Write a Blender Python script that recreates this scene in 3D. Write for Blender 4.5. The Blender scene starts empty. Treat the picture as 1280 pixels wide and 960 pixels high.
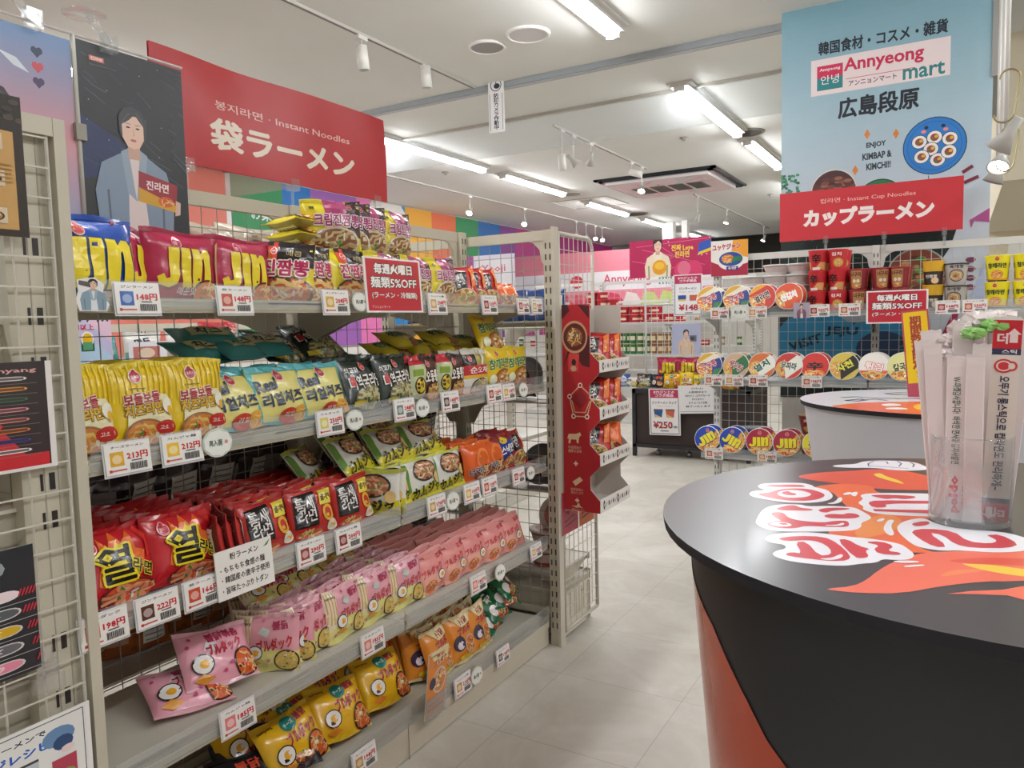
import bpy, bmesh, math, random
import numpy as np
from mathutils import Vector, Matrix
from mathutils.geometry import tessellate_polygon

SC = bpy.context.scene
COL = SC.collection
PI = math.pi

# ---------------------------------------------------------------- camera
cam_data = bpy.data.cameras.new('camera')
cam_data.sensor_width = 36
cam_data.lens = 950 * 36 / 1280
cam_data.clip_start = 0.02
cam = bpy.data.objects.new('camera', cam_data)
COL.objects.link(cam)
cam.matrix_world = Matrix(((0.863288,-0.019472,0.504335,0.000000),(0.504146,0.080555,-0.859854,0.000000),(-0.023883,0.996560,0.079359,1.500000),(0,0,0,1)))
SC.camera = cam
SC.view_settings.view_transform = 'Standard'
SC.view_settings.look = 'None'
SC.view_settings.gamma = 1
SC.view_settings.use_curve_mapping = False
SC.view_settings.exposure = 0.14
SC.cycles.transparent_max_bounces = 24

# ---------------------------------------------------------------- colour
def lin(c):
    if isinstance(c, str):
        c = tuple(int(c[i:i + 2], 16) for i in (0, 2, 4))
    return tuple((v / 255 / 12.92) if v / 255 <= .04045 else ((v / 255 + .055) / 1.055) ** 2.4 for v in c[:3]) + (1.0,)

# ---------------------------------------------------------------- materials
def node_mat(name, rough=.5, metal=0., coat=0., noise=.06, nscale=30., bump=0., bscale=60., spec=.5, attr=True, col=None, bdist=.002):
    m = bpy.data.materials.new(name); m.use_nodes = True
    nt = m.node_tree; N = nt.nodes; L = nt.links
    b = N['Principled BSDF']
    b.inputs['Roughness'].default_value = rough
    b.inputs['Metallic'].default_value = metal
    b.inputs['Specular IOR Level'].default_value = spec
    b.inputs['Coat Weight'].default_value = coat
    b.inputs['Coat Roughness'].default_value = .12
    tc = N.new('ShaderNodeTexCoord')
    nz = N.new('ShaderNodeTexNoise'); nz.inputs['Scale'].default_value = nscale; nz.inputs['Detail'].default_value = 3
    L.new(tc.outputs['Object'], nz.inputs['Vector'])
    hsv = N.new('ShaderNodeHueSaturation')
    mr = N.new('ShaderNodeMapRange')
    mr.inputs['To Min'].default_value = 1 - noise; mr.inputs['To Max'].default_value = 1 + noise
    L.new(nz.outputs['Fac'], mr.inputs['Value']); L.new(mr.outputs['Result'], hsv.inputs['Value'])
    if attr:
        a = N.new('ShaderNodeAttribute'); a.attribute_name = 'Col'
        L.new(a.outputs['Color'], hsv.inputs['Color'])
    else:
        hsv.inputs['Color'].default_value = lin(col)
    L.new(hsv.outputs['Color'], b.inputs['Base Color'])
    if bump:
        n2 = N.new('ShaderNodeTexNoise'); n2.inputs['Scale'].default_value = bscale; n2.inputs['Detail'].default_value = 2
        L.new(tc.outputs['Object'], n2.inputs['Vector'])
        bp = N.new('ShaderNodeBump'); bp.inputs['Strength'].default_value = bump; bp.inputs['Distance'].default_value = bdist
        L.new(n2.outputs['Fac'], bp.inputs['Height']); L.new(bp.outputs['Normal'], b.inputs['Normal'])
    return m

def clear_mat(name, tint=(235, 240, 242), refl=.10, rough=.06, alpha=.10):
    m = bpy.data.materials.new(name); m.use_nodes = True
    nt = m.node_tree; N = nt.nodes; L = nt.links
    N.remove(N['Principled BSDF'])
    out = N['Material Output']
    tr = N.new('ShaderNodeBsdfTransparent'); tr.inputs['Color'].default_value = (.97, .98, .98, 1)
    df = N.new('ShaderNodeBsdfDiffuse'); df.inputs['Color'].default_value = lin(tint)
    gl = N.new('ShaderNodeBsdfGlossy'); gl.inputs['Roughness'].default_value = rough
    m1 = N.new('ShaderNodeMixShader'); m1.inputs[0].default_value = alpha
    L.new(tr.outputs[0], m1.inputs[1]); L.new(df.outputs[0], m1.inputs[2])
    lw = N.new('ShaderNodeLayerWeight'); lw.inputs['Blend'].default_value = .25
    mr = N.new('ShaderNodeMapRange'); mr.inputs['To Min'].default_value = refl * .6; mr.inputs['To Max'].default_value = min(1, refl * 4)
    L.new(lw.outputs['Fresnel'], mr.inputs['Value'])
    m2 = N.new('ShaderNodeMixShader')
    L.new(mr.outputs['Result'], m2.inputs[0]); L.new(m1.outputs[0], m2.inputs[1]); L.new(gl.outputs[0], m2.inputs[2])
    nz = N.new('ShaderNodeTexNoise'); nz.inputs['Scale'].default_value = 12
    tc = N.new('ShaderNodeTexCoord'); L.new(tc.outputs['Object'], nz.inputs['Vector'])
    bp = N.new('ShaderNodeBump'); bp.inputs['Strength'].default_value = .08; bp.inputs['Distance'].default_value = .01
    L.new(nz.outputs['Fac'], bp.inputs['Height']); L.new(bp.outputs['Normal'], gl.inputs['Normal'])
    L.new(m2.outputs[0], out.inputs['Surface'])
    return m

def glow_mat(name, col, strength):
    m = bpy.data.materials.new(name); m.use_nodes = True
    nt = m.node_tree; N = nt.nodes; L = nt.links
    N.remove(N['Principled BSDF'])
    e = N.new('ShaderNodeEmission'); e.inputs['Color'].default_value = lin(col); e.inputs['Strength'].default_value = strength
    L.new(e.outputs[0], N['Material Output'].inputs['Surface'])
    return m

M = dict(
    paint=node_mat('painted_steel', .42, noise=.03, nscale=8, bump=.04, bscale=300),
    film=node_mat('printed_plastic_film', .26, coat=.35, noise=.07, nscale=14, bump=.5, bscale=34, bdist=.004),
    card=node_mat('printed_card', .5, noise=.03, nscale=10),
    label=node_mat('printed_label', .42, noise=.03, nscale=8),
    gloss=node_mat('glossy_print', .2, coat=.3, noise=.03, nscale=6),
    poster=node_mat('laminated_poster', .33, noise=.05, nscale=4, bump=.15, bscale=5, bdist=.004),
    matte=node_mat('matte_surface', .75, noise=.04, nscale=12),
    metal=node_mat('brushed_metal', .3, metal=.9, noise=.05, nscale=40),
    top=node_mat('printed_laminate', .31, noise=.04, nscale=5, spec=.9, coat=.12),
    clear=clear_mat('clear_acrylic'),
    pane=clear_mat('clear_smoke_screen', alpha=.16, refl=.08),
    cup=clear_mat('clear_cup_plastic', alpha=.05, refl=.10, rough=.03),
    sleeve=clear_mat('translucent_sleeve', tint=(250, 238, 236), alpha=.86, refl=.06, rough=.25),
    tube=glow_mat('lit_tube', (250, 252, 255), 52.),
    bulb=glow_mat('lit_spot_bulb', (255, 250, 240), 40.),
)

# ---------------------------------------------------------------- mesh builder
class MB:
    def __init__(s): s.v = []; s.f = []; s.c = []; s.mi = []; s.sm = []
    def face(s, pts, col, mi=0, smooth=False):
        i = len(s.v); s.v.extend(tuple(p) for p in pts); s.f.append(tuple(range(i, i + len(pts)))); s.c.append(col); s.mi.append(mi); s.sm.append(smooth)
    def idx(s, vs, fs, col, mi=0, smooth=False):
        i = len(s.v); s.v.extend(tuple(p) for p in vs)
        for k, f in enumerate(fs):
            s.f.append(tuple(i + a for a in f)); s.c.append(col[k] if isinstance(col, list) else col); s.mi.append(mi); s.sm.append(smooth)
    def box(s, x0, x1, y0, y1, z0, z1, col, mi=0, mat=None):
        vs = [Vector((x, y, z)) for x in (x0, x1) for y in (y0, y1) for z in (z0, z1)]
        if mat: vs = [mat @ v for v in vs]
        s.idx(vs, [(0, 1, 3, 2), (4, 6, 7, 5), (0, 4, 5, 1), (2, 3, 7, 6), (0, 2, 6, 4), (1, 5, 7, 3)], col, mi)
        return s
    def tube(s, p, q, r, col, n=6, mi=0, r2=None, cap=True):
        p, q = Vector(p), Vector(q); d = (q - p).normalized()
        a = d.orthogonal().normalized(); b = d.cross(a); r2 = r if r2 is None else r2
        if n == 4 and abs(d.z) > .9: a, b = Vector((1, 0, 0)), Vector((0, 1, 0))
        vs = []
        for c, rr in ((p, r), (q, r2)):
            for k in range(n):
                t = 2 * PI * k / n; vs.append(c + a * math.cos(t) * rr + b * math.sin(t) * rr)
        fs = [(k, (k + 1) % n, n + (k + 1) % n, n + k) for k in range(n)]
        if cap: fs += [tuple(range(n - 1, -1, -1)), tuple(range(n, 2 * n))]
        s.idx(vs, fs, col, mi, n > 6)
        return s
    def path(s, pts, r, col, n=6, mi=0):
        for a, b in zip(pts[:-1], pts[1:]): s.tube(a, b, r, col, n, mi)
        return s
    def lathe(s, prof, col, n=24, c=(0, 0, 0), axis=None, mi=0, smooth=True):
        mt = axis if axis else Matrix.Identity(4)
        vs = []
        for r, z in prof:
            for k in range(n):
                t = 2 * PI * k / n; vs.append(mt @ Vector((c[0] + r * math.cos(t), c[1] + r * math.sin(t), c[2] + z)))
        fs = []
        for j in range(len(prof) - 1):
            for k in range(n): fs.append((j * n + k, j * n + (k + 1) % n, (j + 1) * n + (k + 1) % n, (j + 1) * n + k))
        cl = col
        if isinstance(col, list): cl = [col[j] for j in range(len(prof) - 1) for _ in range(n)]
        s.idx(vs, fs, cl, mi, smooth)
        return s
    def prism(s, poly, fn, d0, d1, col, mi=0, edge=None):
        n = len(poly)
        a = [fn(x, y, d0) for x, y in poly]; b = [fn(x, y, d1) for x, y in poly]
        tr = tessellate_polygon([[Vector((x, y, 0)) for x, y in poly]])
        s.idx(a + b, [tuple(t) for t in tr] + [tuple(n + k for k in t[::-1]) for t in tr], col, mi)
        s.idx(a + b, [(k, (k + 1) % n, n + (k + 1) % n, n + k) for k in range(n)], edge or col, mi)
        return s
    def mesh(s, name, mats, weld=False):
        me = bpy.data.meshes.new(name)
        me.from_pydata(s.v, [], s.f)
        for m in mats: me.materials.append(m)
        ca = me.color_attributes.new('Col', 'FLOAT_COLOR', 'CORNER')
        cc = {}
        arr = []
        for f, c in zip(s.f, s.c):
            k = c if isinstance(c, (tuple, str)) else tuple(c)
            if k not in cc: cc[k] = lin(k)
            arr.extend(cc[k] * len(f))
        ca.data.foreach_set('color', arr)
        me.polygons.foreach_set('material_index', s.mi)
        me.polygons.foreach_set('use_smooth', s.sm)
        me.update()
        if weld:
            bm = bmesh.new(); bm.from_mesh(me); bmesh.ops.remove_doubles(bm, verts=bm.verts, dist=1e-5); bm.to_mesh(me); bm.free()
        return me

def obj(name, mb, mats, parent=None, loc=None, rot=None):
    me = mb if isinstance(mb, bpy.types.Mesh) else mb.mesh(name, [M[k] for k in mats.split()] if isinstance(mats, str) else mats)
    o = bpy.data.objects.new(name, me); COL.objects.link(o)
    if parent: o.parent = parent
    if loc: o.location = loc
    if rot: o.rotation_euler = rot
    return o

LABELS = {}
def tag(o, label, cat, group=None):
    o['label'] = label; o['category'] = cat
    if group: o['group'] = group
    LABELS[label] = LABELS.get(label, 0) + 1
    return o
def thing(name, label, cat, loc=(0, 0, 0), rotz=0, group=None):
    o = bpy.data.objects.new(name, None); COL.objects.link(o)
    o.location = loc; o.rotation_euler = (0, 0, rotz); o.empty_display_size = .05
    return tag(o, label, cat, group)
def struct(name, mb, mats):
    o = obj(name, mb, mats); o['kind'] = 'structure'; return o

# ---------------------------------------------------------------- flat art (printed graphics)
GC = {}
def glyphs(s, bold=0., res=2, space=1.0):
    k = (s, round(bold, 3), res, space)
    if k in GC: return GC[k]
    cu = bpy.data.curves.new('lettering', 'FONT'); cu.body = s; cu.offset = bold; cu.resolution_u = res; cu.fill_mode = 'FRONT'
    cu.align_x = 'CENTER' if '\n' in s else 'LEFT'; cu.space_line = space
    o = bpy.data.objects.new('lettering', cu); COL.objects.link(o)
    me = bpy.data.meshes.new_from_object(o.evaluated_get(bpy.context.evaluated_depsgraph_get()))
    vs = [(v.co.x, v.co.y) for v in me.vertices]
    tr = [[vs[i] for i in p.vertices] for p in me.polygons]
    bpy.data.objects.remove(o); bpy.data.curves.remove(cu); bpy.data.meshes.remove(me)
    xs = [v[0] for v in vs] or [0, 1]; ys = [v[1] for v in vs] or [0, 1]
    GC[k] = (tr, (min(xs), min(ys), max(xs), max(ys)))
    return GC[k]

def clip_half(poly, a, b, c):  # keep a*x+b*y<=c
    out = []; n = len(poly)
    for i in range(n):
        p, q = poly[i], poly[(i + 1) % n]
        dp, dq = a * p[0] + b * p[1] - c, a * q[0] + b * q[1] - c
        if dp <= 0: out.append(p)
        if (dp < 0 < dq) or (dq < 0 < dp):
            t = dp / (dp - dq); out.append((p[0] + (q[0] - p[0]) * t, p[1] + (q[1] - p[1]) * t))
    return out

class Art:
    """Printed graphic in metres; shapes are given in fractions of the width and height."""
    def __init__(s, w, h, bg=None):
        s.w, s.h, s.L, s.n = w, h, [], 0
        if bg: s.rect(0, 0, 1, 1, bg)
    def add(s, polys, col, sub=0):
        s.n += 1
        for i, p in enumerate(polys): s.L.append((s.n + (i // sub * .05 if sub else 0), col, p))
        return s
    def rect(s, x0, y0, x1, y1, col): return s.add([[(x0 * s.w, y0 * s.h), (x1 * s.w, y0 * s.h), (x1 * s.w, y1 * s.h), (x0 * s.w, y1 * s.h)]], col)
    def bands(s, n, f):
        s.n += 1
        for k in range(n): s.L.append((s.n, f(k / (n - 1)), [(0, (1 - (k + 1) / n) * s.h), (s.w, (1 - (k + 1) / n) * s.h), (s.w, (1 - k / n) * s.h), (0, (1 - k / n) * s.h)]))
        return s
    def poly(s, pts, col):
        P = [(x * s.w, y * s.h) for x, y in pts]
        tr = tessellate_polygon([[Vector((x, y, 0)) for x, y in P]])
        return s.add([[P[i] for i in t] for t in tr], col)
    def ell(s, cx, cy, rx, ry, col, n=20, rot=0.):   # rx as fraction of width, ry as fraction of height
        c, d = math.cos(rot), math.sin(rot); P = []
        for k in range(n):
            t = 2 * PI * k / n; x, y = rx * s.w * math.cos(t), ry * s.h * math.sin(t)
            P.append((cx * s.w + x * c - y * d, cy * s.h + x * d + y * c))
        return s.add([P], col)
    def line(s, pts, wd, col):                        # wd in metres
        P = [(x * s.w, y * s.h) for x, y in pts]; out = []
        for (ax, ay), (bx, by) in zip(P[:-1], P[1:]):
            dx, dy = bx - ax, by - ay; l = math.hypot(dx, dy) or 1; nx, ny = -dy / l * wd / 2, dx / l * wd / 2
            ex, ey = dx / l * wd * .25, dy / l * wd * .25
            out.append([(ax - nx - ex, ay - ny - ey), (bx - nx + ex, by - ny + ey), (bx + nx + ex, by + ny + ey), (ax + nx - ex, ay + ny - ey)])
        return s.add(out, col)
    def text(s, t, cx, cy, w, h, col, bold=0., rot=0., out=None, outw=.06, shear=0., res=2, space=1.0):
        _, bb = glyphs(t, 0., res, space)
        bw, bh = bb[2] - bb[0], bb[3] - bb[1]
        sx, sy = w * s.w / bw, h * s.h / bh; mx, my = (bb[0] + bb[2]) / 2, (bb[1] + bb[3]) / 2
        c, d = math.cos(rot), math.sin(rot)
        dense = any(ord(ch) >= 0x4e00 for ch in t)
        def place(b, cl):
            if (dense and b > .008) or b > .075:
                tr, _ = glyphs(t, 0., res, space); n = 8 if b > .07 else 6
                b = min(b, .05) * .8 if cl == col else b * .8
                sh = [(b * math.cos(2 * PI * k / n), b * math.sin(2 * PI * k / n)) for k in range(n)] + ([(0, 0)] if cl == col else [])
            else:
                tr, _ = glyphs(t, b, res, space); sh = [(0, 0)]
            P = []
            for hx, hy in sh:
                for q in tr:
                    r = []
                    for x, y in q:
                        X, Y = (x - mx + hx) * sx, (y - my + hy) * sy; X += shear * Y
                        r.append((cx * s.w + X * c - Y * d, cy * s.h + X * d + Y * c))
                    P.append(r)
            s.add(P, cl, len(tr) if len(sh) > 1 else 0)
        if out: place(bold + outw, out)
        place(bold, col)
        return s
    def emit(s, mb, fn, nx=0, ny=0, off0=.0008, doff=.00012, mi=0, mask=None, smooth=False, dy0=0.):
        if not nx: doff = min(doff, (.0014 if s.n < 60 else .0030) / max(1, s.n))
        for lay, col, p in s.L:
            off = off0 + doff * lay
            xs = [q[0] for q in p]; ys = [q[1] for q in p]
            if max(xs) > s.w or min(xs) < 0 or max(ys) > s.h or min(ys) < 0:
                for h in ((1, 0, s.w), (-1, 0, 0), (0, 1, s.h), (0, -1, 0)):
                    p = clip_half(p, *h)
                    if len(p) < 3: break
                if len(p) < 3: continue
            if mask:
                for h in mask:
                    p = clip_half(p, *h)
                    if len(p) < 3: break
                if len(p) < 3: continue
            parts = [p]
            for n, size, ax in ((nx, s.w, 0), (ny, s.h, 1)):
                if not n: continue
                res = []
                for q in parts:
                    vals = [v[ax] for v in q]; k0 = max(0, int(min(vals) / size * n + 1e-6)); k1 = min(n - 1, int(max(vals) / size * n - 1e-6))
                    if k0 >= k1: res.append(q); continue
                    for k in range(k0, k1 + 1):
                        r = clip_half(q, *((-1, 0) if ax == 0 else (0, -1)), -k * size / n)
                        if len(r) > 2: r = clip_half(r, *((1, 0) if ax == 0 else (0, 1)), (k + 1) * size / n)
                        if len(r) > 2: res.append(r)
                parts = res
            for q in parts: mb.face([fn(x, y, off) for x, y in q], col, mi, smooth)
        return mb

def circle_mask(cx, cy, r, n=20):
    return [(math.cos(t), math.sin(t), r + cx * math.cos(t) + cy * math.sin(t)) for t in (2 * PI * k / n for k in range(n))]

def mixc(a, b, t):
    g = lambda c: tuple(int(c[i:i + 2], 16) for i in (0, 2, 4)) if isinstance(c, str) else c
    a, b = g(a), g(b)
    return tuple(int(a[i] + (b[i] - a[i]) * t) for i in range(3))

def noodles(A, cx, cy, rx, ry, soup='d8702c', bowl='3a2620', strand='f2d48a', seed=1, n=9, bits=('4f8a3c', 'c8342c', 'f4ead0')):
    r = random.Random(seed)
    if bowl: A.ell(cx, cy, rx, ry, bowl, 22)
    A.ell(cx, cy, rx * .88, ry * .86, soup, 20)
    for k in range(n):
        a = r.uniform(0, 2 * PI); x, y = cx + rx * .5 * math.cos(a), cy + ry * .5 * math.sin(a)
        b = r.uniform(0, PI); P = []
        for j in range(5):
            t = (j - 2) * .22; w = .10 * math.sin(j * 2.1 + k)
            P.append((x + rx * (t * math.cos(b) - w * math.sin(b)), y + ry * (t * math.sin(b) + w * math.cos(b))))
        A.line(P, rx * A.w * .09, mixc(strand, soup, r.uniform(0, .35)))
    for k in range(n // 2 + 2):
        a = r.uniform(0, 2 * PI); q = r.uniform(.1, .6)
        A.ell(cx + rx * q * math.cos(a), cy + ry * q * math.sin(a), rx * r.uniform(.07, .17), ry * r.uniform(.06, .13), r.choice(bits), 7, r.uniform(0, 3))
    return A

def logo(A, cx, cy, r, ring='ffffff', core='d23a3a'):
    k = A.w / A.h
    A.ell(cx, cy, r, r * k, ring, 16); A.ell(cx, cy + r * k * .75, r * .5, r * k * .5, ring, 12)
    A.ell(cx, cy, r * .84, r * k * .84, core, 16); A.ell(cx, cy + r * k * .75, r * .36, r * k * .36, core, 12)
    A.text('오뚜기', cx, cy, r * 1.25, r * k * .55, ring, .02, res=1)
    return A

def barcode(A, x0, y0, x1, y1, seed=0):
    r = random.Random(seed); x = x0; P = []
    while x < x1:
        w = r.choice((.006, .01, .014)) * (x1 - x0) * 4
        P.append([(x * A.w, y0 * A.h), (min(x + w, x1) * A.w, y0 * A.h), (min(x + w, x1) * A.w, y1 * A.h), (x * A.w, y1 * A.h)])
        x += w * 1.7
    return A.add(P, '2a2a2c')

def figure(A, cx, base, h, skin='e8c4b0', hair='241c1c', coat='8aa0b8', shirt='ecdcd8', seed=0):
    """A printed portrait: head, hair, neck, jacket with lapels, shirt (all flat ink). h = fraction of the height."""
    k = A.h / A.w
    X = lambda x: cx + x * h * k
    Y = lambda y: base + y * h
    P = lambda pts: [(X(x), Y(y)) for x, y in pts]
    A.poly(P([(-.30, 0), (-.33, .35), (-.27, .56), (-.10, .66), (.10, .66), (.27, .56), (.33, .35), (.30, 0)]), coat)
    A.poly(P([(-.08, 0), (-.05, .66), (.05, .66), (.10, 0)]), shirt)
    A.poly(P([(-.11, .665), (-.05, .70), (.0, .30), (-.07, .36)]), mixc(coat, 'ffffff', .18))
    A.poly(P([(.11, .665), (.05, .70), (.0, .30), (.07, .36)]), mixc(coat, 'ffffff', .18))
    A.line(P([(-.22, .02), (-.23, .36)]), .006 * A.w / .3, mixc(coat, '000000', .3))
    A.line(P([(.22, .02), (.23, .36)]), .006 * A.w / .3, mixc(coat, '000000', .3))
    A.poly(P([(-.05, .62), (.05, .62), (.05, .74), (-.05, .74)]), mixc(skin, '80503c', .25))
    A.ell(X(0), Y(.86), .118 * h * k, .15 * h, hair, 24)
    A.poly(P([(-.09, .90), (-.088, .78), (-.05, .715), (0, .70), (.05, .715), (.088, .78), (.09, .90), (.06, .95), (-.06, .95)]), skin)
    A.poly(P([(-.11, .83), (-.118, .93), (-.07, 1.0), (0, 1.02), (.07, 1.0), (.118, .93), (.11, .82), (.095, .875), (.07, .905), (.02, .965), (-.03, .915), (-.06, .895), (-.09, .875)]), hair)
    A.line(P([(-.02, .97), (-.06, .93), (-.085, .89)]), .005 * A.h * h, mixc(hair, 'ffffff', .22)); A.line(P([(.03, .98), (.07, .94), (.09, .89)]), .005 * A.h * h, mixc(hair, 'ffffff', .22))
    for e in (-1, 1):
        A.ell(X(e * .04), Y(.86), .018 * h * k, .007 * h, '2c2224', 10)
        A.line(P([(e * .02, .885), (e * .062, .89)]), .004 * A.h * h, '3a2c2a')
    A.line(P([(0, .85), (.008, .805), (-.004, .80)]), .004 * A.h * h, mixc(skin, '804030', .45))
    A.ell(X(0), Y(.765), .026 * h * k, .011 * h, 'c06c68', 10)
    return A

# ---------------------------------------------------------------- noodle bags
def bag_mesh(name, A, t, back='c8c8cc', fin=.012, seed=0, nx=10, ny=12, wrinkle=1., info='f0eee8'):
    w, h = A.w, A.h; r = random.Random(seed)
    ph = [r.uniform(0, 6.28) for _ in range(8)]
    G = {}
    def prof(i, j):
        x, z = i / nx, j / ny * h
        zz = min(max((z - fin) / (h - 2 * fin), 0), 1)
        a = max(0, 1 - abs(2 * x - 1) ** 2.6) ** .6; b = max(0, 1 - abs(2 * zz - 1) ** 3.2) ** .62
        d = t / 2 * a * b
        edge = (1 - b)
        if 0 < zz < 1:
            d += wrinkle * t * .07 * math.sin(x * 31 + ph[0] + 2 * math.sin(zz * 5 + ph[1])) * edge * a
            d += wrinkle * t * .045 * math.sin(x * 9 + zz * 11 + ph[2]) * a
        return max(d, .0012)
    def bend(x, z):
        return .006 * math.sin(z / h * 3 + ph[3]) * wrinkle
    for i in range(nx + 1):
        for j in range(ny + 1):
            u = i / nx; z = j / ny * h
            pin = .030 * math.sin(PI * z / h) * (2 * u - 1)
            X = (u - .5 - pin * .8) * w
            zz = z + (.004 * math.sin(u * 7 + ph[4]) if j in (0, ny) else 0)
            G[i, j] = (X, prof(i, j), zz)
    def at(x, y, side, off):
        u = min(max(x / w * nx, 0), nx - 1e-6); v = min(max(y / h * ny, 0), ny - 1e-6)
        i, j = int(u), int(v); u -= i; v -= j
        a, b, c, d = G[i, j], G[i + 1, j], G[i, j + 1], G[i + 1, j + 1]
        q = [a[k] * (1 - u) * (1 - v) + b[k] * u * (1 - v) + c[k] * (1 - u) * v + d[k] * u * v for k in range(3)]
        return (q[0], side * (q[1] + off) + bend(x, q[2]), q[2])
    mb = MB()
    cols = {}
    for lay, col, p in A.L:
        if lay == 1: cols['bg'] = col
    bg = cols.get('bg', 'cccccc')
    vs = []
    for side in (-1, 1):
        for i in range(nx + 1):
            for j in range(ny + 1):
                x, d, z = G[i, j]; vs.append((x, side * d + bend(x + w / 2, z), z))
    n1 = (nx + 1) * (ny + 1); I = lambda s, i, j: s * n1 + i * (ny + 1) + j
    fs, cl = [], []
    for i in range(nx):
        for j in range(ny):
            fs.append((I(0, i, j), I(0, i + 1, j), I(0, i + 1, j + 1), I(0, i, j + 1))); cl.append(bg)
            fs.append((I(1, i, j), I(1, i, j + 1), I(1, i + 1, j + 1), I(1, i + 1, j))); cl.append(back)
    for i in range(nx):
        for j, fl in ((0, 0), (ny, 1)):
            q = (I(0, i, j), I(1, i, j), I(1, i + 1, j), I(0, i + 1, j)); fs.append(q if fl == 0 else q[::-1]); cl.append(bg)
    for j in range(ny):
        for i in (0, nx):
            q = (I(0, i, j), I(0, i, j + 1), I(1, i, j + 1), I(1, i, j)); fs.append(q if i == 0 else q[::-1]); cl.append(bg)
    mb.idx(vs, fs, cl, 0, True)
    A.L = [l for l in A.L if l[0] != 1]
    A.emit(mb, lambda x, y, o: at(x, y, -1, o), nx, ny, off0=.0009, doff=.00015, smooth=False)
    B = Art(w, h); B.rect(.46, .02, .54, .98, mixc(back, '000000', .12)); B.rect(.60, .2, .92, .8, info)
    B.rect(.08, .3, .40, .75, mixc(back, info, .5))
    for k in range(6): B.rect(.63, .25 + k * .09, .88, .27 + k * .09, '70706c')
    B.emit(mb, lambda x, y, o: at(w - x, y, 1, o), nx, ny, off0=.0009)
    return mb.mesh(name, [M['film']])

def fins(A, col, f=.06):
    A.rect(0, 0, 1, f, col).rect(0, 1 - f, 1, 1, col)
    for k in range(3):
        A.rect(0, 1 - f * (.3 + .25 * k), 1, 1 - f * (.36 + .25 * k), mixc(col, '000000', .15)); A.rect(0, f * (.3 + .25 * k), 1, f * (.36 + .25 * k), mixc(col, '000000', .15))

def jin_letters(A, cx, cy, w, h, col, out, rot=0.):
    """Three fat hand drawn letters."""
    c, d = math.cos(rot), math.sin(rot)
    def T(pts): return [(cx + (x * c * w - y * d * h * A.h / A.w) , cy + (x * d * w * A.w / A.h + y * c * h)) for x, y in pts]
    J = [(-.30, .5), (-.12, .5), (-.12, -.2), (-.17, -.42), (-.30, -.52), (-.46, -.44), (-.50, -.25), (-.40, -.18), (-.36, -.30), (-.30, -.28), (-.30, .42)]
    I1 = [(-.09, .5), (.08, .5), (.10, -.5), (-.07, -.5)]
    Nn = [(.12, .5), (.27, .5), (.29, .38), (.36, .5), (.45, .5), (.50, .38), (.50, -.42), (.36, -.48), (.35, .28), (.31, .22), (.29, -.48), (.13, -.5)]
    for g in (J, I1, Nn):
        q = T(g); mx = sum(p[0] for p in q) / len(q); my = sum(p[1] for p in q) / len(q)
        A.poly([(mx + (x - mx) * 1.10 + .012, my + (y - my) * 1.08 - .014) for x, y in q], out)
    for g in (J, I1, Nn): A.poly(T(g), col)

DS = {}
def design(key, w, h, t, bg, fin=None, back=None, name='noodle_bag', look='', wr=1.):
    def deco(f):
        A = Art(w, h, bg); 
        if fin: fins(A, fin)
        f(A)
        DS[key] = dict(me=bag_mesh(name, A, t, back or mixc(bg, '808080', .5), seed=len(DS) + 3, wrinkle=wr), w=w, h=h, t=t, look=look, name=name)
        return f
    return deco

@design('jin_blue', .225, .19, .075, '1d4fae', '1a469c', '1d4a9c', look='blue multipack noodle bag with big yellow letters')
def _(A):
    A.poly([(.88, .05), (1, .02), (1, .75), (.90, .66), (.93, .4)], 'e8c878'); noodles(A, .97, .40, .10, .30, 'd89838', None, seed=3, n=6)
    logo(A, .32, .80, .07, 'f0b4ac', 'c8504c'); jin_letters(A, .47, .40, .84, .60, 'f4dc28', '14346c')
    A.rect(.50, .0, .9, .08, 'e0c8c0')
@design('jin_red', .215, .175, .06, 'b01f48', 'a01a40', '8c1838', look='crimson noodle bag with big yellow letters')
def _(A):
    logo(A, .38, .80, .065, 'e8a0a8', 'b01f48'); jin_letters(A, .48, .45, .72, .56, 'ecd42c', '7c1030')
    noodles(A, .80, .10, .22, .20, 'd87830', '503020', seed=4, n=7); A.text('매운맛', .50, .12, .24, .10, 'f4e0d8', .02, res=1)
    A.poly([(.93, .1), (1, .1), (1, .9), (.95, .85)], 'd8b060')
@design('jjam', .20, .175, .055, 'e8d428', 'd8c420', 'a89c50', look='yellow and black noodle bag with magenta Korean lettering')
def _(A):
    A.poly([(.30, 1), (.30, .75), (.48, .70), (.48, 1)], 'e04c30'); A.poly([(.48, 1), (.46, .62), (1, .58), (1, 1)], '2a2024')
    A.rect(.30, .94, 1, 1, '2a2024')
    logo(A, .42, .85, .05); noodles(A, .58, .18, .44, .26, 'c86028', '54382c', seed=8, n=12)
    A.text('진짬뽕', .60, .56, .68, .26, 'b8285c', .05, out='f4ece0', outw=.07); A.text('매콤', .72, .80, .22, .09, 'b0a070', .02, res=1)
@design('cream', .20, .175, .055, 'e4d030', 'd8c828', 'a09c58', look='yellow and plum cream noodle bag with pink lettering')
def _(A):
    A.poly([(.36, 1), (.40, .55), (.78, .52), (.8, 1)], 'a43c68'); A.poly([(.74, 1), (.76, .3), (1, .3), (1, 1)], '3c2028')
    logo(A, .80, .86, .05, 'd8b0a8', '883040'); noodles(A, .55, .22, .42, .26, '8c5c3c', 'd8ccb0', 'd8c090', seed=9, n=12)
    A.text('크림진짬뽕', .58, .60, .78, .22, 'a03868', .05, out='f4e4ec', outw=.07, res=1); A.rect(.12, .80, .2, .86, '54501c')
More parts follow.
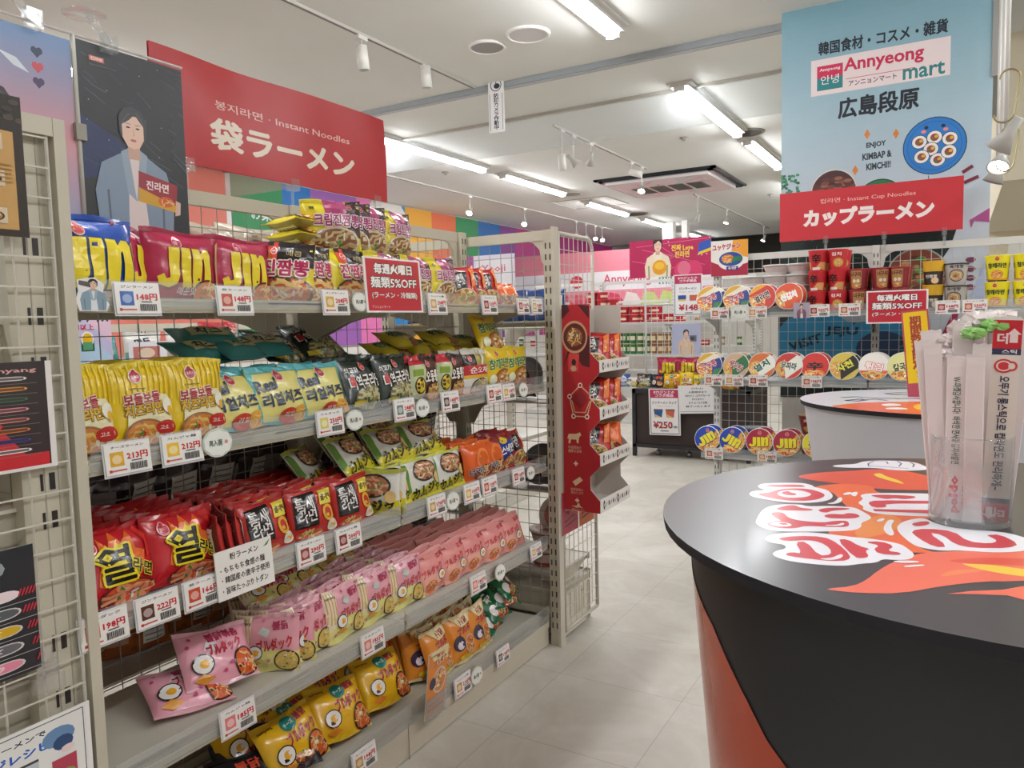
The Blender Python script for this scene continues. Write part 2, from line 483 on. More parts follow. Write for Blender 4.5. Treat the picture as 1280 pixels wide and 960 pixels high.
@design('cheese', .185, .205, .05, 'ecc81c', 'ecd030', 'b89c38', look='yellow cheese noodle bag with maroon lettering and soup picture')
def _(A):
    for k in range(12): A.rect(.02 + k * .083, .52, .045 + k * .083, .98, 'f2d53c')
    A.poly([(.22, .05), (.30, .62), (.86, .60), (.95, .5), (.90, .05)], 'f4ecc0')
    logo(A, .42, .82, .09, 'f4e4d0', 'b8384c'); A.line([(.30, .68), (.54, .68)], .002, '6c5c2c')
    A.text('보들보들', .48, .56, .52, .13, 'a8283c', .05, rot=.08, out='f4e8d0', outw=.06, res=1)
    A.text('치즈라면', .50, .43, .54, .14, 'e0b028', .05, rot=.08, out='5c4438', outw=.06, res=1)
    noodles(A, .50, .14, .30, .18, 'd88840', 'a07048', 'f0cc70', seed=5, n=10); A.ell(.80, .20, .17, .085, 'c83030', 14); A.text('고소한', .80, .20, .22, .05, 'f8e8d8', .02, res=1)
    A.ell(.85, .46, .09, .09, 'f8f4e4', 14); A.ell(.88, .40, .05, .06, 'e8b83c', 10)
@design('real', .205, .17, .05, 'eadf86', '5cb0b4', '58a4a8', look='pale yellow noodle bag with teal edges and navy lettering')
def _(A):
    A.poly([(0, 0), (.12, 0), (.05, .5), (.10, 1), (0, 1)], '62b8b8'); A.poly([(1, 0), (.92, 0), (.97, .5), (.93, 1), (1, 1)], '62b8b8'); A.rect(0, .90, 1, 1, '54aab0')
    logo(A, .50, .82, .085, 'f4dcd0', 'c04050'); A.text('Real', .24, .68, .34, .20, '1c3454', .03, rot=.12)
    A.text('리얼치즈', .50, .43, .76, .22, '1c3454', .045, rot=.06, res=1)
    A.ell(.56, .12, .18, .13, 'c43c2c', 16); A.ell(.84, .12, .18, .16, 'e8a840', 16); noodles(A, .84, .12, .16, .13, 'e0a040', None, seed=6, n=6); A.text('리얼', .56, .14, .16, .08, 'f8e0c8', .02, res=1)
@design('miyeok', .20, .18, .05, '23302a', '1c2622', '2c3430', look='black seaweed noodle bag with white brush lettering')
def _(A):
    noodles(A, .60, .20, .40, .26, '8c8458', '6c6c5c', 'd8d0a0', seed=7, n=12, bits=('2c4428', '4c6434', 'c8c090'))
    logo(A, .50, .80, .07, 'f0b8b0', 'c84848'); A.text('쇠고기', .22, .74, .28, .12, 'e8e4dc', .02, res=1)
    A.text('미역국라면', .52, .52, .82, .26, 'f0ece4', .03, rot=.06, res=1); A.poly([(.14, .44), (.24, .44), (.24, .62), (.14, .62)], 'c42c2c'); A.rect(.14, .06, .42, .16, 'd8c02c')
@design('odong', .185, .165, .05, '4c3028', '3c2824', '50382c', name='noodle_pack', look='brown and lime noodle bag with white Korean lettering')
def _(A):
    A.poly([(0, .1), (.34, .0), (.42, .8), (0, .8)], 'c8d0a4'); A.poly([(0, .8), (.42, .8), (.30, 1), (0, 1)], 'c42838'); A.rect(.06, .55, .32, .70, '88a838')
    A.ell(.22, .34, .15, .19, '282420', 16); A.ell(.22, .34, .125, .16, 'ecc828', 16); A.text('2배', .22, .34, .15, .12, '3c2c14', .03, res=1)
    logo(A, .52, .80, .07, 'f0b8b0', 'c84848'); A.text('오동통면', .68, .52, .60, .26, 'f4f0e8', .05, rot=.05, out='3c2420', outw=.04, res=1)
    noodles(A, .68, .17, .26, .20, 'c89450', '70442c', seed=12, n=8)
@design('sun', .19, .175, .05, '28241f', 'd8d0c0', '403830', name='noodle_pack', look='black, red and white noodle bag with a soup picture')
def _(A):
    A.rect(.42, .6, .9, .98, 'b8a860'); A.rect(0, .88, 1, 1, 'd0ccc0'); A.rect(0, .40, 1, .62, 'c82c34'); A.rect(0, 0, 1, .32, 'ece8e0'); A.rect(0, .32, 1, .40, 'e8b838')
    logo(A, .20, .78, .07, 'f0b8b0', 'c84848'); A.text('순오채', .50, .51, .70, .15, 'f8e8e4', .03, res=1); noodles(A, .55, .12, .34, .2, 'b0a890', '2c2c2c', seed=13, n=8)
    A.poly([(.55, .65), (.68, .98), (.78, .96), (.62, .62)], 'e8e4c8')
@design('cham', .20, .175, .055, 'ecc81c', 'e8d040', 'b4a040', look='golden yellow noodle bag with green Korean lettering')
def _(A):
    logo(A, .40, .84, .06, 'f4d8b8', 'd85040'); A.text('참깨라면', .46, .60, .72, .24, '1c7c50', .06, rot=.06, out='f4e890', outw=.05, res=1)
    noodles(A, .62, .22, .34, .26, 'c87838', '845838', seed=14, n=10); A.ell(.20, .22, .12, .12, 'f0f0d0', 12)
@design('yeol', .215, .18, .06, 'c81c28', 'b41820', '8c1c20', look='red hot noodle bag with bold black Korean lettering')
def _(A):
    A.poly([(.22, .30), (.30, .62), (.34, .90), (.42, .74), (.50, .96), (.58, .78), (.70, .92), (.74, .66), (.86, .60), (.80, .36), (.60, .22), (.36, .22)], 'f0702c')
    A.poly([(.28, .34), (.34, .64), (.40, .80), (.46, .68), (.54, .84), (.60, .68), (.68, .78), (.70, .58), (.78, .50), (.70, .34), (.50, .26)], 'f4e028')
    A.poly([(.80, .95), (.92, .80), (.96, .55), (.88, .50), (.88, .72), (.76, .90)], 'd83028')
    noodles(A, .56, .10, .36, .18, 'd05030', '6c2018', 'f0b080', seed=15, n=12, bits=('3c8c3c', 'e8e0d8', 'd04838')); logo(A, .22, .80, .075, 'f4c8c4', 'd04050')
    A.text('열', .44, .52, .42, .46, '181410', .028, rot=-.04, out='f4e028', outw=.07, res=1); A.text('라면', .76, .40, .26, .18, '181410', .04, rot=-.5, out='f4e028', outw=.06, res=1)
@design('teum', .185, .155, .05, 'c42c28', 'b02424', '7c2020', name='noodle_pack', look='red noodle bag with a black square and white brush lettering')
def _(A):
    A.poly([(.06, .22), (.10, .86), (.56, .90), (.54, .22)], '1c1a1a'); A.text('틈새\n라면', .31, .56, .37, .50, 'f4f0ec', .022, rot=.06, res=1, space=.85)
    A.poly([(.62, .60), (.64, .88), (.96, .90), (.92, .60)], 'ecdc50'); A.text('빨계떡', .79, .74, .26, .13, '4c2c18', .04, res=1)
    A.ell(.78, .42, .14, .17, 'e8b840', 14); A.ell(.78, .42, .09, .11, 'c83c2c', 12); A.ell(.86, .16, .13, .12, 'ece4cc', 14); A.ell(.86, .16, .06, .06, 'e8a830', 10); noodles(A, .36, .08, .34, .10, 'c85838', None, seed=16, n=7)
@design('kamja', .20, .155, .05, 'e4e4dc', 'c8cc50', 'c0b848', look='white and yellow potato noodle bag with black katakana')
def _(A):
    A.poly([(0, 0), (1, 0), (1, .34), (0, .22)], 'd8cc28'); A.poly([(0, .20), (.10, .24), (.10, .9), (0, .9)], '6c9c44'); A.rect(0, .93, 1, 1, 'ccd04c')
    noodles(A, .54, .66, .34, .26, 'b87050', '30302c', 'e4d0a0', seed=17, n=10, bits=('6c9c44', 'c85840', 'e8e4c8'))
    A.text('カムジャ', .52, .20, .80, .26, '20201c', .05, rot=.10, out='e8dc40', outw=.04, res=1); A.ell(.86, .42, .10, .14, 'e8c880', 12)
@design('neoguri', .19, .155, .05, 'e4601c', 'e87028', 'b85828', name='noodle_pack', look='bright orange noodle bag with dark lettering')
def _(A):
    A.ell(.60, .55, .26, .28, 'f0843c', 18); A.ell(.60, .55, .19, .20, 'e0641c', 18); noodles(A, .66, .16, .34, .22, 'a83828', '402018', seed=18, n=9); A.text('너구리', .32, .26, .46, .18, '28406c', .05, out='f0e8d8', outw=.05, res=1)
@design('blue_ja', .19, .16, .05, '2444a0', 'b82c30', '3c4c88', name='noodle_pack', look='cobalt blue noodle bag with a red top and white lettering')
def _(A):
    A.rect(0, .80, 1, 1, '8c2428'); A.ell(.40, .82, .16, .10, 'e8d040', 14); A.text('스낵면', .54, .56, .62, .24, 'f4f4f4', .05, rot=.1, res=1); noodles(A, .62, .18, .34, .24, 'c86c38', '1c3070', seed=19, n=9)
def sunflower_bits(A, cx, cy, s, body='f4f0ec', wing='e8a040'):
    """A small round egg and chilli motif in place of any printed creature."""
    k = A.w / A.h
    A.ell(cx, cy, s, s * k * .9, '2c2424', 16); A.ell(cx, cy, s * .88, s * k * .78, body, 16); A.ell(cx + s * .1, cy, s * .42, s * k * .38, 'f0b030', 12)
    A.poly([(cx - s, cy - s * k * 1.2), (cx - s * .2, cy - s * k * .8), (cx + s * .9, cy - s * k * 1.25), (cx, cy - s * k * 1.6)], wing)
@design('carbo', .185, .17, .045, 'eca8b4', 'f0b8c0', 'e0a8b0', name='noodle_pack', look='pink and cream carbonara noodle pack with crimson katakana')
def _(A):
    A.poly([(.02, 0), (.06, .5), (1, .35), (1, 0)], 'e8e48c'); A.poly([(0, .2), (0, 1), (.26, 1), (.20, .3)], 'f4e8c8')
    for k in range(4): A.line([(.03 + k * .06, .95), (.05 + k * .055, .6), (.02 + k * .06, .35)], .0035, 'd8ac70')
    A.text('samyang', .14, .84, .20, .05, '3c3030', .02, res=1)
    A.poly([(.36, .70), (.44, .80), (.56, .74), (.50, .62)], 'c8d0cc')
    A.text('불닭', .72, .82, .26, .14, 'b03058', .05, rot=.08, res=1); A.text('ブルダック', .62, .50, .58, .20, 'c8283c', .05, rot=.14, out='f8e8dc', outw=.03, res=1)
    noodles(A, .80, .20, .20, .20, 'e0c060', '3c2c24', seed=20, n=8); sunflower_bits(A, .30, .36, .13)
    for x, y in ((.14, .14), (.52, .22), (.44, .9), (.9, .95)): A.ell(x, y, .03, .03, 'd87890', 8)
@design('rose', .19, .155, .045, 'ee9c98', 'f0aaa4', 'dc8c88', name='noodle_pack', look='salmon pink noodle pack with thin crimson lettering')
def _(A):
    A.poly([(0, 0), (.5, 0), (.7, .35), (0, .5)], 'f0b0a0'); A.text('ブルダック', .40, .52, .66, .18, 'd44c50', .03, rot=.12, res=1); A.text('로제', .76, .80, .26, .13, 'c84458', .03, rot=.1, res=1)
    sunflower_bits(A, .66, .34, .12, 'f4ece4', 'e88c4c'); A.text('samyang', .16, .86, .24, .05, '903c3c', .02, res=1); noodles(A, .30, .16, .20, .16, 'e06c3c', None, seed=21, n=7)
@design('tteok', .215, .165, .055, 'f0a8b8', 'f4bcc8', 'e4a4b0', name='noodle_pack', look='pink rice cake snack pack with crimson lettering')
def _(A):
    A.poly([(.28, .60), (.36, .76), (.50, .70), (.44, .56)], 'd8dce0'); A.text('불닭볶음', .60, .82, .46, .16, 'b42c54', .05, rot=.05, res=1)
    A.text('ブルダック', .58, .60, .50, .20, 'c02c44', .05, rot=.1, res=1); noodles(A, .84, .28, .18, .26, 'e06428', '3c1c18', 'f4dca0', seed=22, n=9); sunflower_bits(A, .24, .38, .15)
    for x, y in ((.10, .72), (.16, .85), (.52, .2), (.62, .3)): A.ell(x, y, .025, .035, 'd0507c', 8)
@design('cheesebul', .215, .18, .055, 'f0bc18', 'ecc430', 'c88c20', name='noodle_pack', look='yellow spicy noodle pack with a teal badge and maroon katakana')
def _(A):
    A.ell(.52, .80, .13, .13, '1c847c', 18); A.text('チーズ', .52, .80, .17, .08, 'e4f0d8', .03, rot=.2, res=1); A.text('불닭', .76, .86, .22, .13, 'b0304c', .05, rot=.12, res=1)
    A.text('ブルダック', .66, .58, .56, .20, 'b02840', .05, rot=.14, out='f8e0b0', outw=.03, res=1); noodles(A, .84, .24, .19, .25, 'd86428', '3c2018', 'f4d890', seed=23, n=9)
    sunflower_bits(A, .28, .36, .15, 'f4f0e8', 'e8902c'); A.text('samyang', .18, .88, .24, .05, '443018', .02, res=1)
@design('orangebul', .17, .19, .05, 'e8902c', 'e8d8a0', 'b87430', name='noodle_pack', look='orange spicy noodle pouch with a dark blot and maroon lettering')
def _(A):
    A.poly([(.2, 1), (.5, .72), (1, .78), (1, 1)], 'f0e0b0'); A.text('불닭', .64, .84, .34, .12, 'a82c40', .05, rot=.1, res=1); A.text('ブルダ', .62, .66, .50, .16, 'b02c3c', .05, rot=.12, out='f8e4c0', outw=.03, res=1)
    A.ell(.34, .42, .20, .16, '3c304c', 16); A.ell(.36, .38, .11, .09, 'ece4ec', 12); noodles(A, .74, .32, .22, .20, 'e07c38', 'd8c8b0', seed=24, n=8); A.rect(.3, .08, .7, .16, 'e8c828')
@design('green', .17, .15, .05, '1c6c40', '207448', '1c5438', name='noodle_pack', look='dark green noodle pack with white and red lettering')
def _(A):
    A.text('짜장', .40, .70, .44, .24, 'f0e8dc', .06, rot=.2, res=1); A.ell(.72, .5, .17, .2, 'a02428', 14); A.ell(.72, .5, .1, .12, 'e8e0c8', 12); A.ell(.28, .30, .18, .18, 'e8e4e0', 14); noodles(A, .62, .16, .28, .18, '5c3424', 'd04c28', seed=25, n=8)
@design('blackbul', .19, .17, .05, '1c1a1e', '242024', '2c2428', name='noodle_pack', look='black noodle pack with orange and red print')
def _(A):
    A.text('불닭', .60, .76, .40, .20, 'd04830', .05, rot=.1, res=1); noodles(A, .70, .30, .24, .24, 'b8502c', '44302c', seed=26, n=9); A.ell(.28, .38, .15, .17, 'd8d4d0', 12); A.ell(.3, .36, .07, .08, 'e08c30', 10)
@design('shin', .195, .165, .055, 'c02024', 'b01c20', '8c1c1c', name='noodle_pack', look='glossy red noodle pack with a black panel and white print')
def _(A):
    A.poly([(.30, .40), (.42, .92), (.74, .84), (.66, .36)], '1c1818'); A.text('신라면', .52, .64, .22, .30, 'f0ece8', .04, rot=.15, res=1); noodles(A, .56, .18, .34, .22, 'b0602c', 'c8b490', seed=27, n=10); A.poly([(.8, .4), (.95, .45), (.98, 1), (.84, .9)], 'e8782c')
# plain goods of the neighbouring shelves
@design('darkfood', .21, .16, .07, '3c2a2c', '2c2024', '40343a', name='snack_bag', look='dark wrapped snack bag')
def _(A): A.ell(.5, .5, .34, .3, '6c3838', 16); noodles(A, .55, .35, .3, .25, '8c5844', None, seed=31, n=8); A.text('떡볶이', .5, .78, .5, .16, 'd8c8c0', .03, res=1)
@design('whitebag', .21, .15, .07, 'e4e2dc', 'd8d6d0', 'dcdad4', name='snack_bag', look='white food pouch')
def _(A): A.text('만두', .4, .65, .4, .26, '2c3844', .05, rot=.1, res=1); A.ell(.7, .34, .2, .22, 'c8b890', 14); A.poly([(0, .1), (.5, .1), (.3, .3), (0, .35)], '6c9c8c')
@design('amber', .20, .16, .06, 'b8622c', 'a85424', 'b4622c', name='snack_bag', look='amber brown snack bag')
def _(A): A.ell(.5, .5, .34, .3, 'd08040', 16); A.text('라볶이', .5, .7, .5, .2, '5c2414', .04, res=1)
@design('navybag', .20, .19, .06, '244c9c', '2c54a8', '2c4c8c', name='snack_bag', look='royal blue snack bag with pale print')
def _(A): A.ell(.5, .6, .3, .22, 'c8d8e8', 16); A.text('사이다', .5, .6, .4, .16, '1c3c7c', .04, res=1); A.ell(.5, .22, .3, .14, 'a8a4a0', 14)
@design('drynoodle', .26, .20, .09, 'b8a890', 'b01c28', 'a89c88', look='clear window bag of dried noodles with a red top')
def _(A):
    A.rect(0, .72, 1, 1, 'b01c28'); r = random.Random(5)
    for k in range(60):
        x, y = r.uniform(.05, .95), r.uniform(.06, .7); a = r.uniform(0, 3)
        A.line([(x, y), (x + .08 * math.cos(a), y + .1 * math.sin(a)), (x + .12 * math.cos(a + .8), y + .12 * math.sin(a + .8))], .004, mixc('e0d4c0', '6c5c50', r.random()))
@design('tealbag', .20, .13, .055, '3c8c8c', '54a4a0', '3c7c7c', look='teal noodle bag lying flat')
def _(A): A.rect(.2, .3, .8, .7, 'c8c890'); A.text('치즈', .5, .5, .4, .28, '1c3454', .04, res=1)
@design('olive', .20, .14, .055, 'c8b42c', 'b8a428', 'a89c40', look='olive yellow noodle bag lying on top of the row')
def _(A): A.text('참깨라면', .5, .6, .7, .3, '2c5c34', .05, res=1); A.ell(.7, .2, .2, .15, '8c5c30', 12)

ORD = ['first', 'second', 'third', 'fourth', 'fifth', 'sixth', 'seventh', 'eighth', 'ninth', 'tenth', 'eleventh', 'twelfth', 'thirteenth', 'fourteenth', 'fifteenth']
def put(key, x, y, z, rotz=PI / 2, tilt=-.15, roll=0., label='', group=None, s=1., cat='noodle bag', sx=None):
    d = DS[key]
    o = bpy.data.objects.new(d['name'], d['me']); COL.objects.link(o)
    o.location = (x, y, z)
    o.rotation_euler = (Matrix.Rotation(rotz, 3, 'Z') @ Matrix.Rotation(tilt, 3, 'X') @ Matrix.Rotation(roll, 3, 'Y')).to_euler()
    o.scale = (s if sx is None else sx, s, s)
    return tag(o, label, cat, group)

# ================================================================= THE ROOM
ZC = 3.70
def room():
    # floor: large stone look tiles
    m = bpy.data.materials.new('stone_floor_tiles'); m.use_nodes = True
    nt = m.node_tree; N = nt.nodes; L = nt.links; b = N['Principled BSDF']
    tc = N.new('ShaderNodeTexCoord')
    mp = N.new('ShaderNodeMapping'); mp.inputs['Location'].default_value = (.908, -2.29, 0)
    L.new(tc.outputs['Object'], mp.inputs['Vector'])
    br = N.new('ShaderNodeTexBrick'); br.offset = 0; br.inputs['Scale'].default_value = 1
    br.inputs['Brick Width'].default_value = .533; br.inputs['Row Height'].default_value = .52
    br.inputs['Mortar Size'].default_value = .0016; br.inputs['Mortar Smooth'].default_value = .3
    br.inputs['Color1'].default_value = lin('c6c1b5'); br.inputs['Color2'].default_value = lin('d3cfc4'); br.inputs['Mortar'].default_value = lin('a49d90')
    L.new(mp.outputs[0], br.inputs['Vector'])
    n1 = N.new('ShaderNodeTexNoise'); n1.inputs['Scale'].default_value = 2.6; n1.inputs['Detail'].default_value = 8; n1.inputs['Roughness'].default_value = .65; n1.inputs['Distortion'].default_value = .8
    n2 = N.new('ShaderNodeTexNoise'); n2.inputs['Scale'].default_value = 16; n2.inputs['Detail'].default_value = 6; n2.inputs['Roughness'].default_value = .7
    for n in (n1, n2): L.new(tc.outputs['Object'], n.inputs['Vector'])
    cr = N.new('ShaderNodeValToRGB'); cr.color_ramp.elements[0].position = .32; cr.color_ramp.elements[1].position = .68
    cr.color_ramp.elements[0].color = lin('b8b0a2'); cr.color_ramp.elements[1].color = lin('e0ddd4')
    L.new(n1.outputs['Fac'], cr.inputs['Fac'])
    mx = N.new('ShaderNodeMix'); mx.data_type = 'RGBA'; mx.inputs[0].default_value = .55
    L.new(br.outputs['Color'], mx.inputs[6]); L.new(cr.outputs['Color'], mx.inputs[7])
    mr = N.new('ShaderNodeMapRange'); mr.inputs['To Min'].default_value = .90; mr.inputs['To Max'].default_value = 1.08; L.new(n2.outputs['Fac'], mr.inputs['Value'])
    mm = N.new('ShaderNodeMath'); mm.operation = 'MULTIPLY'
    mf = N.new('ShaderNodeMapRange'); mf.inputs['To Min'].default_value = 1; mf.inputs['To Max'].default_value = .78; L.new(br.outputs['Fac'], mf.inputs['Value'])
    L.new(mr.outputs[0], mm.inputs[0]); L.new(mf.outputs[0], mm.inputs[1])
    hs = N.new('ShaderNodeHueSaturation'); L.new(mx.outputs[2], hs.inputs['Color']); L.new(mm.outputs[0], hs.inputs['Value'])
    L.new(hs.outputs[0], b.inputs['Base Color']); b.inputs['Roughness'].default_value = .42
    bp = N.new('ShaderNodeBump'); bp.inputs['Strength'].default_value = .12; bp.inputs['Distance'].default_value = .003
    L.new(n2.outputs['Fac'], bp.inputs['Height']); L.new(bp.outputs[0], b.inputs['Normal'])
    struct('floor', MB().box(-9, 7, -4.5, 26, -.1, 0, 'ffffff'), [m])
    # ceiling: painted board with a fine texture
    m = node_mat('ceiling_board', .8, noise=.05, nscale=1.4, bump=.25, bscale=140, attr=False, col='e4e5e0')
    struct('ceiling', MB().box(-9, 7, -4.5, 21, ZC, ZC + .1, 'ffffff'), [m])
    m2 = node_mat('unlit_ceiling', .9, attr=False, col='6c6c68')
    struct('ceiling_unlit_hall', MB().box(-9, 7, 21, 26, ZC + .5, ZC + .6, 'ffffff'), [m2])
    struct('trim_1', MB().box(-9, 7, 20.95, 21.05, ZC, ZC + .6, '8c8a86'), 'matte')
    mw = node_mat('painted_wall', .7, noise=.03, attr=False, col='d8d4cc')
    struct('wall_right', MB().box(7, 7.1, -4.5, 26, 0, 4.3, 'ffffff'), [mw])
    struct('wall_rear', MB().box(-9, 7, -4.6, -4.5, 0, 4.3, 'ffffff'), [mw])
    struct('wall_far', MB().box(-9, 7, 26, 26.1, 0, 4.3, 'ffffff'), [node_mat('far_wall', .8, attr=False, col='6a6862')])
    struct('wall_left', MB().box(-9.1, -9, -4.5, 26, 0, 4.3, 'ffffff'), [mw])
    # ceiling rail and smoke screen
    struct('trim_2', MB().box(-9, 7, 6.14, 6.23, ZC - .05, ZC, '9ea4a8').box(-9, 7, 6.165, 6.205, ZC - .056, ZC - .05, 'b4b8bc'), 'paint')
    o = thing('smoke_screen', 'long clear smoke screen hanging across the ceiling behind the grey rail', 'smoke screen', (0, 7.27, ZC))
    obj('top_track', MB().box(-9, -1.0, -.02, .02, -.03, 0, 'c8c4bc'), 'paint', o)
    obj('clear_sheet', MB().box(-9, -1.0, -.003, .003, -.37, -.03, 'ffffff'), 'pane', o)
    obj('bottom_edge', MB().box(-9, -1.0, -.005, .005, -.378, -.37, 'd8d8d8'), 'clear', o)
    # a beam and a lower cream ceiling part on the right, past the poster pillar
    struct('trim_3', MB().box(.16, .24, 5.95, 7.2, 3.02, ZC, '9a9894'), 'paint')
    struct('trim_4', MB().box(.30, 6.9, 7.4, 12, 2.55, ZC, 'e6dcc4'), 'matte')
    struct('trim_5', MB().box(.30, 6.9, 12, 18, 2.25, ZC, 'e6dcc4'), 'matte')
    # access hatches drawn by thin trims
    for i, (x, y, s) in enumerate(((-6.5, 12.6, 1.1), (-1.2, 6.7, .75))):
        mb = MB()
        for a in (0, 1):
            mb.box(x + a * s, x + a * s + .02, y, y + s, ZC - .008, ZC, 'b8b4ac'); mb.box(x, x + s, y + a * s, y + a * s + .02, ZC - .008, ZC, 'b8b4ac')
        struct('trim_%d' % (6 + i), mb, 'matte')
room()

# ---------------------------------------------------------------- ceiling fittings
def tube_light(x, y, ln, label, group='ceiling tube lights'):
    o = thing('tube_light', label, 'ceiling light', (x, y, ZC), 0, group)
    obj('light_body', MB().box(-.12, .12, 0, ln, -.022, 0, 'd8d6d2').box(-.085, .085, .005, ln - .005, -.048, -.022, 'dedcd8'), 'paint', o)
    mb = MB(); n = 10; P = [(.052 * math.cos(PI * k / n), -.050 - .045 * math.sin(PI * k / n)) for k in range(n + 1)]
    mb.idx([(x, .03, z) for x, z in P] + [(x, ln - .03, z) for x, z in P], [(k, k + 1, n + 2 + k, n + 1 + k) for k in range(n)] + [tuple(range(n, -1, -1)), tuple(range(n + 1, 2 * n + 2))], 'ffffff', 0, False)
    obj('lamp', mb, 'tube', o)
    for ya in (0, ln - .03): obj('lamp_holder', MB().box(-.05, .05, ya, ya + .03, -.09, -.048, 'e0deda'), 'paint', o)
T = 'white ceiling tube light '
for i, (x, y, ln, lb) in enumerate((
    (-2.27, 3.55, 1.96, T + 'in front of the grey ceiling rail, nearest of all'),
    (-2.27, 7.05, 2.2, T + 'behind the smoke screen, beside the dark ceiling vent'),
    (-2.27, 9.7, 1.9, T + 'just past the dark round vent, left of the blue poster pillar'),
    (-5.77, 6.9, 2.3, T + 'behind the smoke screen, right of the large red banner'),
    (-5.77, 9.7, 2.0, T + 'in the left row, left of the air conditioner'),
    (-5.85, 12.8, 1.95, T + 'in the left row, second past the smoke screen'),
    (-5.85, 15.65, 2.0, T + 'in the left row, third past the smoke screen'),
    (-5.9, 18.9, 1.9, T + 'farthest of the left row, before the dark hall'),
    (-6.3, 3.4, 1.96, T + 'seen as a bright end above the dark portrait poster'),
    (-2.27, -1.2, 1.96, T + 'over the near aisle'), (-2.27, 1.2, 1.6, T + 'above the near shelves'),
    (1.5, -1.4, 1.96, T + 'behind the black counter'), (1.5, 1.3, 1.96, T + 'above the black counter'), (1.5, 4.2, 1.7, T + 'above the pale counter'),
    (4.6, 1.3, 1.96, T + 'at the right wall'), (4.6, 4.6, 1.96, T + 'at the right wall further in'), (-6.3, -.8, 1.96, T + 'over the left aisle'),
    (-2.4, 13.0, 1.96, T + 'over the far aisle'), (-2.4, 16.4, 1.96, T + 'over the farthest aisle'))):
    tube_light(x, y, ln, lb)

def track(pts, label):
    mb = MB(); (x, y0), (_, y1) = pts
    mb.box(x - .018, x + .018, y0, y1, ZC - .022, ZC, 'c8c4bc').box(x - .006, x + .006, y0, y1, ZC - .0235, ZC - .022, '5c5a56')
    tag(obj('light_track', mb, 'paint'), label, 'light track')
track([(-3.91, 3.0), (-3.91, 6.1)], 'white ceiling track between the near ceiling and the grey rail')
track([(-3.93, 7.75), (-3.93, 10.7)], 'white ceiling track starting behind the smoke screen')
track([(-7.2, 8.2), (-7.2, 17.2)], 'long ceiling track along the colourful poster wall')
track([(-4.05, 13.4), (-4.05, 19.6)], 'ceiling track running on past the air conditioner')
track([(0.1885, 3.6), (0.1885, 7.3)], 'ceiling track right of the blue poster pillar')

def spot(x, y, drop, aim, label, lit=0, kind='cyl', group='spotlights on the ceiling tracks'):
    o = thing('spotlight', label, 'spotlight', (x, y, ZC - .02), 0, group)
    obj('mount', MB().box(-.02, .02, -.05, .05, -.03, 0, 'e4e2dc').tube((0, 0, -.03), (0, 0, -drop), .009, 'dcdad4', 8), 'paint', o)
    a = Vector(aim).normalized(); q = a.to_track_quat('-Z', 'Y').to_matrix().to_4x4()
    mt = Matrix.Translation((0, 0, -drop)) @ q
    if kind == 'cyl': pr = [(.0, .03), (.042, .028), (.046, -.15), (.036, -.15), (.034, -.12)]
    else: pr = [(.0, .10), (.022, .10), (.026, .02), (.062, -.06), (.054, -.06), (.03, -.01)]
    mb = MB(); mb.lathe(pr, 'e6e4de' if kind == 'cyl' else 'b8b6b0', 16, axis=mt); obj('head', mb, 'paint', o)
    mb = MB(); rr = .03 if kind == 'cyl' else .046
    mb.lathe([(.0, -.115 if kind == 'cyl' else -.045), (rr, -.118 if kind == 'cyl' else -.052)], 'f0efe8', 14, axis=mt)
    obj('lens', mb, 'bulb' if lit else 'gloss', o)
spot(-3.91, 4.55, .10, (.05, .05, -1), 'white cylinder spotlight hanging above the large red banner')
spot(-3.91, 5.35, .03, (0, .1, -1), 'small white track connector beside the grey ceiling rail')
spot(-3.93, 7.95, .30, (0, .1, -1), 'unlit spotlight on a long stem beside the camera notice', 0)
spot(-3.93, 8.25, .30, (.6, .3, -.6), 'grey flared spotlight turned aside behind the smoke screen', 0, 'cone')
spot(-3.93, 8.75, .20, (-.4, .5, -.8), 'short spotlight third along the middle track', 0, 'cone')
spot(-3.93, 10.1, .14, (1, .2, -.3), 'cream box shaped spotlight before the air conditioner')
spot(-3.93, 10.5, .30, (0, -.5, -.8), 'lit spotlight shining in front of the air conditioner grille', 1, 'cone')
spot(-7.2, 11.0, .26, (.1, -.6, -.6), 'lit spotlight with a glare above the rainbow poster wall', 1, 'cone')
spot(-7.2, 12.9, .26, (.2, -.6, -.6), 'second lit spotlight above the rainbow poster wall', 1, 'cone')
for i, (yy, lt) in enumerate(((15.2, 0), (15.7, 0), (16.2, 1), (16.6, 1))):
    spot(-7.2, yy, .26, (.3, -.5, -.6), ORD[i] + ' spotlight of the cluster above the far end frame', lt, 'cone')
spot(-4.05, 13.6, .40, (-.2, -.2, -.8), 'grey flared spotlight hanging behind the air conditioner', 0, 'cone')
spot(-4.05, 15.6, .22, (-.2, -.3, -.8), 'lit flared spotlight above the yellow bowl poster', 1, 'cone')
spot(-4.05, 19.0, .30, (-.3, -.3, -.8), 'lit spotlight at the far end of the track', 1, 'cone')
for (x, z, y), aim, lt, lb in (((0.1814, 2.328, 4.4), (-.5, .3, -.8), 0, 'large silver spotlight right of the blue poster pillar'), ((0.1981, 2.373, 5.3), (-.2, -.5, -.7), 1, 'lit spotlight glaring right of the blue poster pillar'), ((0.1972, 2.379, 5.8), (-.3, 0, -.8), 0, 'third silver spotlight right of the blue poster pillar')):
    spot(x, y, ZC - .02 - z, aim, lb, lt, 'cone')
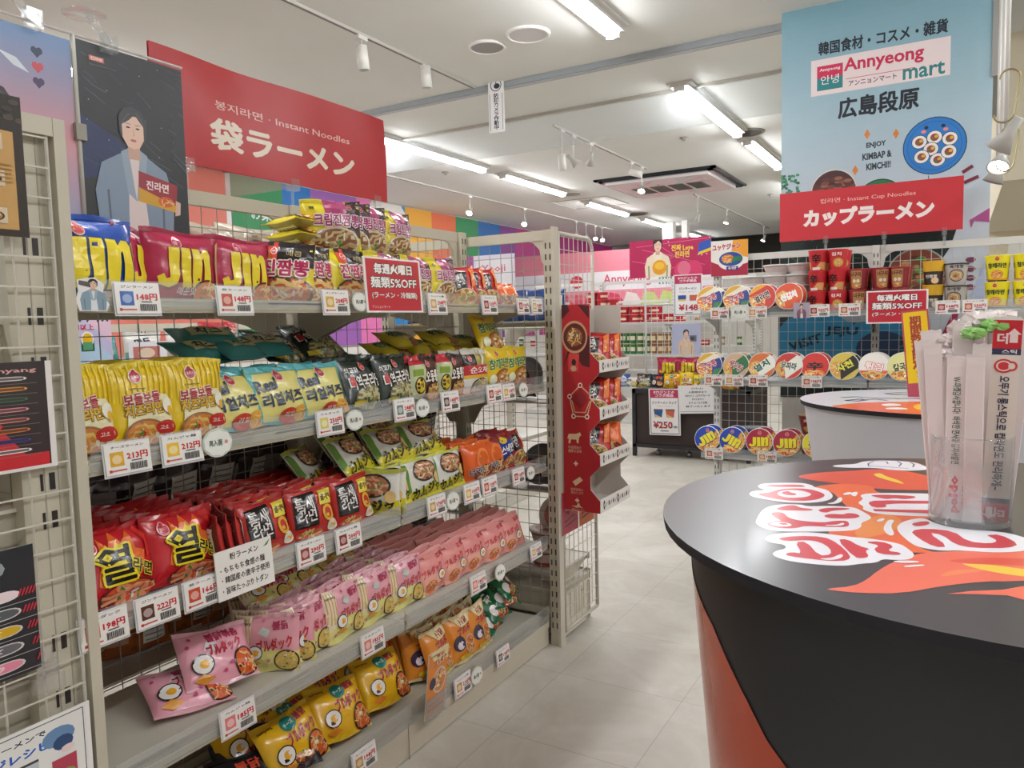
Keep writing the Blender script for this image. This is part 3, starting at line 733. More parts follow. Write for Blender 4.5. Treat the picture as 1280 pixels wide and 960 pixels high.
# S hooks
for x, y, z, lb in ((0.1885, 4.3, 2.478, 'brass coloured S hook on the track beside the silver spotlight'), (0.2262, 5.0, 2.361, 'small dark S hook below the silver spotlight')):
    mb = MB(); P = []
    for k in range(17):
        t = k / 16
        if t < .45: a = PI * (1 - t / .45); P.append((.04 * math.cos(a), 0, .10 + .04 * math.sin(a)))
        elif t < .55: P.append((.04 - (t - .45) * .2, 0, .10 - (t - .45) * 1.6))
        else: a = -PI * (t - .55) / .45; P.append((-.02 + .04 * math.cos(a), 0, -.06 + .04 * math.sin(a)))
    mb.path(P, .0045, 'a89c70', 6); o = tag(obj('s_hook', mb, 'metal', None, (x, y, z)), lb, 'hook')

def disc(name, x, y, r, col, label, cat, rim='eceae6'):
    mb = MB(); mb.lathe([(0, -.012), (r * .86, -.012)], col, 24); mb.lathe([(r * .86, -.012), (r * .9, -.02), (r, -.012), (r * 1.02, 0)], rim, 24)
    tag(obj(name, mb, 'matte', None, (x, y, ZC)), label, cat)
disc('ceiling_speaker', -3.27, 5.312, .15, 'a4a2a0', 'grey round ceiling speaker in the near ceiling', 'speaker')
disc('ceiling_cover', -2.87, 5.26, .17, 'd4d2ce', 'plain white round cover beside the grey ceiling speaker', 'ceiling cover')
disc('ceiling_vent', -2.199, 9.412, .20, '44403c', 'dark round ceiling vent between two tube lights', 'vent', '8c8880')
disc('ceiling_vent', -5.799, 15.05, .28, '4c4844', 'small dark round vent beyond the air conditioner', 'vent', 'a09c94')
disc('ceiling_vent', -5.794, 11.99, .22, 'b0aca4', 'pale round vent left of the air conditioner', 'vent')
for i, (u, v) in enumerate(((-2.91, 9.231), (-6.414, 9.188), (-2.945, 14.35))):
    mb = MB(); mb.lathe([(0, -.045), (.018, -.04), (.02, -.012), (.05, -.01), (.055, 0)], '8c8882', 14)
    tag(obj('sprinkler_head', mb, 'matte', None, (u, v, ZC)), 'small ceiling sprinkler head ' + ('behind the smoke screen', 'beside the left row of tube lights', 'near the blue poster pillar')[i], 'sprinkler')

def aircon():
    x0, x1, y0, y1 = -4.95, -3.05, 11.1, 13.0
    o = thing('air_conditioner', 'square ceiling air conditioner panel with a black surround and pink print', 'air conditioner', ((x0 + x1) / 2, (y0 + y1) / 2, ZC))
    w, h = (x1 - x0) / 2, (y1 - y0) / 2
    mb = MB()
    for k in range(2):
        a = 1 - k * .06
        mb.box(-w * a, w * a, -h * a, -h * a + .07, -.03 - k * .02, 0, '24262a'); mb.box(-w * a, w * a, h * a - .07, h * a, -.03 - k * .02, 0, '24262a')
        mb.box(-w * a, -w * a + .07, -h * a, h * a, -.03 - k * .02, 0, '24262a'); mb.box(w * a - .07, w * a, -h * a, h * a, -.03 - k * .02, 0, '24262a')
    obj('surround', mb, 'gloss', o)
    A = Art(2 * w - .28, 2 * h - .28, 'e8d4d6'); r = random.Random(4)
    for k in range(24): A.line([(r.random(), r.random()), (r.random(), r.random())], .05, r.choice(('e8b4bc', 'f0c8cc', 'b8dcd4', 'f0ece8', 'ead0c8')))
    mb = MB().box(-w + .14, w - .14, -h + .14, h - .14, -.085, -.02, 'ece4e2')
    A.emit(mb, lambda x, y, f: (x - A.w / 2, y - A.h / 2, -.086 - f), off0=.001)
    pan = obj('panel', mb, 'card', o)
    for k in range(4):
        mb = MB(); x = -.58 + k * .30
        mb.box(x, x + .24, -.28, .28, -.097, -.088, '8a8480')
        for j in range(10): mb.box(x + .01, x + .23, -.27 + j * .055, -.25 + j * .055, -.100, -.096, '54504c')
        obj('grille', mb, 'matte', pan)
aircon()

# camera notice hanging from the rail
def hang_sign(name, A, fn_loc, rz, label, cat, th=.006, mats='card', edge=None, group=None, rx=0., ry=0., back='e8e6e2'):
    mb = MB().box(-A.w / 2, A.w / 2, -th, 0, 0, A.h, back)
    mb.c = [edge or back] * len(mb.c)
    A.emit(mb, lambda x, y, f: (x - A.w / 2, -th - f, y), off0=.0006)
    o = obj(name, mb, mats, None, fn_loc, None)
    o.rotation_euler = (Matrix.Rotation(rz, 3, 'Z') @ Matrix.Rotation(rx, 3, 'X') @ Matrix.Rotation(ry, 3, 'Y')).to_euler()
    return tag(o, label, cat, group)
A = Art(.155, .49, 'eceaea'); A.ell(.5, .86, .36, .115, '2c3444'); A.ell(.5, .86, .31, .10, 'eceaea'); A.line([(.5, .96), (.5, .84)], .008, '2c3444'); A.ell(.56, .84, .2, .05, '2c3444', 12)
A.text('防\n犯\nカ\nメ\nラ\n作\n動\n中', .5, .38, .32, .66, '222a3c', .03, res=1, space=.9); A.line([(.1, .7), (.1, .04)], .004, '44464c'); A.line([(.9, .7), (.9, .04)], .004, '44464c')
o = hang_sign('camera_notice', A, (-3.68, 6.12, 3.25), .12, 'narrow white camera notice hanging from the grey ceiling rail', 'sign', .012)

# ================================================================= GONDOLA SHELVING
BE, BE2, WI = 'c5beab', 'bdb6a4', '9a958a'
def slots(mb, x, y, z0, z1, nrm=-1, pitch=.05, wd=.006, gap=.011, col='3c3a38'):
    z = z0 + .03
    while z < z1 - .04:
        for s in (-1, 1): mb.box(x + s * gap - wd / 2, x + s * gap + wd / 2, y, y + nrm * .0012, z, z + .026, col)
        z += pitch
def wires(mb, x0, x1, z0, z1, y, px=.06, pz=.066, r=.0019, col=WI, plane='xz'):
    n = max(1, round((x1 - x0) / px)); m = max(1, round((z1 - z0) / pz))
    F = (lambda a, b: (a, y, b)) if plane == 'xz' else (lambda a, b: (y, a, b))
    for k in range(1, n):
        x = x0 + (x1 - x0) * k / n; mb.tube(F(x, z0), F(x, z1), r, col, 4, cap=False)
    e = .0035
    for k in range(0, m + 1):
        z = z0 + (z1 - z0) * k / m
        a, b = F(x0, z), F(x1, z)
        if plane == 'xz': a, b = (a[0], a[1] - e, a[2]), (b[0], b[1] - e, b[2])
        else: a, b = (a[0] + e, a[1], a[2]), (b[0] + e, b[1], b[2])
        mb.tube(a, b, r, col, 4, cap=False)
def gondola(name, label, loc, rz, nb, bl, zs, dep, H, paint=BE, both=False, riser=True, base=.13, pz=.066, wire=WI, back_zs=None, brk=.16, px=.06):
    o = thing(name, label, 'store shelf', loc, rz)
    for k in range(nb + 1):
        mb = MB().box(k * bl - .022, k * bl + .022, -.03, .03, .0, H, paint)
        slots(mb, k * bl, -.03, .05, H, -1); slots(mb, k * bl, .03, .05, H, 1)
        obj('upright', mb, 'paint', o)
    for k in range(nb):
        x0, x1 = k * bl + .024, (k + 1) * bl - .024
        mb = MB(); wires(mb, x0, x1, .16, H - .045, .0, px, pz, .0019, wire)
        mb.box(x0, x1, -.012, .012, H - .045, H, paint).box(x0, x1, -.012, .012, .13, .16, paint)
        for s, xx in ((1, x0), (-1, x1)):
            mb.prism([(xx, H - .04), (xx + s * .10, H - .04), (xx + s * .06, H - .055), (xx + s * .03, H - .085), (xx + s * .02, H - .14), (xx, H - .16)], lambda a, b, d: (a, d, b), -.008, .008, paint)
        obj('wire_panel', mb, 'paint', o)
        for sd in ((-1, 1) if both else (-1,)):
            ZZ = zs if sd < 0 or not back_zs else back_zs
            for z in ZZ:
                mb = MB(); y0, y1 = sorted((sd * .03, sd * dep))
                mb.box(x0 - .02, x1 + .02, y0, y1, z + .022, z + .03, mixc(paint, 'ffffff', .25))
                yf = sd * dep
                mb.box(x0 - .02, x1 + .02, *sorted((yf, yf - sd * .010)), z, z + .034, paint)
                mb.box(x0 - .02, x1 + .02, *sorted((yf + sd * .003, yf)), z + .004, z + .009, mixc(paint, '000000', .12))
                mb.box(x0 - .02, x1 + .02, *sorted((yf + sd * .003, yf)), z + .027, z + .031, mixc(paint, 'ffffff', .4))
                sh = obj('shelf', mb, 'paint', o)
                for xx in (x0 - .014, x1 + .006):
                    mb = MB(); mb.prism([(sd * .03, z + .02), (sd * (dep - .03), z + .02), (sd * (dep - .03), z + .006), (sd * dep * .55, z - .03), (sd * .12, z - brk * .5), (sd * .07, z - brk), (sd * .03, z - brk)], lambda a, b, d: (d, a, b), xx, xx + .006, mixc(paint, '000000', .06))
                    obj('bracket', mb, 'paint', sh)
                if riser and sd < 0:
                    mb = MB().box(x0 - .016, x1 + .016, -dep - .007, -dep - .004, z + .012, z + .072, 'ffffff')
                    mb.box(x0 - .016, x1 + .016, -dep - .004, -dep + .03, z + .031, z + .033, 'ffffff')
                    obj('clear_riser', mb, 'clear', sh)
    L_ = nb * bl
    mb = MB()
    for sd in ((-1, 1) if both else (-1,)):
        mb.box(-.0, L_, *sorted((sd * .02, sd * (dep - .02))), .03, base - .006, mixc(paint, '000000', .05)); mb.box(-.0, L_, *sorted((sd * (dep - .012), sd * (dep - .006))), .004, base - .05, paint)
        mb.box(0, L_, *sorted((sd * .02, sd * dep)), base - .006, base, mixc(paint, 'ffffff', .2)); mb.box(0, L_, *sorted((sd * (dep - .008), sd * dep)), base - .045, base + .012, paint)
        for k in range(1, nb): mb.box(k * bl - .0015, k * bl + .0015, *sorted((sd * dep, sd * (dep + .001))), .0, base, '6c685e')
    bs = obj('base', mb, 'paint', o)
    if riser:
        obj('clear_riser', MB().box(.005, L_ - .005, -dep - .006, -dep - .003, base - .01, base + .065, 'ffffff'), 'clear', bs)
    return o

ZA = [.46, .825, 1.19, 1.545]
ga = gondola('shelf_gondola', 'long beige double sided shelf rack stocked with bagged noodles', (-2.06, .93, 0), PI / 2, 2, 1.055, ZA, .447, 1.935, both=True)
# near end rack with the side net that carries the flyers
def side_net(parent, x, y0, y1, z0, z1, col=WI, post=True, rnd=True, pz=.066):
    mb = MB(); wires(mb, y0 + .012, y1 - .012, z0, z1 - .02, x, .053, pz, .0022, col, 'yz')
    obj('side_net', mb, 'paint', parent)
    mb = MB(); P = [(x, y0, z0), (x, y1, z0)]
    P += [(x, y1, z1 - .06)] + [(x, y1 - .06 + .06 * math.cos(a), z1 - .06 + .06 * math.sin(a)) for a in (PI * k / 12 for k in range(1, 6))] + [(x, y1 - .06, z1), (x, y0, z1)]
    mb.path(P, .009, BE, 8)
    obj('net_frame', mb, 'paint', parent)
gd = gondola('end_rack', 'near beige end rack whose side net carries the recipe flyers', (-2.56, .86, 0), 0, 1, .92, [.40, .76, 1.12, 1.50], .42, 1.93, riser=False)
def to_local(o, pts): return pts
side = MB()
lx = lambda x: x + 2.56
ly = lambda y: y - .86
side.box(lx(-1.655), lx(-1.615), ly(.80), ly(.893), 0, 1.93, BE)
for k in range(3): side.box(lx(-1.6149), lx(-1.6135), ly(.815 + k * .028), ly(.817 + k * .028), .05, 1.9, mixc(BE, '000000', .12))
for z in (.30, .42, .72, .84, 1.10, 1.18, 1.42, 1.52, 1.66):
    side.box(lx(-1.6145), lx(-1.613), ly(.835), ly(.840), z, z + .035, '2c2a28'); side.box(lx(-1.6145), lx(-1.613), ly(.853), ly(.864), z, z + .035, '2c2a28')
obj('side_post', side, 'paint', gd)
mb = MB().box(lx(-1.612), lx(-1.59), ly(.897), ly(.921), 0, 1.937, BE).box(lx(-1.611), lx(-1.591), ly(.20), ly(.8965), 1.90, 1.937, BE)
obj('end_bar', mb, 'paint', gd)
mb = MB(); wires(mb, ly(.20), ly(.884), .10, 1.895, lx(-1.60), .076, .0605, .0025, 'd0cabc', 'yz'); mb.tube((lx(-1.6), ly(.886), .08), (lx(-1.6), ly(.886), 1.9), .004, 'c8c4b8', 6)
obj('side_net', mb, 'paint', gd)
# far end rack, its wire back turned to the aisle
gc = gondola('end_rack', 'far end rack with slotted post and side net carrying the red hanging display', (-1.59, 3.085, 0), PI, 1, .95, [.30, .68, 1.10, 1.48], .37, 1.915, riser=False, base=.24)
def cl(x, y, z): return (-(x + 1.59), -(y - 3.085), z)
mb = MB()
wv = []
tmp = MB(); wires(tmp, 3.10, 3.45, .10, 1.895, -1.556, .05, .066, .0022, 'ccc7ba', 'yz')
tmp.v = [cl(*p) for p in tmp.v]; obj('side_net', tmp, 'paint', gc)
tmp = MB(); tmp.path([(-1.556, 3.09, .06), (-1.556, 3.46, .06), (-1.556, 3.46, 1.84)] + [(-1.556, 3.40 + .06 * math.cos(a), 1.84 + .06 * math.sin(a)) for a in (PI * k / 12 for k in range(1, 7))] + [(-1.556, 3.09, 1.90), (-1.556, 3.09, .06)], .009, 'c8c2b4', 8)
tmp.v = [cl(*p) for p in tmp.v]; obj('net_frame', tmp, 'paint', gc)
tmp = MB().box(-1.567, -1.552, 3.04, 3.085, .0, 1.925, 'c8c2b2').box(-1.585, -1.56, 3.075, 3.34, .03, .22, 'd0cab8')
for k in range(4): tmp.box(-1.5595, -1.558, 3.10 + k * .06, 3.101 + k * .06, .06, .22, 'b0aa9a')
tmp.box(-1.5595, -1.558, 3.28, 3.285, .19, .20, '2c2a28'); tmp.box(-1.5595, -1.558, 3.30, 3.305, .19, .20, '2c2a28')
tmp.v = [cl(*p) for p in tmp.v]; obj('corner_post', tmp, 'paint', gc)
# cup noodle rack
gb = gondola('shelf_gondola', 'white shelf rack of cup and bowl noodles below the poster pillar', (-1.535, 5.65, 0), 0, 4, 1.06, [.535, 1.045, 1.50], .45, 1.96, paint='d4d2cc', wire='cfcec8', brk=.12)

# ================================================================= COUNTERS
T1C, T1R, T1Z = (.117, 1.942), .749, 1.05
def counter(name, label, c, rx, ry, z, topc, skirtc, slope, inset, bands=None, seg=72):
    o = thing(name, label, 'round counter', (c[0], c[1], 0))
    mb = MB(); n = seg
    P = [(rx * math.cos(2 * PI * k / n), ry * math.sin(2 * PI * k / n)) for k in range(n)]
    mb.idx([(x, y, z) for x, y in P], [tuple(range(n))], topc)
    mb.idx([(x, y, z) for x, y in P] + [(x * .997, y * .997, z - .022) for x, y in P], [(k, (k + 1) % n, n + (k + 1) % n, n + k)[::-1] for k in range(n)], '1c1a22', 1)
    mb.idx([(x * .997, y * .997, z - .022) for x, y in P], [tuple(range(n - 1, -1, -1))], '1c1a20', 1)
    top = obj('counter_top', mb, 'top matte', o)
    mb = MB()
    def sk(t, zz, off=0.):
        q = 1 - (inset + slope * (z - .022 - zz)) / rx
        return (rx * q * math.cos(t) + off * math.cos(t), ry * q * math.sin(t) + off * math.sin(t), zz)
    m = 12
    mb.idx([sk(2 * PI * k / n, (z - .022) * j / m) for j in range(m + 1) for k in range(n)], [(j * n + k, j * n + (k + 1) % n, (j + 1) * n + (k + 1) % n, (j + 1) * n + k) for j in range(m) for k in range(n)], skirtc, 0, True)
    s = obj('skirt', mb, 'card', o)
    return o, top, s, sk
o1, top1, sk1, skf = counter('round_counter', 'tall round black counter with flame and lettering print on its top', T1C, T1R, T1R, T1Z, '3b3c40', '232428', .082, .059)
# skirt print: red flame band
band = [(-2.509,0.859),(-2.320,0.759),(-2.237,0.706),(-2.163,0.677)]
t0 = band[0][0]
poly = band + [(band[-1][0] + .09, .40), (band[-1][0] + .13, .20), (band[-1][0] + .15, .02), (-4.4, .02), (-4.4, .60), (-3.9, .93), (-3.2, 1.0)]
A = Art(1, 1); 
mnt = min(p[0] for p in poly) ; mxt = max(p[0] for p in poly)
A.w = mxt - mnt; A.h = 1.03
A.add([[(poly[i][0] - mnt, poly[i][1]) for i in t] for t in tessellate_polygon([[Vector((x, y, 0)) for x, y in poly]])], 'b8492f')
mb = MB(); A.emit(mb, lambda x, y, f: skf(x + mnt, y, f), 60, 12, off0=.0015, doff=.0006, smooth=True)
obj('flame_print', mb, 'gloss', sk1)

# top print
A = Art(2 * T1R, 2 * T1R)
ox, oy = T1C[0] - T1R, T1C[1] - T1R
def raw(pts, col):
    P = [(x - ox, y - oy) for x, y in pts]
    A.add([[P[i] for i in t] for t in tessellate_polygon([[Vector((x, y, 0)) for x, y in P]])], col)
def smooth_poly(pts, it=2):
    for _ in range(it):
        q = []
        for i in range(len(pts)):
            a, b = pts[i], pts[(i + 1) % len(pts)]
            q += [(a[0] * .75 + b[0] * .25, a[1] * .75 + b[1] * .25), (a[0] * .25 + b[0] * .75, a[1] * .25 + b[1] * .75)]
        pts = q
    return pts
def blob(pts, col): raw(smooth_poly(pts), col)
def ring(c, col, rx, ry): raw([(c[0] + rx * math.cos(k * PI / 14), c[1] + ry * math.sin(k * PI / 14)) for k in range(28)], col)
RED, ORG, FL, WH = 'd23f4c', 'ee6d3e', 'ef7058', 'f0f0f6'
blob([(-0.392,2.234),(-0.325,2.326),(-0.265,2.365),(-0.198,2.433),(-0.125,2.439),(-0.052,2.371),(0.014,2.308),(0.023,2.227),(-0.074,2.174),(-0.146,2.152),(-0.193,2.152),(-0.243,2.172),(-0.294,2.183),(-0.344,2.196)], 'e0563f')
blob([(-0.329,2.102),(-0.265,2.185),(-0.183,2.188),(-0.172,2.100),(-0.106,2.090),(-0.003,2.118),(-0.002,1.915),(-0.085,1.846),(-0.091,1.757),(-0.053,1.613),(-0.000,1.617),(-0.119,1.571),(-0.183,1.647),(-0.230,1.651),(-0.211,1.750),(-0.199,1.871),(-0.240,1.982),(-0.270,2.076)], ORG)
blob([(-0.178,1.802),(-0.127,1.888),(-0.093,1.842),(-0.100,1.753),(-0.141,1.668),(-0.175,1.651)], 'f0924a')
raw(smooth_poly([(-0.182,1.313),(-0.141,1.348),(-0.125,1.391),(-0.113,1.448),(-0.094,1.512),(-0.062,1.581),(-0.015,1.626),(0.117,1.696),(0.217,1.722),(0.257,1.674),(0.221,1.576),(0.088,1.488),(0.049,1.469),(-0.012,1.414),(-0.070,1.345),(-0.130,1.318),(-0.163,1.312)], 1), FL)
raw([(-0.006,1.375),(0.027,1.406),(0.072,1.435),(0.103,1.471),(0.170,1.503),(0.160,1.406),(0.098,1.398),(0.077,1.409),(0.033,1.393)], FL)
blob([(-0.009,1.564),(0.025,1.597),(0.076,1.627),(0.138,1.641),(0.134,1.594),(0.074,1.579),(0.031,1.563),(0.006,1.561)], 'e2503c')
blob([(0.013,1.559),(0.025,1.560),(0.062,1.573),(0.109,1.567),(0.167,1.576),(0.163,1.538),(0.106,1.523),(0.071,1.526),(0.032,1.539)], 'f4cc44')
blob([(-0.023,1.455),(0.000,1.514),(0.061,1.543),(0.012,1.491)], 'f28a52')
blob([(-0.200,2.343),(-0.182,2.375),(-0.167,2.333),(-0.126,2.280),(-0.110,2.231),(-0.144,2.261),(-0.181,2.303)], 'f0d03c')
for pts in ([(-0.456,2.075),(-0.442,2.106),(-0.361,2.149),(-0.327,2.132),(-0.317,2.102),(-0.284,2.090),(-0.260,2.026),(-0.260,1.973),(-0.287,1.926),(-0.351,1.897),(-0.408,1.915),(-0.447,1.933),(-0.457,1.994),(-0.421,2.020),(-0.447,2.038)],
    [(-0.385,1.768),(-0.385,1.832),(-0.364,1.875),(-0.316,1.897),(-0.299,1.880),(-0.249,1.912),(-0.200,1.917),(-0.185,1.894),(-0.158,1.845),(-0.157,1.817),(-0.173,1.777),(-0.167,1.744),(-0.178,1.706),(-0.218,1.680),(-0.268,1.654),(-0.303,1.638),(-0.340,1.635),(-0.374,1.673),(-0.380,1.720)],
    [(-0.334,1.570),(-0.321,1.614),(-0.268,1.653),(-0.224,1.657),(-0.180,1.653),(-0.144,1.658),(-0.090,1.646),(-0.074,1.615),(-0.060,1.580),(-0.065,1.545),(-0.089,1.528),(-0.111,1.525),(-0.118,1.497),(-0.143,1.479),(-0.163,1.455),(-0.195,1.442),(-0.258,1.435),(-0.296,1.460),(-0.295,1.492),(-0.279,1.516),(-0.287,1.542),(-0.317,1.543)],
    [(-0.205,2.055),(-0.177,2.095),(-0.055,2.142),(0.039,2.156),(0.054,2.054),(0.036,1.933),(-0.048,1.894),(-0.118,1.875),(-0.155,1.875),(-0.183,1.903),(-0.181,1.934),(-0.200,1.966),(-0.189,2.015)],
    [(-0.099,1.810),(-0.080,1.853),(-0.055,1.879),(-0.034,1.840),(0.005,1.810),(0.091,1.823),(0.128,1.790),(0.149,1.751),(0.130,1.702),(0.076,1.656),(0.013,1.645),(-0.016,1.625),(-0.055,1.631),(-0.074,1.662),(-0.103,1.748)],
    [(-0.321,2.424),(-0.300,2.458),(-0.257,2.484),(-0.245,2.539),(-0.187,2.586),(-0.105,2.591),(-0.075,2.529),(-0.057,2.481),(-0.107,2.433),(-0.166,2.429),(-0.197,2.447),(-0.284,2.410)]): blob(pts, WH)
blob([(-0.435,2.083),(-0.357,2.124),(-0.337,2.106),(-0.354,2.088),(-0.430,2.059)], RED)
blob([(-0.430,1.973),(-0.409,1.993),(-0.393,2.046),(-0.358,2.073),(-0.319,2.075),(-0.284,2.039),(-0.277,2.003),(-0.291,1.955),(-0.332,1.922),(-0.383,1.926),(-0.428,1.954)], RED)
blob([(-0.392,2.011),(-0.373,2.044),(-0.344,2.053),(-0.315,2.030),(-0.309,2.003),(-0.323,1.971),(-0.356,1.952),(-0.384,1.969)], WH)
blob([(-0.384,2.009),(-0.369,2.033),(-0.361,2.014),(-0.344,2.007),(-0.345,1.986),(-0.371,1.982)], RED)
blob([(-0.361,1.833),(-0.342,1.875),(-0.324,1.881),(-0.312,1.860),(-0.284,1.862),(-0.281,1.844),(-0.324,1.825),(-0.354,1.816)], RED)
blob([(-0.366,1.788),(-0.339,1.803),(-0.320,1.755),(-0.291,1.739),(-0.243,1.745),(-0.228,1.768),(-0.202,1.784),(-0.193,1.759),(-0.193,1.727),(-0.232,1.712),(-0.275,1.702),(-0.287,1.674),(-0.315,1.658),(-0.343,1.663),(-0.353,1.691),(-0.342,1.718),(-0.325,1.719),(-0.347,1.746)], RED)
ring((-0.323, 1.693), WH, .022, .018)
ring((-0.319, 1.698), RED, .009, .008)
blob([(-0.273,1.858),(-0.253,1.890),(-0.209,1.904),(-0.208,1.888),(-0.242,1.862),(-0.249,1.838),(-0.263,1.838)], RED)
blob([(-0.253,1.806),(-0.241,1.832),(-0.212,1.836),(-0.210,1.853),(-0.190,1.856),(-0.178,1.833),(-0.189,1.808),(-0.226,1.791),(-0.243,1.791)], RED)
blob([(-0.240,1.726),(-0.216,1.736),(-0.207,1.765),(-0.201,1.749),(-0.209,1.730),(-0.233,1.720)], WH)
raw(smooth_poly([(-0.311,1.578),(-0.277,1.614),(-0.228,1.632),(-0.197,1.597),(-0.164,1.521),(-0.165,1.488),(-0.190,1.471),(-0.218,1.468),(-0.264,1.467),(-0.275,1.478),(-0.265,1.497),(-0.246,1.494),(-0.272,1.567),(-0.252,1.580),(-0.216,1.494),(-0.197,1.512),(-0.204,1.552),(-0.228,1.589),(-0.252,1.594),(-0.289,1.565)], 1), RED)
blob([(-0.216,1.476),(-0.193,1.491),(-0.183,1.523),(-0.176,1.518),(-0.179,1.492),(-0.196,1.473)], WH)
raw(smooth_poly([(-0.201,1.620),(-0.183,1.633),(-0.157,1.592),(-0.136,1.581),(-0.144,1.564),(-0.133,1.528),(-0.144,1.511),(-0.157,1.513)], 1), RED)
raw(smooth_poly([(-0.152,1.626),(-0.123,1.645),(-0.097,1.621),(-0.108,1.581),(-0.084,1.581),(-0.084,1.560),(-0.120,1.556),(-0.131,1.584),(-0.122,1.613)], 1), RED)
blob([(-0.183,2.061),(-0.142,2.088),(-0.080,2.098),(-0.081,2.073),(-0.104,2.048),(-0.125,2.057),(-0.141,2.031),(-0.164,2.047)], RED)
raw(smooth_poly([(-0.179,1.978),(-0.161,2.013),(-0.053,2.053),(0.022,2.084),(0.022,2.057),(-0.052,2.024),(-0.141,1.984),(-0.133,1.946),(-0.161,1.930)], 1), RED)
raw([(-0.161,1.915),(0.021,1.983),(0.021,1.957),(-0.049,1.924),(-0.156,1.896)], RED)
blob([(-0.077,1.813),(-0.062,1.839),(-0.045,1.850),(-0.043,1.822),(-0.060,1.797),(-0.072,1.797)], RED)
raw(smooth_poly([(-0.076,1.751),(-0.048,1.785),(0.002,1.785),(0.026,1.713),(0.064,1.716),(0.077,1.741),(0.068,1.767),(0.058,1.779),(0.083,1.797),(0.112,1.736),(0.094,1.698),(0.034,1.670),(0.005,1.682),(-0.018,1.746),(-0.044,1.753),(-0.006,1.659),(-0.030,1.645),(-0.062,1.705)], 1), RED)
for pts in ([(-0.243,2.038),(-0.236,2.076),(-0.221,2.077),(-0.225,2.046)], [(-0.226,2.065),(-0.217,2.089),(-0.209,2.083),(-0.209,2.034),(-0.218,2.035)], [(-0.265,1.926),(-0.247,1.952),(-0.246,2.008),(-0.237,2.007),(-0.233,1.958),(-0.247,1.925)],
    [(-0.146,1.802),(-0.139,1.833),(-0.128,1.836),(-0.134,1.801)], [(-0.126,1.741),(-0.126,1.776),(-0.123,1.828),(-0.109,1.831),(-0.115,1.774),(-0.102,1.712),(-0.108,1.690),(-0.119,1.710)],
    [(-0.095,1.520),(-0.053,1.540),(-0.051,1.528),(-0.087,1.508)], [(-0.076,1.496),(-0.043,1.522),(-0.042,1.513),(-0.071,1.488)]): blob(pts, WH)
A.line([((p[0] - ox) / A.w, (p[1] - oy) / A.h) for p in [(-0.225,2.504),(-0.214,2.552),(-0.179,2.561),(-0.173,2.526)]], .004, '2c3060')
for pts in ([(-0.150,2.579),(-0.137,2.542),(-0.141,2.498)], [(-0.115,2.572),(-0.103,2.542),(-0.105,2.500)], [(-0.225,2.504),(-0.220,2.465),(-0.169,2.473),(-0.116,2.468)]):
    A.line([((p[0] - ox) / A.w, (p[1] - oy) / A.h) for p in pts], .004, '2c3060')
mb = MB(); A.emit(mb, lambda x, y, f: (x - T1R, y - T1R, T1Z + f), off0=.0003, doff=.00002, mask=circle_mask(T1R, T1R, T1R * .995, 48))
obj('top_print', mb, 'top', top1)

T2C = (.05, 4.5)
o2, top2, sk2, skf2 = counter('round_counter', 'pale grey skirted oval counter with orange print standing behind the black one', T2C, .80, .68, 1.05, 'd8dae4', 'c4c4ca', .14, .02)
A = Art(1.6, 1.36); ox, oy = T2C[0] - .8, T2C[1] - .68
raw([(-0.536,4.089),(-0.425,4.266),(-0.294,4.344),(-0.122,4.418),(0.295,4.547),(0.247,3.772),(-0.100,3.676),(-0.321,3.716),(-0.471,3.858)], 'e8603c')
blob([(-0.192,4.200),(-0.121,4.377),(-0.015,4.371),(-0.013,3.979),(-0.141,3.969)], 'f4c838'); blob([(-0.330,4.232),(-0.261,4.294),(-0.219,4.191),(-0.303,4.126)], 'f4f0f0'); blob([(-0.298,4.055),(-0.232,4.113),(-0.177,4.025),(-0.276,3.992)], 'f4f0f0')
for pts in ([(-0.542,4.507),(-0.477,4.572),(-0.392,4.528),(-0.284,4.538),(-0.255,4.503)], [(-0.501,4.364),(-0.444,4.455),(-0.405,4.414),(-0.445,4.343),(-0.491,4.345),(-0.501,4.364)], [(-0.342,4.804),(-0.278,4.893),(-0.197,4.905)],
    [(-0.428,4.407),(-0.368,4.469),(-0.314,4.421)], [(-0.341,4.785),(-0.297,4.738),(-0.260,4.797),(-0.190,4.750)], [(-0.245,4.528),(-0.183,4.569),(-0.155,4.533)]):
    A.line([((p[0] - ox) / A.w, (p[1] - oy) / A.h) for p in pts], .022, '2a2a34')
mb = MB()
ms = [(math.cos(t), math.sin(t) * .80 / .68, .80 * .995 + .80 * math.cos(t) + .68 * math.sin(t) * .80 / .68) for t in (2 * PI * k / 40 for k in range(40))]
A.emit(mb, lambda x, y, f: (x - .8, y - .68, 1.05 + f), off0=.0003, doff=.00003, mask=ms)
obj('top_print', mb, 'top', top2)

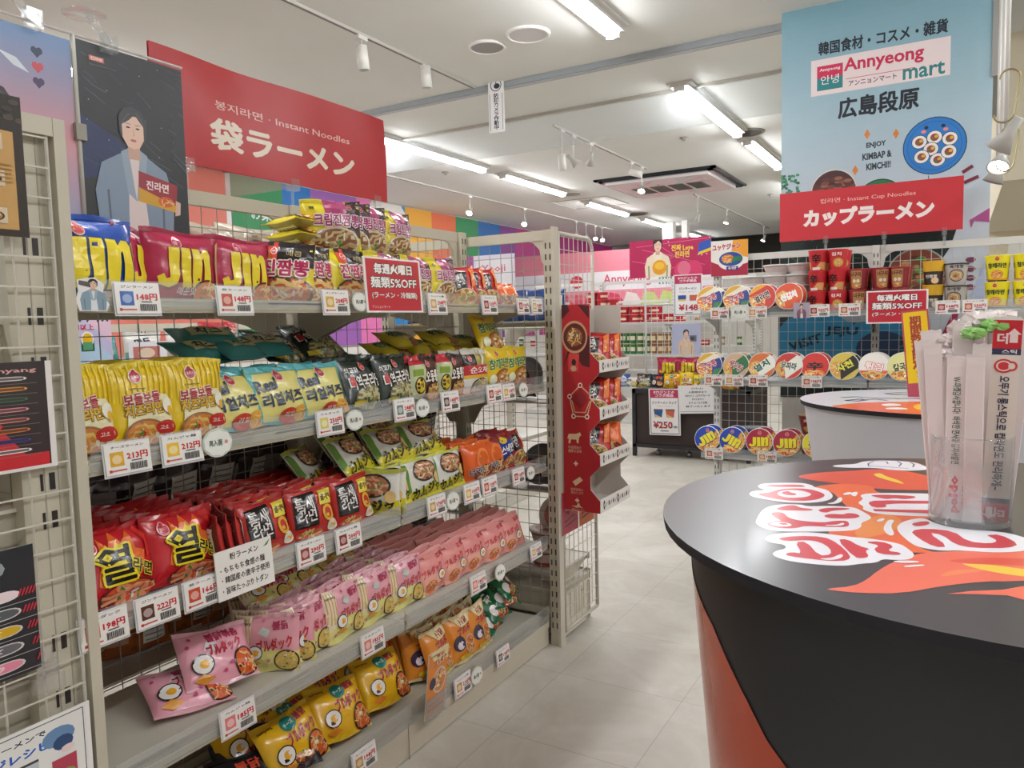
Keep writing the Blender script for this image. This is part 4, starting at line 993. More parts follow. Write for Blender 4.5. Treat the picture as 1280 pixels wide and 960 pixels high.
# ---------------------------------------------------------------- clear holder with wrapped chopsticks
def holder():
    c = (.030, 1.885)
    o = thing('utensil_holder', 'clear plastic cup full of wrapped chopsticks on the black counter', 'cup', (c[0], c[1], T1Z + .0012))
    mb = MB(); mb.lathe([(0, 0), (.074, 0), (.078, .004), (.0795, .185), (.0785, .19), (.0765, .185), (.0745, .012), (0, .010)], 'ffffff', 40)
    obj('clear_cup', mb, 'cup', o)
    r = random.Random(7)
    def stick(x, y, w, t, h, lean, leany, rot, A, label, mat='sleeve', z0=.013):
        mb = MB(); lv = [(0, .12), (.02, .7), (.05, 1), (h * .5, 1.0), (h - .05, 1), (h - .02, .6), (h - .006, .12), (h, .10)]; m = 12
        V = [(w / 2 * math.cos(2 * PI * k / m) * (1 if q > .5 else 1.04), t * .5 * q * (1.0 if abs(math.sin(2 * PI * k / m)) > .3 else 0) * (1 if math.sin(2 * PI * k / m) > 0 else -1), z + (.003 * (k % 2) if z == h else 0)) for z, q in lv for k in range(m)]
        mb.idx(V, [(j * m + k, j * m + (k + 1) % m, (j + 1) * m + (k + 1) % m, (j + 1) * m + k) for j in range(len(lv) - 1) for k in range(m)] + [tuple(range(m - 1, -1, -1)), tuple(range(len(lv) * m - m, len(lv) * m))], 'f4e8e4')
        if A: A.emit(mb, lambda a, b, f: (a - w / 2, -t / 2 - f, b), off0=.0006, mi=1)
        q = obj('chopstick_sleeve', mb, [M[mat], M['card']], None, (c[0] + x, c[1] + y, T1Z + z0))
        q.rotation_euler = (leany, lean, rot); tag(q, label, 'chopstick sleeve', 'wrapped chopsticks in the clear cup')
    A1 = Art(.052, .42); A1.rect(.0, .0, 1, 1, 'e8ddd2'); A1.rect(0, .86, 1, 1, 'c8202c'); A1.rect(0, .83, 1, .86, '2c3458'); A1.rect(0, .0, 1, .09, 'c8202c'); A1.rect(0, .09, 1, .115, '3c4258')
    A1.text('더', .34, .91, .34, .05, 'f4dcd8', .05); A1.poly([(.72, .96), (.98, .93), (.86, .93), (.86, .89), (.58, .89), (.58, .93), (.48, .93)], 'f4dcd8')
    A1.text('스틱', .6, .846, .5, .02, 'f0e8ec', .03, res=1); A1.ell(.44, .775, .34, .035, 'd83840'); A1.ell(.72, .775, .20, .025, 'd83840'); A1.ell(.44, .775, .26, .026, 'e8ddd2'); A1.ell(.44, .775, .2, .02, 'd83840'); A1.ell(.72, .775, .12, .015, 'e8ddd2')
    A1.text('오뚜기 롱스틱으로 컵라면도 편리하게~', .50, .44, 4.6, .045, '2c3250', .03, rot=-PI / 2)
    A1.text('더', .66, .045, .34, .045, 'f4dcd8', .05, rot=PI); A1.poly([(.30, .01), (.05, .035), (.18, .035), (.18, .07), (.42, .07), (.42, .035), (.55, .035)], 'f4dcd8')
    stick(.042, -.024, .050, .008, .425, .045, -.02, .18, A1, 'cream chopstick sleeve with red ends and long dark Korean print')
    A2 = Art(.040, .34); A2.text('W-마켓감사합니다!  바삭한 면사랑 김치사발면', .50, .62, 4.6, .045, '3c6050', .02, rot=-PI / 2, res=1)
    A2.text('paldo', .5, .16, 1.9, .055, 'd83848', .05, rot=PI / 2, res=1, out='f4dcdc', outw=.03); A2.text('즐거운 세상', .90, .16, 1.0, .018, 'd83848', .02, rot=PI / 2, res=1)
    stick(-.026, -.045, .044, .006, .345, .0, -.02, -.1, A2, 'frosted white sleeve with green print and a red word near its foot')
    for i, (x, y, w, h, le, ly_, rt) in enumerate(((-.052, -.020, .036, .37, -.06, .02, -.3), (-.050, .012, .040, .40, -.07, -.03, .2), (-.058, .0, .03, .38, -.10, -.0, .1), (.062, .02, .03, .42, .09, -.0, .2), (.02, .05, .045, .44, .03, -.05, .1), (-.015, .0, .04, .42, -.01, .0, .1), (.004, -.055, .034, .35, .0, -.01, .05), (.01, -.02, .035, .37, .02, .0, -.1), (.0, .035, .04, .43, .02, -.04, .3), (.03, .02, .04, .44, .05, -.02, .5), (.055, .005, .028, .43, .08, -.02, .9), (-.03, .05, .03, .39, -.04, -.05, .6))):
        stick(x, y, w, .006, h, le, ly_, rt, None, 'plain frosted chopstick sleeve standing in the clear cup')
    # crumpled film ends gathered at the top
    for i, (x, y, z, s, col) in enumerate(((-.012, .01, .415, .030, 'f0e8e6'), (.012, .012, .43, .034, 'f0e8e6'), (.0, -.02, .405, .020, '94cc70'), (.035, -.012, .42, .022, '94cc70'), (-.04, .02, .39, .026, 'f0e8e8'), (.05, .018, .435, .026, 'f2dcd8'), (-.055, -.005, .36, .018, 'ece8e8'))):
        mb = MB(); P = []; n, m = 14, 7
        for j in range(m + 1):
            for k in range(n):
                a, e = 2 * PI * k / n, PI * j / m; q = s * (1 + .35 * math.sin(5 * a + j) * math.sin(e) + r.uniform(-.14, .14))
                P.append((x + q * math.sin(e) * math.cos(a), y + .7 * q * math.sin(e) * math.sin(a), z + .62 * q * math.cos(e)))
        mb.idx(P, [(j * n + k, j * n + (k + 1) % n, (j + 1) * n + (k + 1) % n, (j + 1) * n + k) for j in range(m) for k in range(n)], col)
        obj('film_tuft', mb, 'sleeve' if col != '94cc70' else 'film', o)
holder()

# ================================================================= BAGS ON THE LONG RACK
SZ = {'base': .133, 'low': .491, 'third': .856, 'second': 1.221, 'top': 1.576}
SHELF = {'base': 'bottom deck', 'low': 'lowest raised shelf', 'third': 'middle shelf', 'second': 'second shelf', 'top': 'top shelf'}
SHORT = dict(jin_blue='blue noodle multipack with big yellow letters', jin_red='crimson noodle pack with big yellow letters', jjam='yellow and black noodle bag with magenta letters', cream='yellow and plum noodle bag with pink letters',
    cheese='yellow cheese noodle bag with maroon letters', real='pale yellow and teal noodle bag with navy letters', miyeok='black seaweed noodle bag with white brush letters', odong='brown and lime noodle bag', sun='black, red and white noodle bag', cham='golden noodle bag with green letters',
    yeol='red noodle bag with bold black letters', teum='red noodle bag with black lettered square', kamja='white and yellow noodle bag with katakana', neoguri='orange noodle bag', blue_ja='cobalt noodle bag with red top', carbo='pink and cream noodle pack', rose='salmon pink noodle pack', tteok='pink rice cake snack pack',
    cheesebul='yellow spicy noodle pack with teal badge', orangebul='orange spicy noodle pouch', green='dark green noodle pack', blackbul='black spicy noodle pack', shin='glossy red noodle pack')
rnd = random.Random(11)
def block(key, cols, shelf, nb, step=.055, x=-1.675, tilt=-.16, jz=.08, rise=.0, rz0=0., what='', dz=0.):
    t = DS[key]['t']
    for i, y in enumerate(cols):
        for k in range(nb if isinstance(nb, int) else nb[i]):
            where = ('front row' if k == 0 else ORD[k] + ' row back')
            col = (ORD[i] + ' column, ') if len(cols) > 1 else ''
            put(key, x - t / 2 - k * step + rnd.uniform(-.004, .004), y + (rnd.uniform(-.012, .012) if k else 0), SZ[shelf] + dz + k * rise + .003, PI / 2 + rz0 + rnd.uniform(-jz, jz), tilt + rnd.uniform(-.05, .04), rnd.uniform(-.03, .03),
                '%s, %s%s, %s%s' % (SHORT[key], what, col + where, SHELF[shelf], ''), '%s bags on the %s' % (key.replace('_', ' ').replace('jin', 'big letter').split()[0] if False else SHORT[key].split(' with ')[0], SHELF[shelf]))
# top shelf
block('jin_blue', [1.03], 'top', 3, .075, tilt=-.10, jz=.03)
for k in range(3):
    put('jin_red', -1.735 - k * .012, 1.175 + k * .022, SZ['top'], PI / 2 + .55, -.18, .10, SHORT['jin_red'] + ', ' + ORD[k] + ' of the leaning ones, top shelf', 'crimson noodle packs on the top shelf', cat='noodle bag')
block('jin_red', [1.262, 1.455], 'top', 4, .065, tilt=-.14, jz=.05)
put('jjam', -1.70, 1.575, SZ['top'], PI / 2 - .95, -.1, .05, SHORT['jjam'] + ', turned sideways, top shelf', 'yellow and black noodle bags on the top shelf')
block('jjam', [1.71, 1.88], 'top', [3, 3], .06, tilt=-.16, jz=.05)
block('cream', [2.06, 2.24, 2.40], 'top', [3, 3, 3], .06, tilt=-.14, jz=.05)
for i, (y, x, rz) in enumerate(((1.90, -1.79, -.6), (1.955, -1.785, -.45), (2.05, -1.765, -.05), (2.235, -1.79, .05))):
    put('cream', x, y, SZ['top'] + .168, PI / 2 + rz, -.12, 0, SHORT['cream'] + ', ' + ORD[i] + ' of the upper tier', 'yellow and plum noodle bags on the top shelf')
for i, (y, z) in enumerate(((1.868, .150), (1.863, .195), (1.856, .24))):
    put('jjam', -1.80, y, SZ['top'] + z + .03, PI / 2 + rnd.uniform(-.1, .1), -PI / 2, 0, SHORT['jjam'] + ', ' + ORD[i] + ' of the flat stack', 'yellow and black noodle bags on the top shelf', s=1.)
for i, (y, rz) in enumerate(((2.53, -.5), (2.62, -.35), (2.72, -.3))):
    put('shin', -1.70, y, SZ['top'], PI / 2 + rz, -.3, -.15, SHORT['shin'] + ', ' + ORD[i] + ' leaning one, top shelf', 'glossy red noodle packs on the top shelf', s=.95)
for i, y in enumerate((2.83, 2.92)):
    put('neoguri', -1.70, y, SZ['top'], PI / 2 - .3, -.6, -.1, SHORT['neoguri'] + ', ' + ORD[i] + ' leaning on the top shelf', 'orange noodle bags on the top shelf', s=.75)
# second shelf
block('cheese', [.975, 1.125, 1.275], 'second', [4, 4, 4], .05, tilt=-.13, jz=.05)
block('real', [1.40, 1.565, 1.735], 'second', [4, 4, 4], .052, tilt=-.22, jz=.05)
for i, (x, y, z) in enumerate(((-1.86, 1.47, .16), (-1.86, 1.60, .165), (-1.90, 1.72, .17), (-1.90, 1.50, .20))):
    put('tealbag', x, y, SZ['second'] + z + .02, PI / 2 + rnd.uniform(-.3, .3), -1.0, 0, 'teal noodle bag lying flat, ' + ORD[i] + ' on top of the second shelf row', 'teal bags lying on the second shelf')
block('miyeok', [1.935, 2.095], 'second', [4, 5], .05, tilt=-.2, jz=.06)
put('miyeok', -1.90, 1.80, SZ['second'] + .16, PI / 2 + .2, -.9, .2, 'black seaweed noodle bag slumped on top, behind the teal ones', 'black seaweed noodle bags on the second shelf')
put('miyeok', -1.92, 1.98, SZ['second'] + .17, PI / 2 - .2, -.8, -.1, 'black seaweed noodle bag slumped highest at the bay joint', 'black seaweed noodle bags on the second shelf')
block('odong', [2.27, 2.43], 'second', [4, 4], .05, tilt=-.14, jz=.05)
block('sun', [2.60], 'second', 4, .05, tilt=-.12, jz=.04)
block('cham', [2.78, 2.94], 'second', [4, 4], .055, tilt=-.12, jz=.04)
for i, (x, y, z, rz) in enumerate(((-1.84, 2.30, .185, 0), (-1.84, 2.50, .19, .1), (-1.80, 2.62, .185, 0), (-1.82, 2.78, .20, -.2), (-1.86, 2.40, .225, .1), (-1.84, 2.64, .225, 0))):
    put('olive', x, y, SZ['second'] + z - .035, PI / 2 + rz, -1.05, 0, 'olive yellow bag, ' + ORD[i] + ' lying on top, second shelf', 'olive bags lying on the second shelf')
put('cham', -1.74, 2.83, SZ['second'] + .16, PI / 2, -.5, .05, 'golden noodle bag leaning on top of the golden column, second shelf', 'golden noodle bags on the second shelf')
# middle shelf
block('yeol', [1.045, 1.225], 'third', [5, 5], .06, tilt=-.20, jz=.05)
for i, y in enumerate((1.355, 1.385, 1.415)):
    put('teum', -1.74, y, SZ['third'], PI / 2 + 1.1, -.12, .0, SHORT['teum'] + ', ' + ORD[i] + ' standing edge on', 'red noodle bags with black squares on the middle shelf')
block('teum', [1.50, 1.675, 1.855], 'third', [6, 6, 6], .052, tilt=-.22, jz=.06, rise=.002)
block('kamja', [2.07, 2.24, 2.41], 'third', [4, 3, 3], .052, tilt=-.28, jz=.06)
for i, (x, y, z, rz) in enumerate(((-1.76, 1.98, .145, .2), (-1.75, 2.16, .15, 0), (-1.76, 2.36, .15, -.1), (-1.86, 2.02, .18, .2), (-1.86, 2.22, .19, 0), (-1.87, 2.40, .18, -.1), (-1.84, 1.86, .12, .4))):
    put('kamja', x, y, SZ['third'] + z, PI / 2 + rz, -.75, 0, SHORT['kamja'] + ', ' + ORD[i] + ' of the heap', 'white and yellow noodle bags on the middle shelf')
for k in range(2): put('kamja', -1.72, 1.965 + k * .035, SZ['third'], PI / 2 - 1.2, -.1, 0, SHORT['kamja'] + ', ' + ORD[k] + ' standing edge on', 'white and yellow noodle bags on the middle shelf')
block('neoguri', [2.60, 2.72], 'third', [4, 3], .055, tilt=-.2, jz=.06)
block('blue_ja', [2.83], 'third', 3, .055, tilt=-.2, jz=.05)
block('shin', [2.95], 'third', 3, .055, tilt=-.4, jz=.05)
# lowest raised shelf
put('tteok', -1.725, 1.335, SZ['low'] + .035, PI / 2 - .12, -.62, .12, 'pink rice cake snack pack leaning face up beside the empty space', 'pink rice cake snack packs')
put('tteok', -1.71, 1.235, SZ['low'] + .012, PI / 2 - .1, -1.15, .2, 'pink rice cake snack pack half under the leaning one', 'pink rice cake snack packs')
for i in range(4):
    put('carbo', -1.735 - .05 * (i % 2), 1.50 + i * .032, SZ['low'], PI / 2 - 1.0 + .1 * i, -.16, 0, 'pink and cream noodle pack standing edge on, ' + ORD[i] + ' by the snack packs', 'pink and cream noodle packs on the lowest raised shelf')
block('carbo', [1.64, 1.80, 1.955, 2.11], 'low', [6, 6, 6, 6], .048, tilt=-.2, jz=.14, rise=.001)
block('rose', [2.28, 2.43, 2.58, 2.73, 2.88], 'low', [6, 6, 5, 4, 4], .048, tilt=-.3, jz=.05, rise=.004)
for i in range(5):
    put('carbo', -1.82 - .03 * i, 1.62 + i * .13, SZ['low'] + .15, PI / 2 + .2 * (i % 3 - 1), -1.2, 0, 'pink and cream noodle pack lying on top of the rows, ' + ORD[i], 'pink and cream noodle packs on the lowest raised shelf')
# bottom deck
for k in range(5): put('blackbul', -1.70 - .05 * (k % 3), 1.38 + k * .055, SZ['base'] + .012 * k, PI / 2 - .3, -.85, .1, SHORT['blackbul'] + ', ' + ORD[k] + ' of the slumped row', 'black spicy noodle packs')
for i, (x, y, z, rz, tl) in enumerate(((-1.70, 1.584, .02, -.15, -.60), (-1.70, 1.774, .03, -.1, -.62), (-1.70, 1.998, .04, -.1, -.62), (-1.76, 1.62, .03, -.3, -.7), (-1.79, 1.80, .07, -.1, -.8), (-1.79, 1.98, .09, 0, -.8), (-1.84, 2.12, .12, .1, -.9), (-1.86, 1.90, .13, .1, -.9), (-1.83, 1.68, .10, -.1, -.8), (-1.80, 1.50, .05, -.2, -.8))):
    put('cheesebul', x, y, SZ['base'] + z, PI / 2 + rz, tl, rnd.uniform(-.1, .1), SHORT['cheesebul'] + ', ' + ORD[i] + ' of the heap', 'yellow spicy noodle packs')
for k in range(4): put('orangebul', -1.745 - .045 * k, 2.26, SZ['base'] + .01, PI / 2 - .25, -.35, .05, 'orange spicy noodle pouch behind the card holder, ' + ORD[k], 'orange spicy noodle pouches')
block('orangebul', [2.33, 2.47, 2.603], 'base', [5, 5, 4], .05, tilt=-.3, jz=.1, rise=.003)
for j in range(3):
    for k in range(4):
        put('amber', -1.83 - .01 * k, 2.025 - .10 + j * .20, SZ['base'] + .02 + k * .045, PI / 2 + rnd.uniform(-.2, .2), -1.3, 0, 'amber snack bag stacked at the back of the bottom deck, ' + ORD[j * 4 + k], 'amber bags at the back of the bottom deck')
for k in range(12):
    put('green', -1.72 - .075 * (k // 4), 2.756 + .05 * (k % 4) - (.0 if k < 4 else .02), SZ['base'] + .03 + .035 * (k % 4), PI / 2 + rnd.uniform(-.3, .3), -.9, rnd.uniform(-.2, .2), 'dark green noodle pack, ' + ORD[k] + ' of the heap by the end post', 'dark green noodle packs', s=.95)

# goods on the other side, seen through the wire
def back_goods(keys, z, ys, desc, tilt=-.2, x=-2.22, nb=1, flat=False, jz=.3, s=1.):
    for i, y in enumerate(ys):
        for k in range(nb):
            key = keys[(i + k) % len(keys)]
            put(key, x - k * .10, y + rnd.uniform(-.02, .02), z + (rnd.uniform(0, .05)), PI / 2 + PI + rnd.uniform(-jz, jz), tilt if not flat else -1.35, rnd.uniform(-.1, .1), '%s, %s %s behind the wire' % (DS[key]['look'], ORD[i + k * len(ys)] if i + k * len(ys) < 15 else 'last', desc), 'bags behind the wire, ' + desc, s=s)
back_goods(['drynoodle'], SZ['top'] + .05, [1.785, 1.952, 2.086, 1.88], 'top', tilt=.1, x=-2.25, s=1.05)
#back_goods(['whitebag'], SZ['second'] + .16, [1.42, 1.58, 1.74, 1.90, 2.06], 'at eye height', tilt=-.5, x=-2.3, nb=2, s=1.15)
back_goods(['darkfood'], SZ['third'] + .02, [1.02, 1.17, 1.32, 1.47, 1.62, 1.77, 1.92, 2.07, 2.22, 2.37, 2.52, 2.67, 2.82], 'dark row', tilt=-.3, x=-2.2, nb=2, s=1.35)
back_goods(['navybag', 'darkfood'], SZ['third'] + .10, [1.02, 1.33], 'blue pair', x=-2.22)
back_goods(['amber'], SZ['low'] + .0, [1.0, 1.18, 1.36, 1.54, 1.72], 'amber row', tilt=-.15, x=-2.18, nb=2, s=1.1)
back_goods(['amber'], SZ['low'] + .17, [1.08, 1.26, 1.44, 1.62], 'upper amber row', tilt=-.4, x=-2.18, nb=1, s=1.0)
back_goods(['darkfood', 'amber'], SZ['base'] + .03, [1.0, 1.2, 1.4, 1.6, 1.9], 'low row', flat=True, x=-2.2, nb=2)
back_goods(['darkfood'], SZ['low'] + .03, [1.9, 2.08, 2.26, 2.44, 2.62, 2.8], 'far dark row', tilt=-.3, x=-2.19, nb=1, s=1.3)

# ---------------------------------------------------------------- price cards
def price_card(o_name, u, y0, y1, z0, price, thumb, seed, label, plane='A', title=None, off=None):
    w = y1 - y0; h = w * .64
    A = Art(w, h, 'eeebe6'); A.rect(0, 0, 1, .02, 'b8b4ae'); A.text(title or 'ラーメン 5食', .5, .89, .72, .09, '3c3c3c', .02, res=1)
    A.rect(.10, .28, .40, .74, thumb); A.ell(.25, .50, .11, .15, mixc(thumb, 'ffffff', .5), 10); A.text(price, .70, .56, .46, .22, 'cc3038', .06, res=1)
    A.rect(.56, .38, .8, .42, '5c5a58'); barcode(A, .52, .10, .90, .33, seed); A.rect(.10, .12, .44, .17, 'c86060'); A.rect(.06, .10, .12, .19, 'c04040')
    return A
def a_tag(y, z, price, thumb, seed, label, w=.108, title=None, tilt=.10):
    A = price_card('', 0, 0, w, 0, price, thumb, seed, label, title=title)
    mb = MB().box(-A.w / 2, A.w / 2, -.003, 0, 0, A.h, 'e4e2dd'); A.emit(mb, lambda x, yy, f: (x - A.w / 2, -.003 - f, yy), off0=.0004)
    mb.box(-A.w / 2 - .003, A.w / 2 + .003, .0, .002, -.004, A.h + .003, 'dcdce0')
    o = obj('price_card', mb, 'gloss', None, (-1.598 , y, z)); o.rotation_euler = (Matrix.Rotation(PI / 2, 3, 'Z') @ Matrix.Rotation(-tilt, 3, 'X')).to_euler()
    return tag(o, label, 'price tag', 'price cards on the long shelf rack')
TAGS = [
 ("top",1.066,"148円","2c5cb0"),
 ("top",1.336,"148円","c05038"), ("top",1.703,"208円","d8a840"), ("top",2.218,"208円","d8b070"),
 ("top",2.568,"120円","8c3c3c"), ("top",2.838,"120円","b05050"), ("top",2.96,"128円","d0b060"),
 ("second",1.018,"213円","e0a830"), ("second",1.158,"212円","ecc040"), ("second",1.658,"250円","dcd070"),
 ("second",2.011,"248円","78887c"), ("second",2.279,"148円","584840"), ("second",2.587,"128円","a84840"), ("second",2.7,"138円","d8a840"),
 ("third",0.938,"198円","d07860"), ("third",1.068,"222円","5c3c34"), ("third",1.193,"166円","c85038"), ("third",1.559,"290円","9c4038"),
 ("third",1.716,"200円","8c3430"), ("third",2.175,"170円","c8a050"), ("third",2.405,"160円","e0b050"), ("third",2.533,"128円","c86038"), ("third",2.765,"128円","b04838"),
 ("low",1.276,"185円","e08080"), ("low",1.807,"185円","e08878"), ("low",2.432,"185円","e89080"), ("low",2.905,"198円","dcb060"),
 ("base",1.746,"198円","c89850"), ("base",2.305,"210円","d09858"), ("base",2.602,"198円","5c4c48"),
]
cnt = {}
for i, (s, y, p, th) in enumerate(TAGS):
    cnt[s] = cnt.get(s, 0) + 1
    a_tag(y, SZ[s] - .035 if s != 'base' else SZ[s] - .035, p, th, i, 'white price card reading %s yen, %s card on the %s edge' % (p[:-1], ORD[cnt[s] - 1], SHELF[s]), w=.108 if y < 2.6 else .098, title=['ジンラーメン', '熱ラーメン', 'チーズラーメン', 'カムジャ麺', 'ブルダック'][i % 5])
# bigger cards on the lips
def a_sign(A, y, z, label, tilt=.1, x=-1.594, name='shelf_card', cat='card', roll=0., mat='gloss'):
    return hang_sign(name, A, (x, y, z), PI / 2, label, cat, .003, mat, rx=-tilt, ry=roll)
A = Art(0.2883, .175, 'f0ecea'); A.rect(.03, .03, .97, .97, 'c4303e'); A.text('毎週火曜日', .5, .80, .66, .18, 'f8f4f0', .06, out='3c2424', outw=.07, res=1); A.text('麺類5%OFF', .5, .55, .80, .20, 'f8f4f0', .03, out='3c2424', outw=.06)
A.text('(ラーメン・冷麺類)', .5, .31, .80, .13, 'f4ece8', .03, out='3c2424', outw=.04, res=1); A.text('アンニョンマート', .24, .10, .30, .05, 'f0c8c8', .01, res=1)
a_sign(A, 1.967, 1.545, 'red weekly five percent off card clipped to the top shelf lip', .06, x=-1.588, name='discount_card')
def bubble(w, txt='再入荷', sub='6cb09c'):
    A = Art(w, w * .82); A.ell(.5, .5, .48, .46, 'c4d0c0', 22); A.ell(.5, .5, .45, .42, 'eceee6', 22)
    for a in range(9): t = a * .7; A.ell(.5 + .34 * math.cos(t), .5 + .30 * math.sin(t), .14, .15, 'eceee6', 12)
    A.text(txt, .42, .50, .44, .22, '4c5c54', .03, res=1); A.ell(.78, .5, .06, .07, 'd89090', 8); return A
def bub(y, z, w, label, x=-1.592):
    A = bubble(w)
    mb = MB(); P = [(.5 * w + .5 * w * math.cos(2 * PI * k / 24), .41 * w + .41 * w * math.sin(2 * PI * k / 24)) for k in range(24)]
    mb.prism(P, lambda a, b, d: (a - w / 2, d, b), -.002, 0, 'd8dcd4'); A.emit(mb, lambda a, b, f: (a - w / 2, -.002 - f, b), off0=.0004)
    o = obj('restock_card', mb, 'gloss', None, (x, y, z)); o.rotation_euler = (-.08, 0, PI / 2); tag(o, label, 'card', 'restock bubbles')
bub(1.802, 1.548, .072, 'pale cloud shaped restock bubble on the top shelf lip')
bub(1.253, 1.184, .088, 'cloud shaped restock bubble beside the 212 yen card')
bub(1.756, 1.184, .078, 'round restock bubble beside the 250 yen card')
bub(2.1, 1.184, .078, 'round restock bubble at the bay joint of the second shelf')
bub(2.811, 1.186, .075, 'round restock bubble near the end post, second shelf')
bub(2.266, .82, .082, 'round restock bubble by the potato noodles on the middle shelf')
bub(2.585, .455, .08, 'round restock bubble under the salmon pink packs')
bub(2.391, .10, .082, 'round restock bubble on the bottom deck edge')
bub(2.859, .82, .07, 'small round red bubble at the end of the middle shelf')
w = 0.1822
A = Art(w, .125, 'eeece6'); A.text('粉ラーメン', .5, .84, .5, .14, '3c3c3c', .03, res=1); A.text('・もちもち食感の麺', .46, .60, .78, .14, '3c3c3c', .03, res=1); A.text('・韓国産の唐辛子使用', .5, .40, .84, .14, '3c3c3c', .03, res=1); A.text('・旨味たっぷりトダン', .48, .18, .80, .14, '3c3c3c', .03, res=1)
A.poly([(.84, .82), (.98, .96), (.92, .84)], '4c8c50')
a_sign(A, 1.317, .818, 'white handwritten style card on the middle shelf lip', .08, x=-1.590)
A = Art(.12, .155); A.poly([(.1, 0), (.9, 0), (.98, .2), (.8, .5), (.86, .8), (.6, 1), (.3, .96), (.06, .9), (.1, .6), (0, .3)], 'eceaea'); figure(A, .52, .02, .92, coat='88a0b0', shirt='e0e4e8'); A.poly([(.1, .78), (.45, .70), (.42, .85), (.12, .9)], '5c5450')
mb = MB(); mb.prism([(.1 * .12, 0), (.9 * .12, 0), (.98 * .12, .03), (.8 * .12, .08), (.86 * .12, .12), (.6 * .12, .155), (.3 * .12, .15), (.06 * .12, .14), (.1 * .12, .09), (0, .05)], lambda a, b, d: (a - .06, d, b), -.003, 0, 'e4e2e0')
A.emit(mb, lambda a, b, f: (a - .06, -.003 - f, b), off0=.0004); o = obj('acrylic_standee', mb, 'gloss', None, (-1.594, 0.9566, 1.548), (0, 0, PI / 2)); o.scale = (.62, 1, .46)
tag(o, 'small cut-out card of a person holding a noodle bag on the top lip', 'card')
# cardboard holder with leaflet on the bottom deck
A = Art(.115, .245, 'e88c34'); A.rect(0, 0, 1, .28, 'e0a068'); A.poly([(.1, .95), (.5, .76), (1, .8), (1, 1), (.1, 1)], 'f0dca0'); A.text('ブルダク', .60, .82, .62, .10, 'b03038', .05, rot=.1, res=1, out='f8e8d0', outw=.03); A.text('불닭', .6, .92, .4, .06, 'b03038', .04, res=1)
noodles(A, .62, .52, .34, .20, 'd88844', 'd8d0c8', 'f4e4b4', seed=44, n=10); A.ell(.26, .52, .16, .09, '3c3450', 14); A.rect(.1, .10, .9, .15, 'c86838'); A.rect(.1, .18, .7, .21, 'c88058'); A.text('samyang', .24, .94, .3, .03, '503020', .02, res=1)
o = hang_sign('leaflet_holder', A, (-1.585, 2.095, .12), PI / 2, 'orange leaflet in a clear holder hooked on the bottom deck', 'leaflet', .004, 'gloss', rx=.12)
obj('clear_pocket', MB().box(-.063, .063, -.010, -.008, -.005, .08, 'ffffff').box(-.063, .063, -.010, .0, -.007, -.005, 'ffffff'), 'clear', o)

# ================================================================= POSTERS BY THE LONG RACK
def yz_panel(name, pts_yz, x, th, A, label, cat, mats='poster', sag=None, nx=0, ny=0, back='d8d4cc', rz=0.):
    """A sheet in the plane of the rack: pts = (y0, z0, y1, z1)."""
    y0, z0, y1, z1 = pts_yz
    mb = MB()
    if sag: nx, ny = 40, 8
    S = sag or (lambda a, b: 0.)
    def P(a, b, f): return (x + S(a / A.w, b / A.h) + f, y0 + a, z0 + b)
    if nx:
        V = [P(A.w * i / nx, A.h * j / ny, 0) for i in range(nx + 1) for j in range(ny + 1)]; W = [(p[0] - th, p[1], p[2]) for p in V]
        I = lambda i, j: i * (ny + 1) + j; n = len(V)
        mb.idx(V + W, [(I(i, j), I(i + 1, j), I(i + 1, j + 1), I(i, j + 1)) for i in range(nx) for j in range(ny)] + [(n + I(i, j), n + I(i, j + 1), n + I(i + 1, j + 1), n + I(i + 1, j)) for i in range(nx) for j in range(ny)], back, 0, True)
    else: mb.box(x - th, x, y0, y0 + A.w, z0, z0 + A.h, back)
    A.emit(mb, P, nx, ny, off0=.0040 if nx else .0008, smooth=bool(nx))
    o = obj(name, mb, mats); return tag(o, label, cat)
# red banner over the bagged noodles
y0, y1 = 1.425, 2.477
z1 = 2.334; z0 = 2.006
A = Art(y1 - y0, z1 - z0, 'b8272c')
A.text('봉지라면 · Instant Noodles', .505, .62, .58, .085, 'e4bcb4', .012); A.text('袋ラーメン', .505, .345, .62, .28, 'e8dccc', .055)
yz_panel('hanging_banner', (y0, z0, y1, z1), -2.03, .003, A, 'large red banner with cream Japanese lettering over the bagged noodles', 'banner', sag=lambda a, b: .010 * math.sin(a * 8 + b * 2) * b + .003 * math.sin(a * 15), back='b8272c')
for i, yy in enumerate((y0 + .12, y0 + .55, y1 - .06)):
    mb = MB().tube((-2.04, yy, 1.90), (-2.04, yy, z0 + .05), .005, 'ffffff', 6).box(-2.05, -2.022, yy - .02, yy + .02, z0 - .02, z0 + .02, 'ffffff')
    tag(obj('banner_clip', mb, 'clear'), 'clear clip holding the red banner to the rack top, ' + ('near the dark poster', 'at its middle', 'at its far end')[i], 'clip')
# dark portrait poster
A = Art(.300, .475, '24262c'); r = random.Random(3)
A.poly([(0, .28), (.35, .35), (.4, .5), (0, .62)], '20305c')
for k in range(46):
    x, y = r.random(), r.uniform(.35, 1); a = -.25 + r.uniform(-.3, .2); l = r.uniform(.05, .22)
    A.line([(x, y), (x + l * .5, y + l * .5 * a), (x + l, y + l * a + r.uniform(-.02, .02))], r.uniform(.0008, .0022), mixc('24262c', '8c98a0', r.uniform(.15, .6)))
for k in range(10): A.ell(r.random(), r.uniform(.4, 1), .004, .0026, 'e0e4e8', 6)
A.rect(.11, .91, .24, .935, 'e07c70'); A.text('진라면', .175, .922, .10, .018, 'f4e4e0', .03, res=1); A.rect(.11, .885, .35, .892, '5c5450')
for k, ch in enumerate('이것을넣어봐'): A.text(ch, .865, .72 - k * .05, .035, .026, '54504c', 0., res=1)
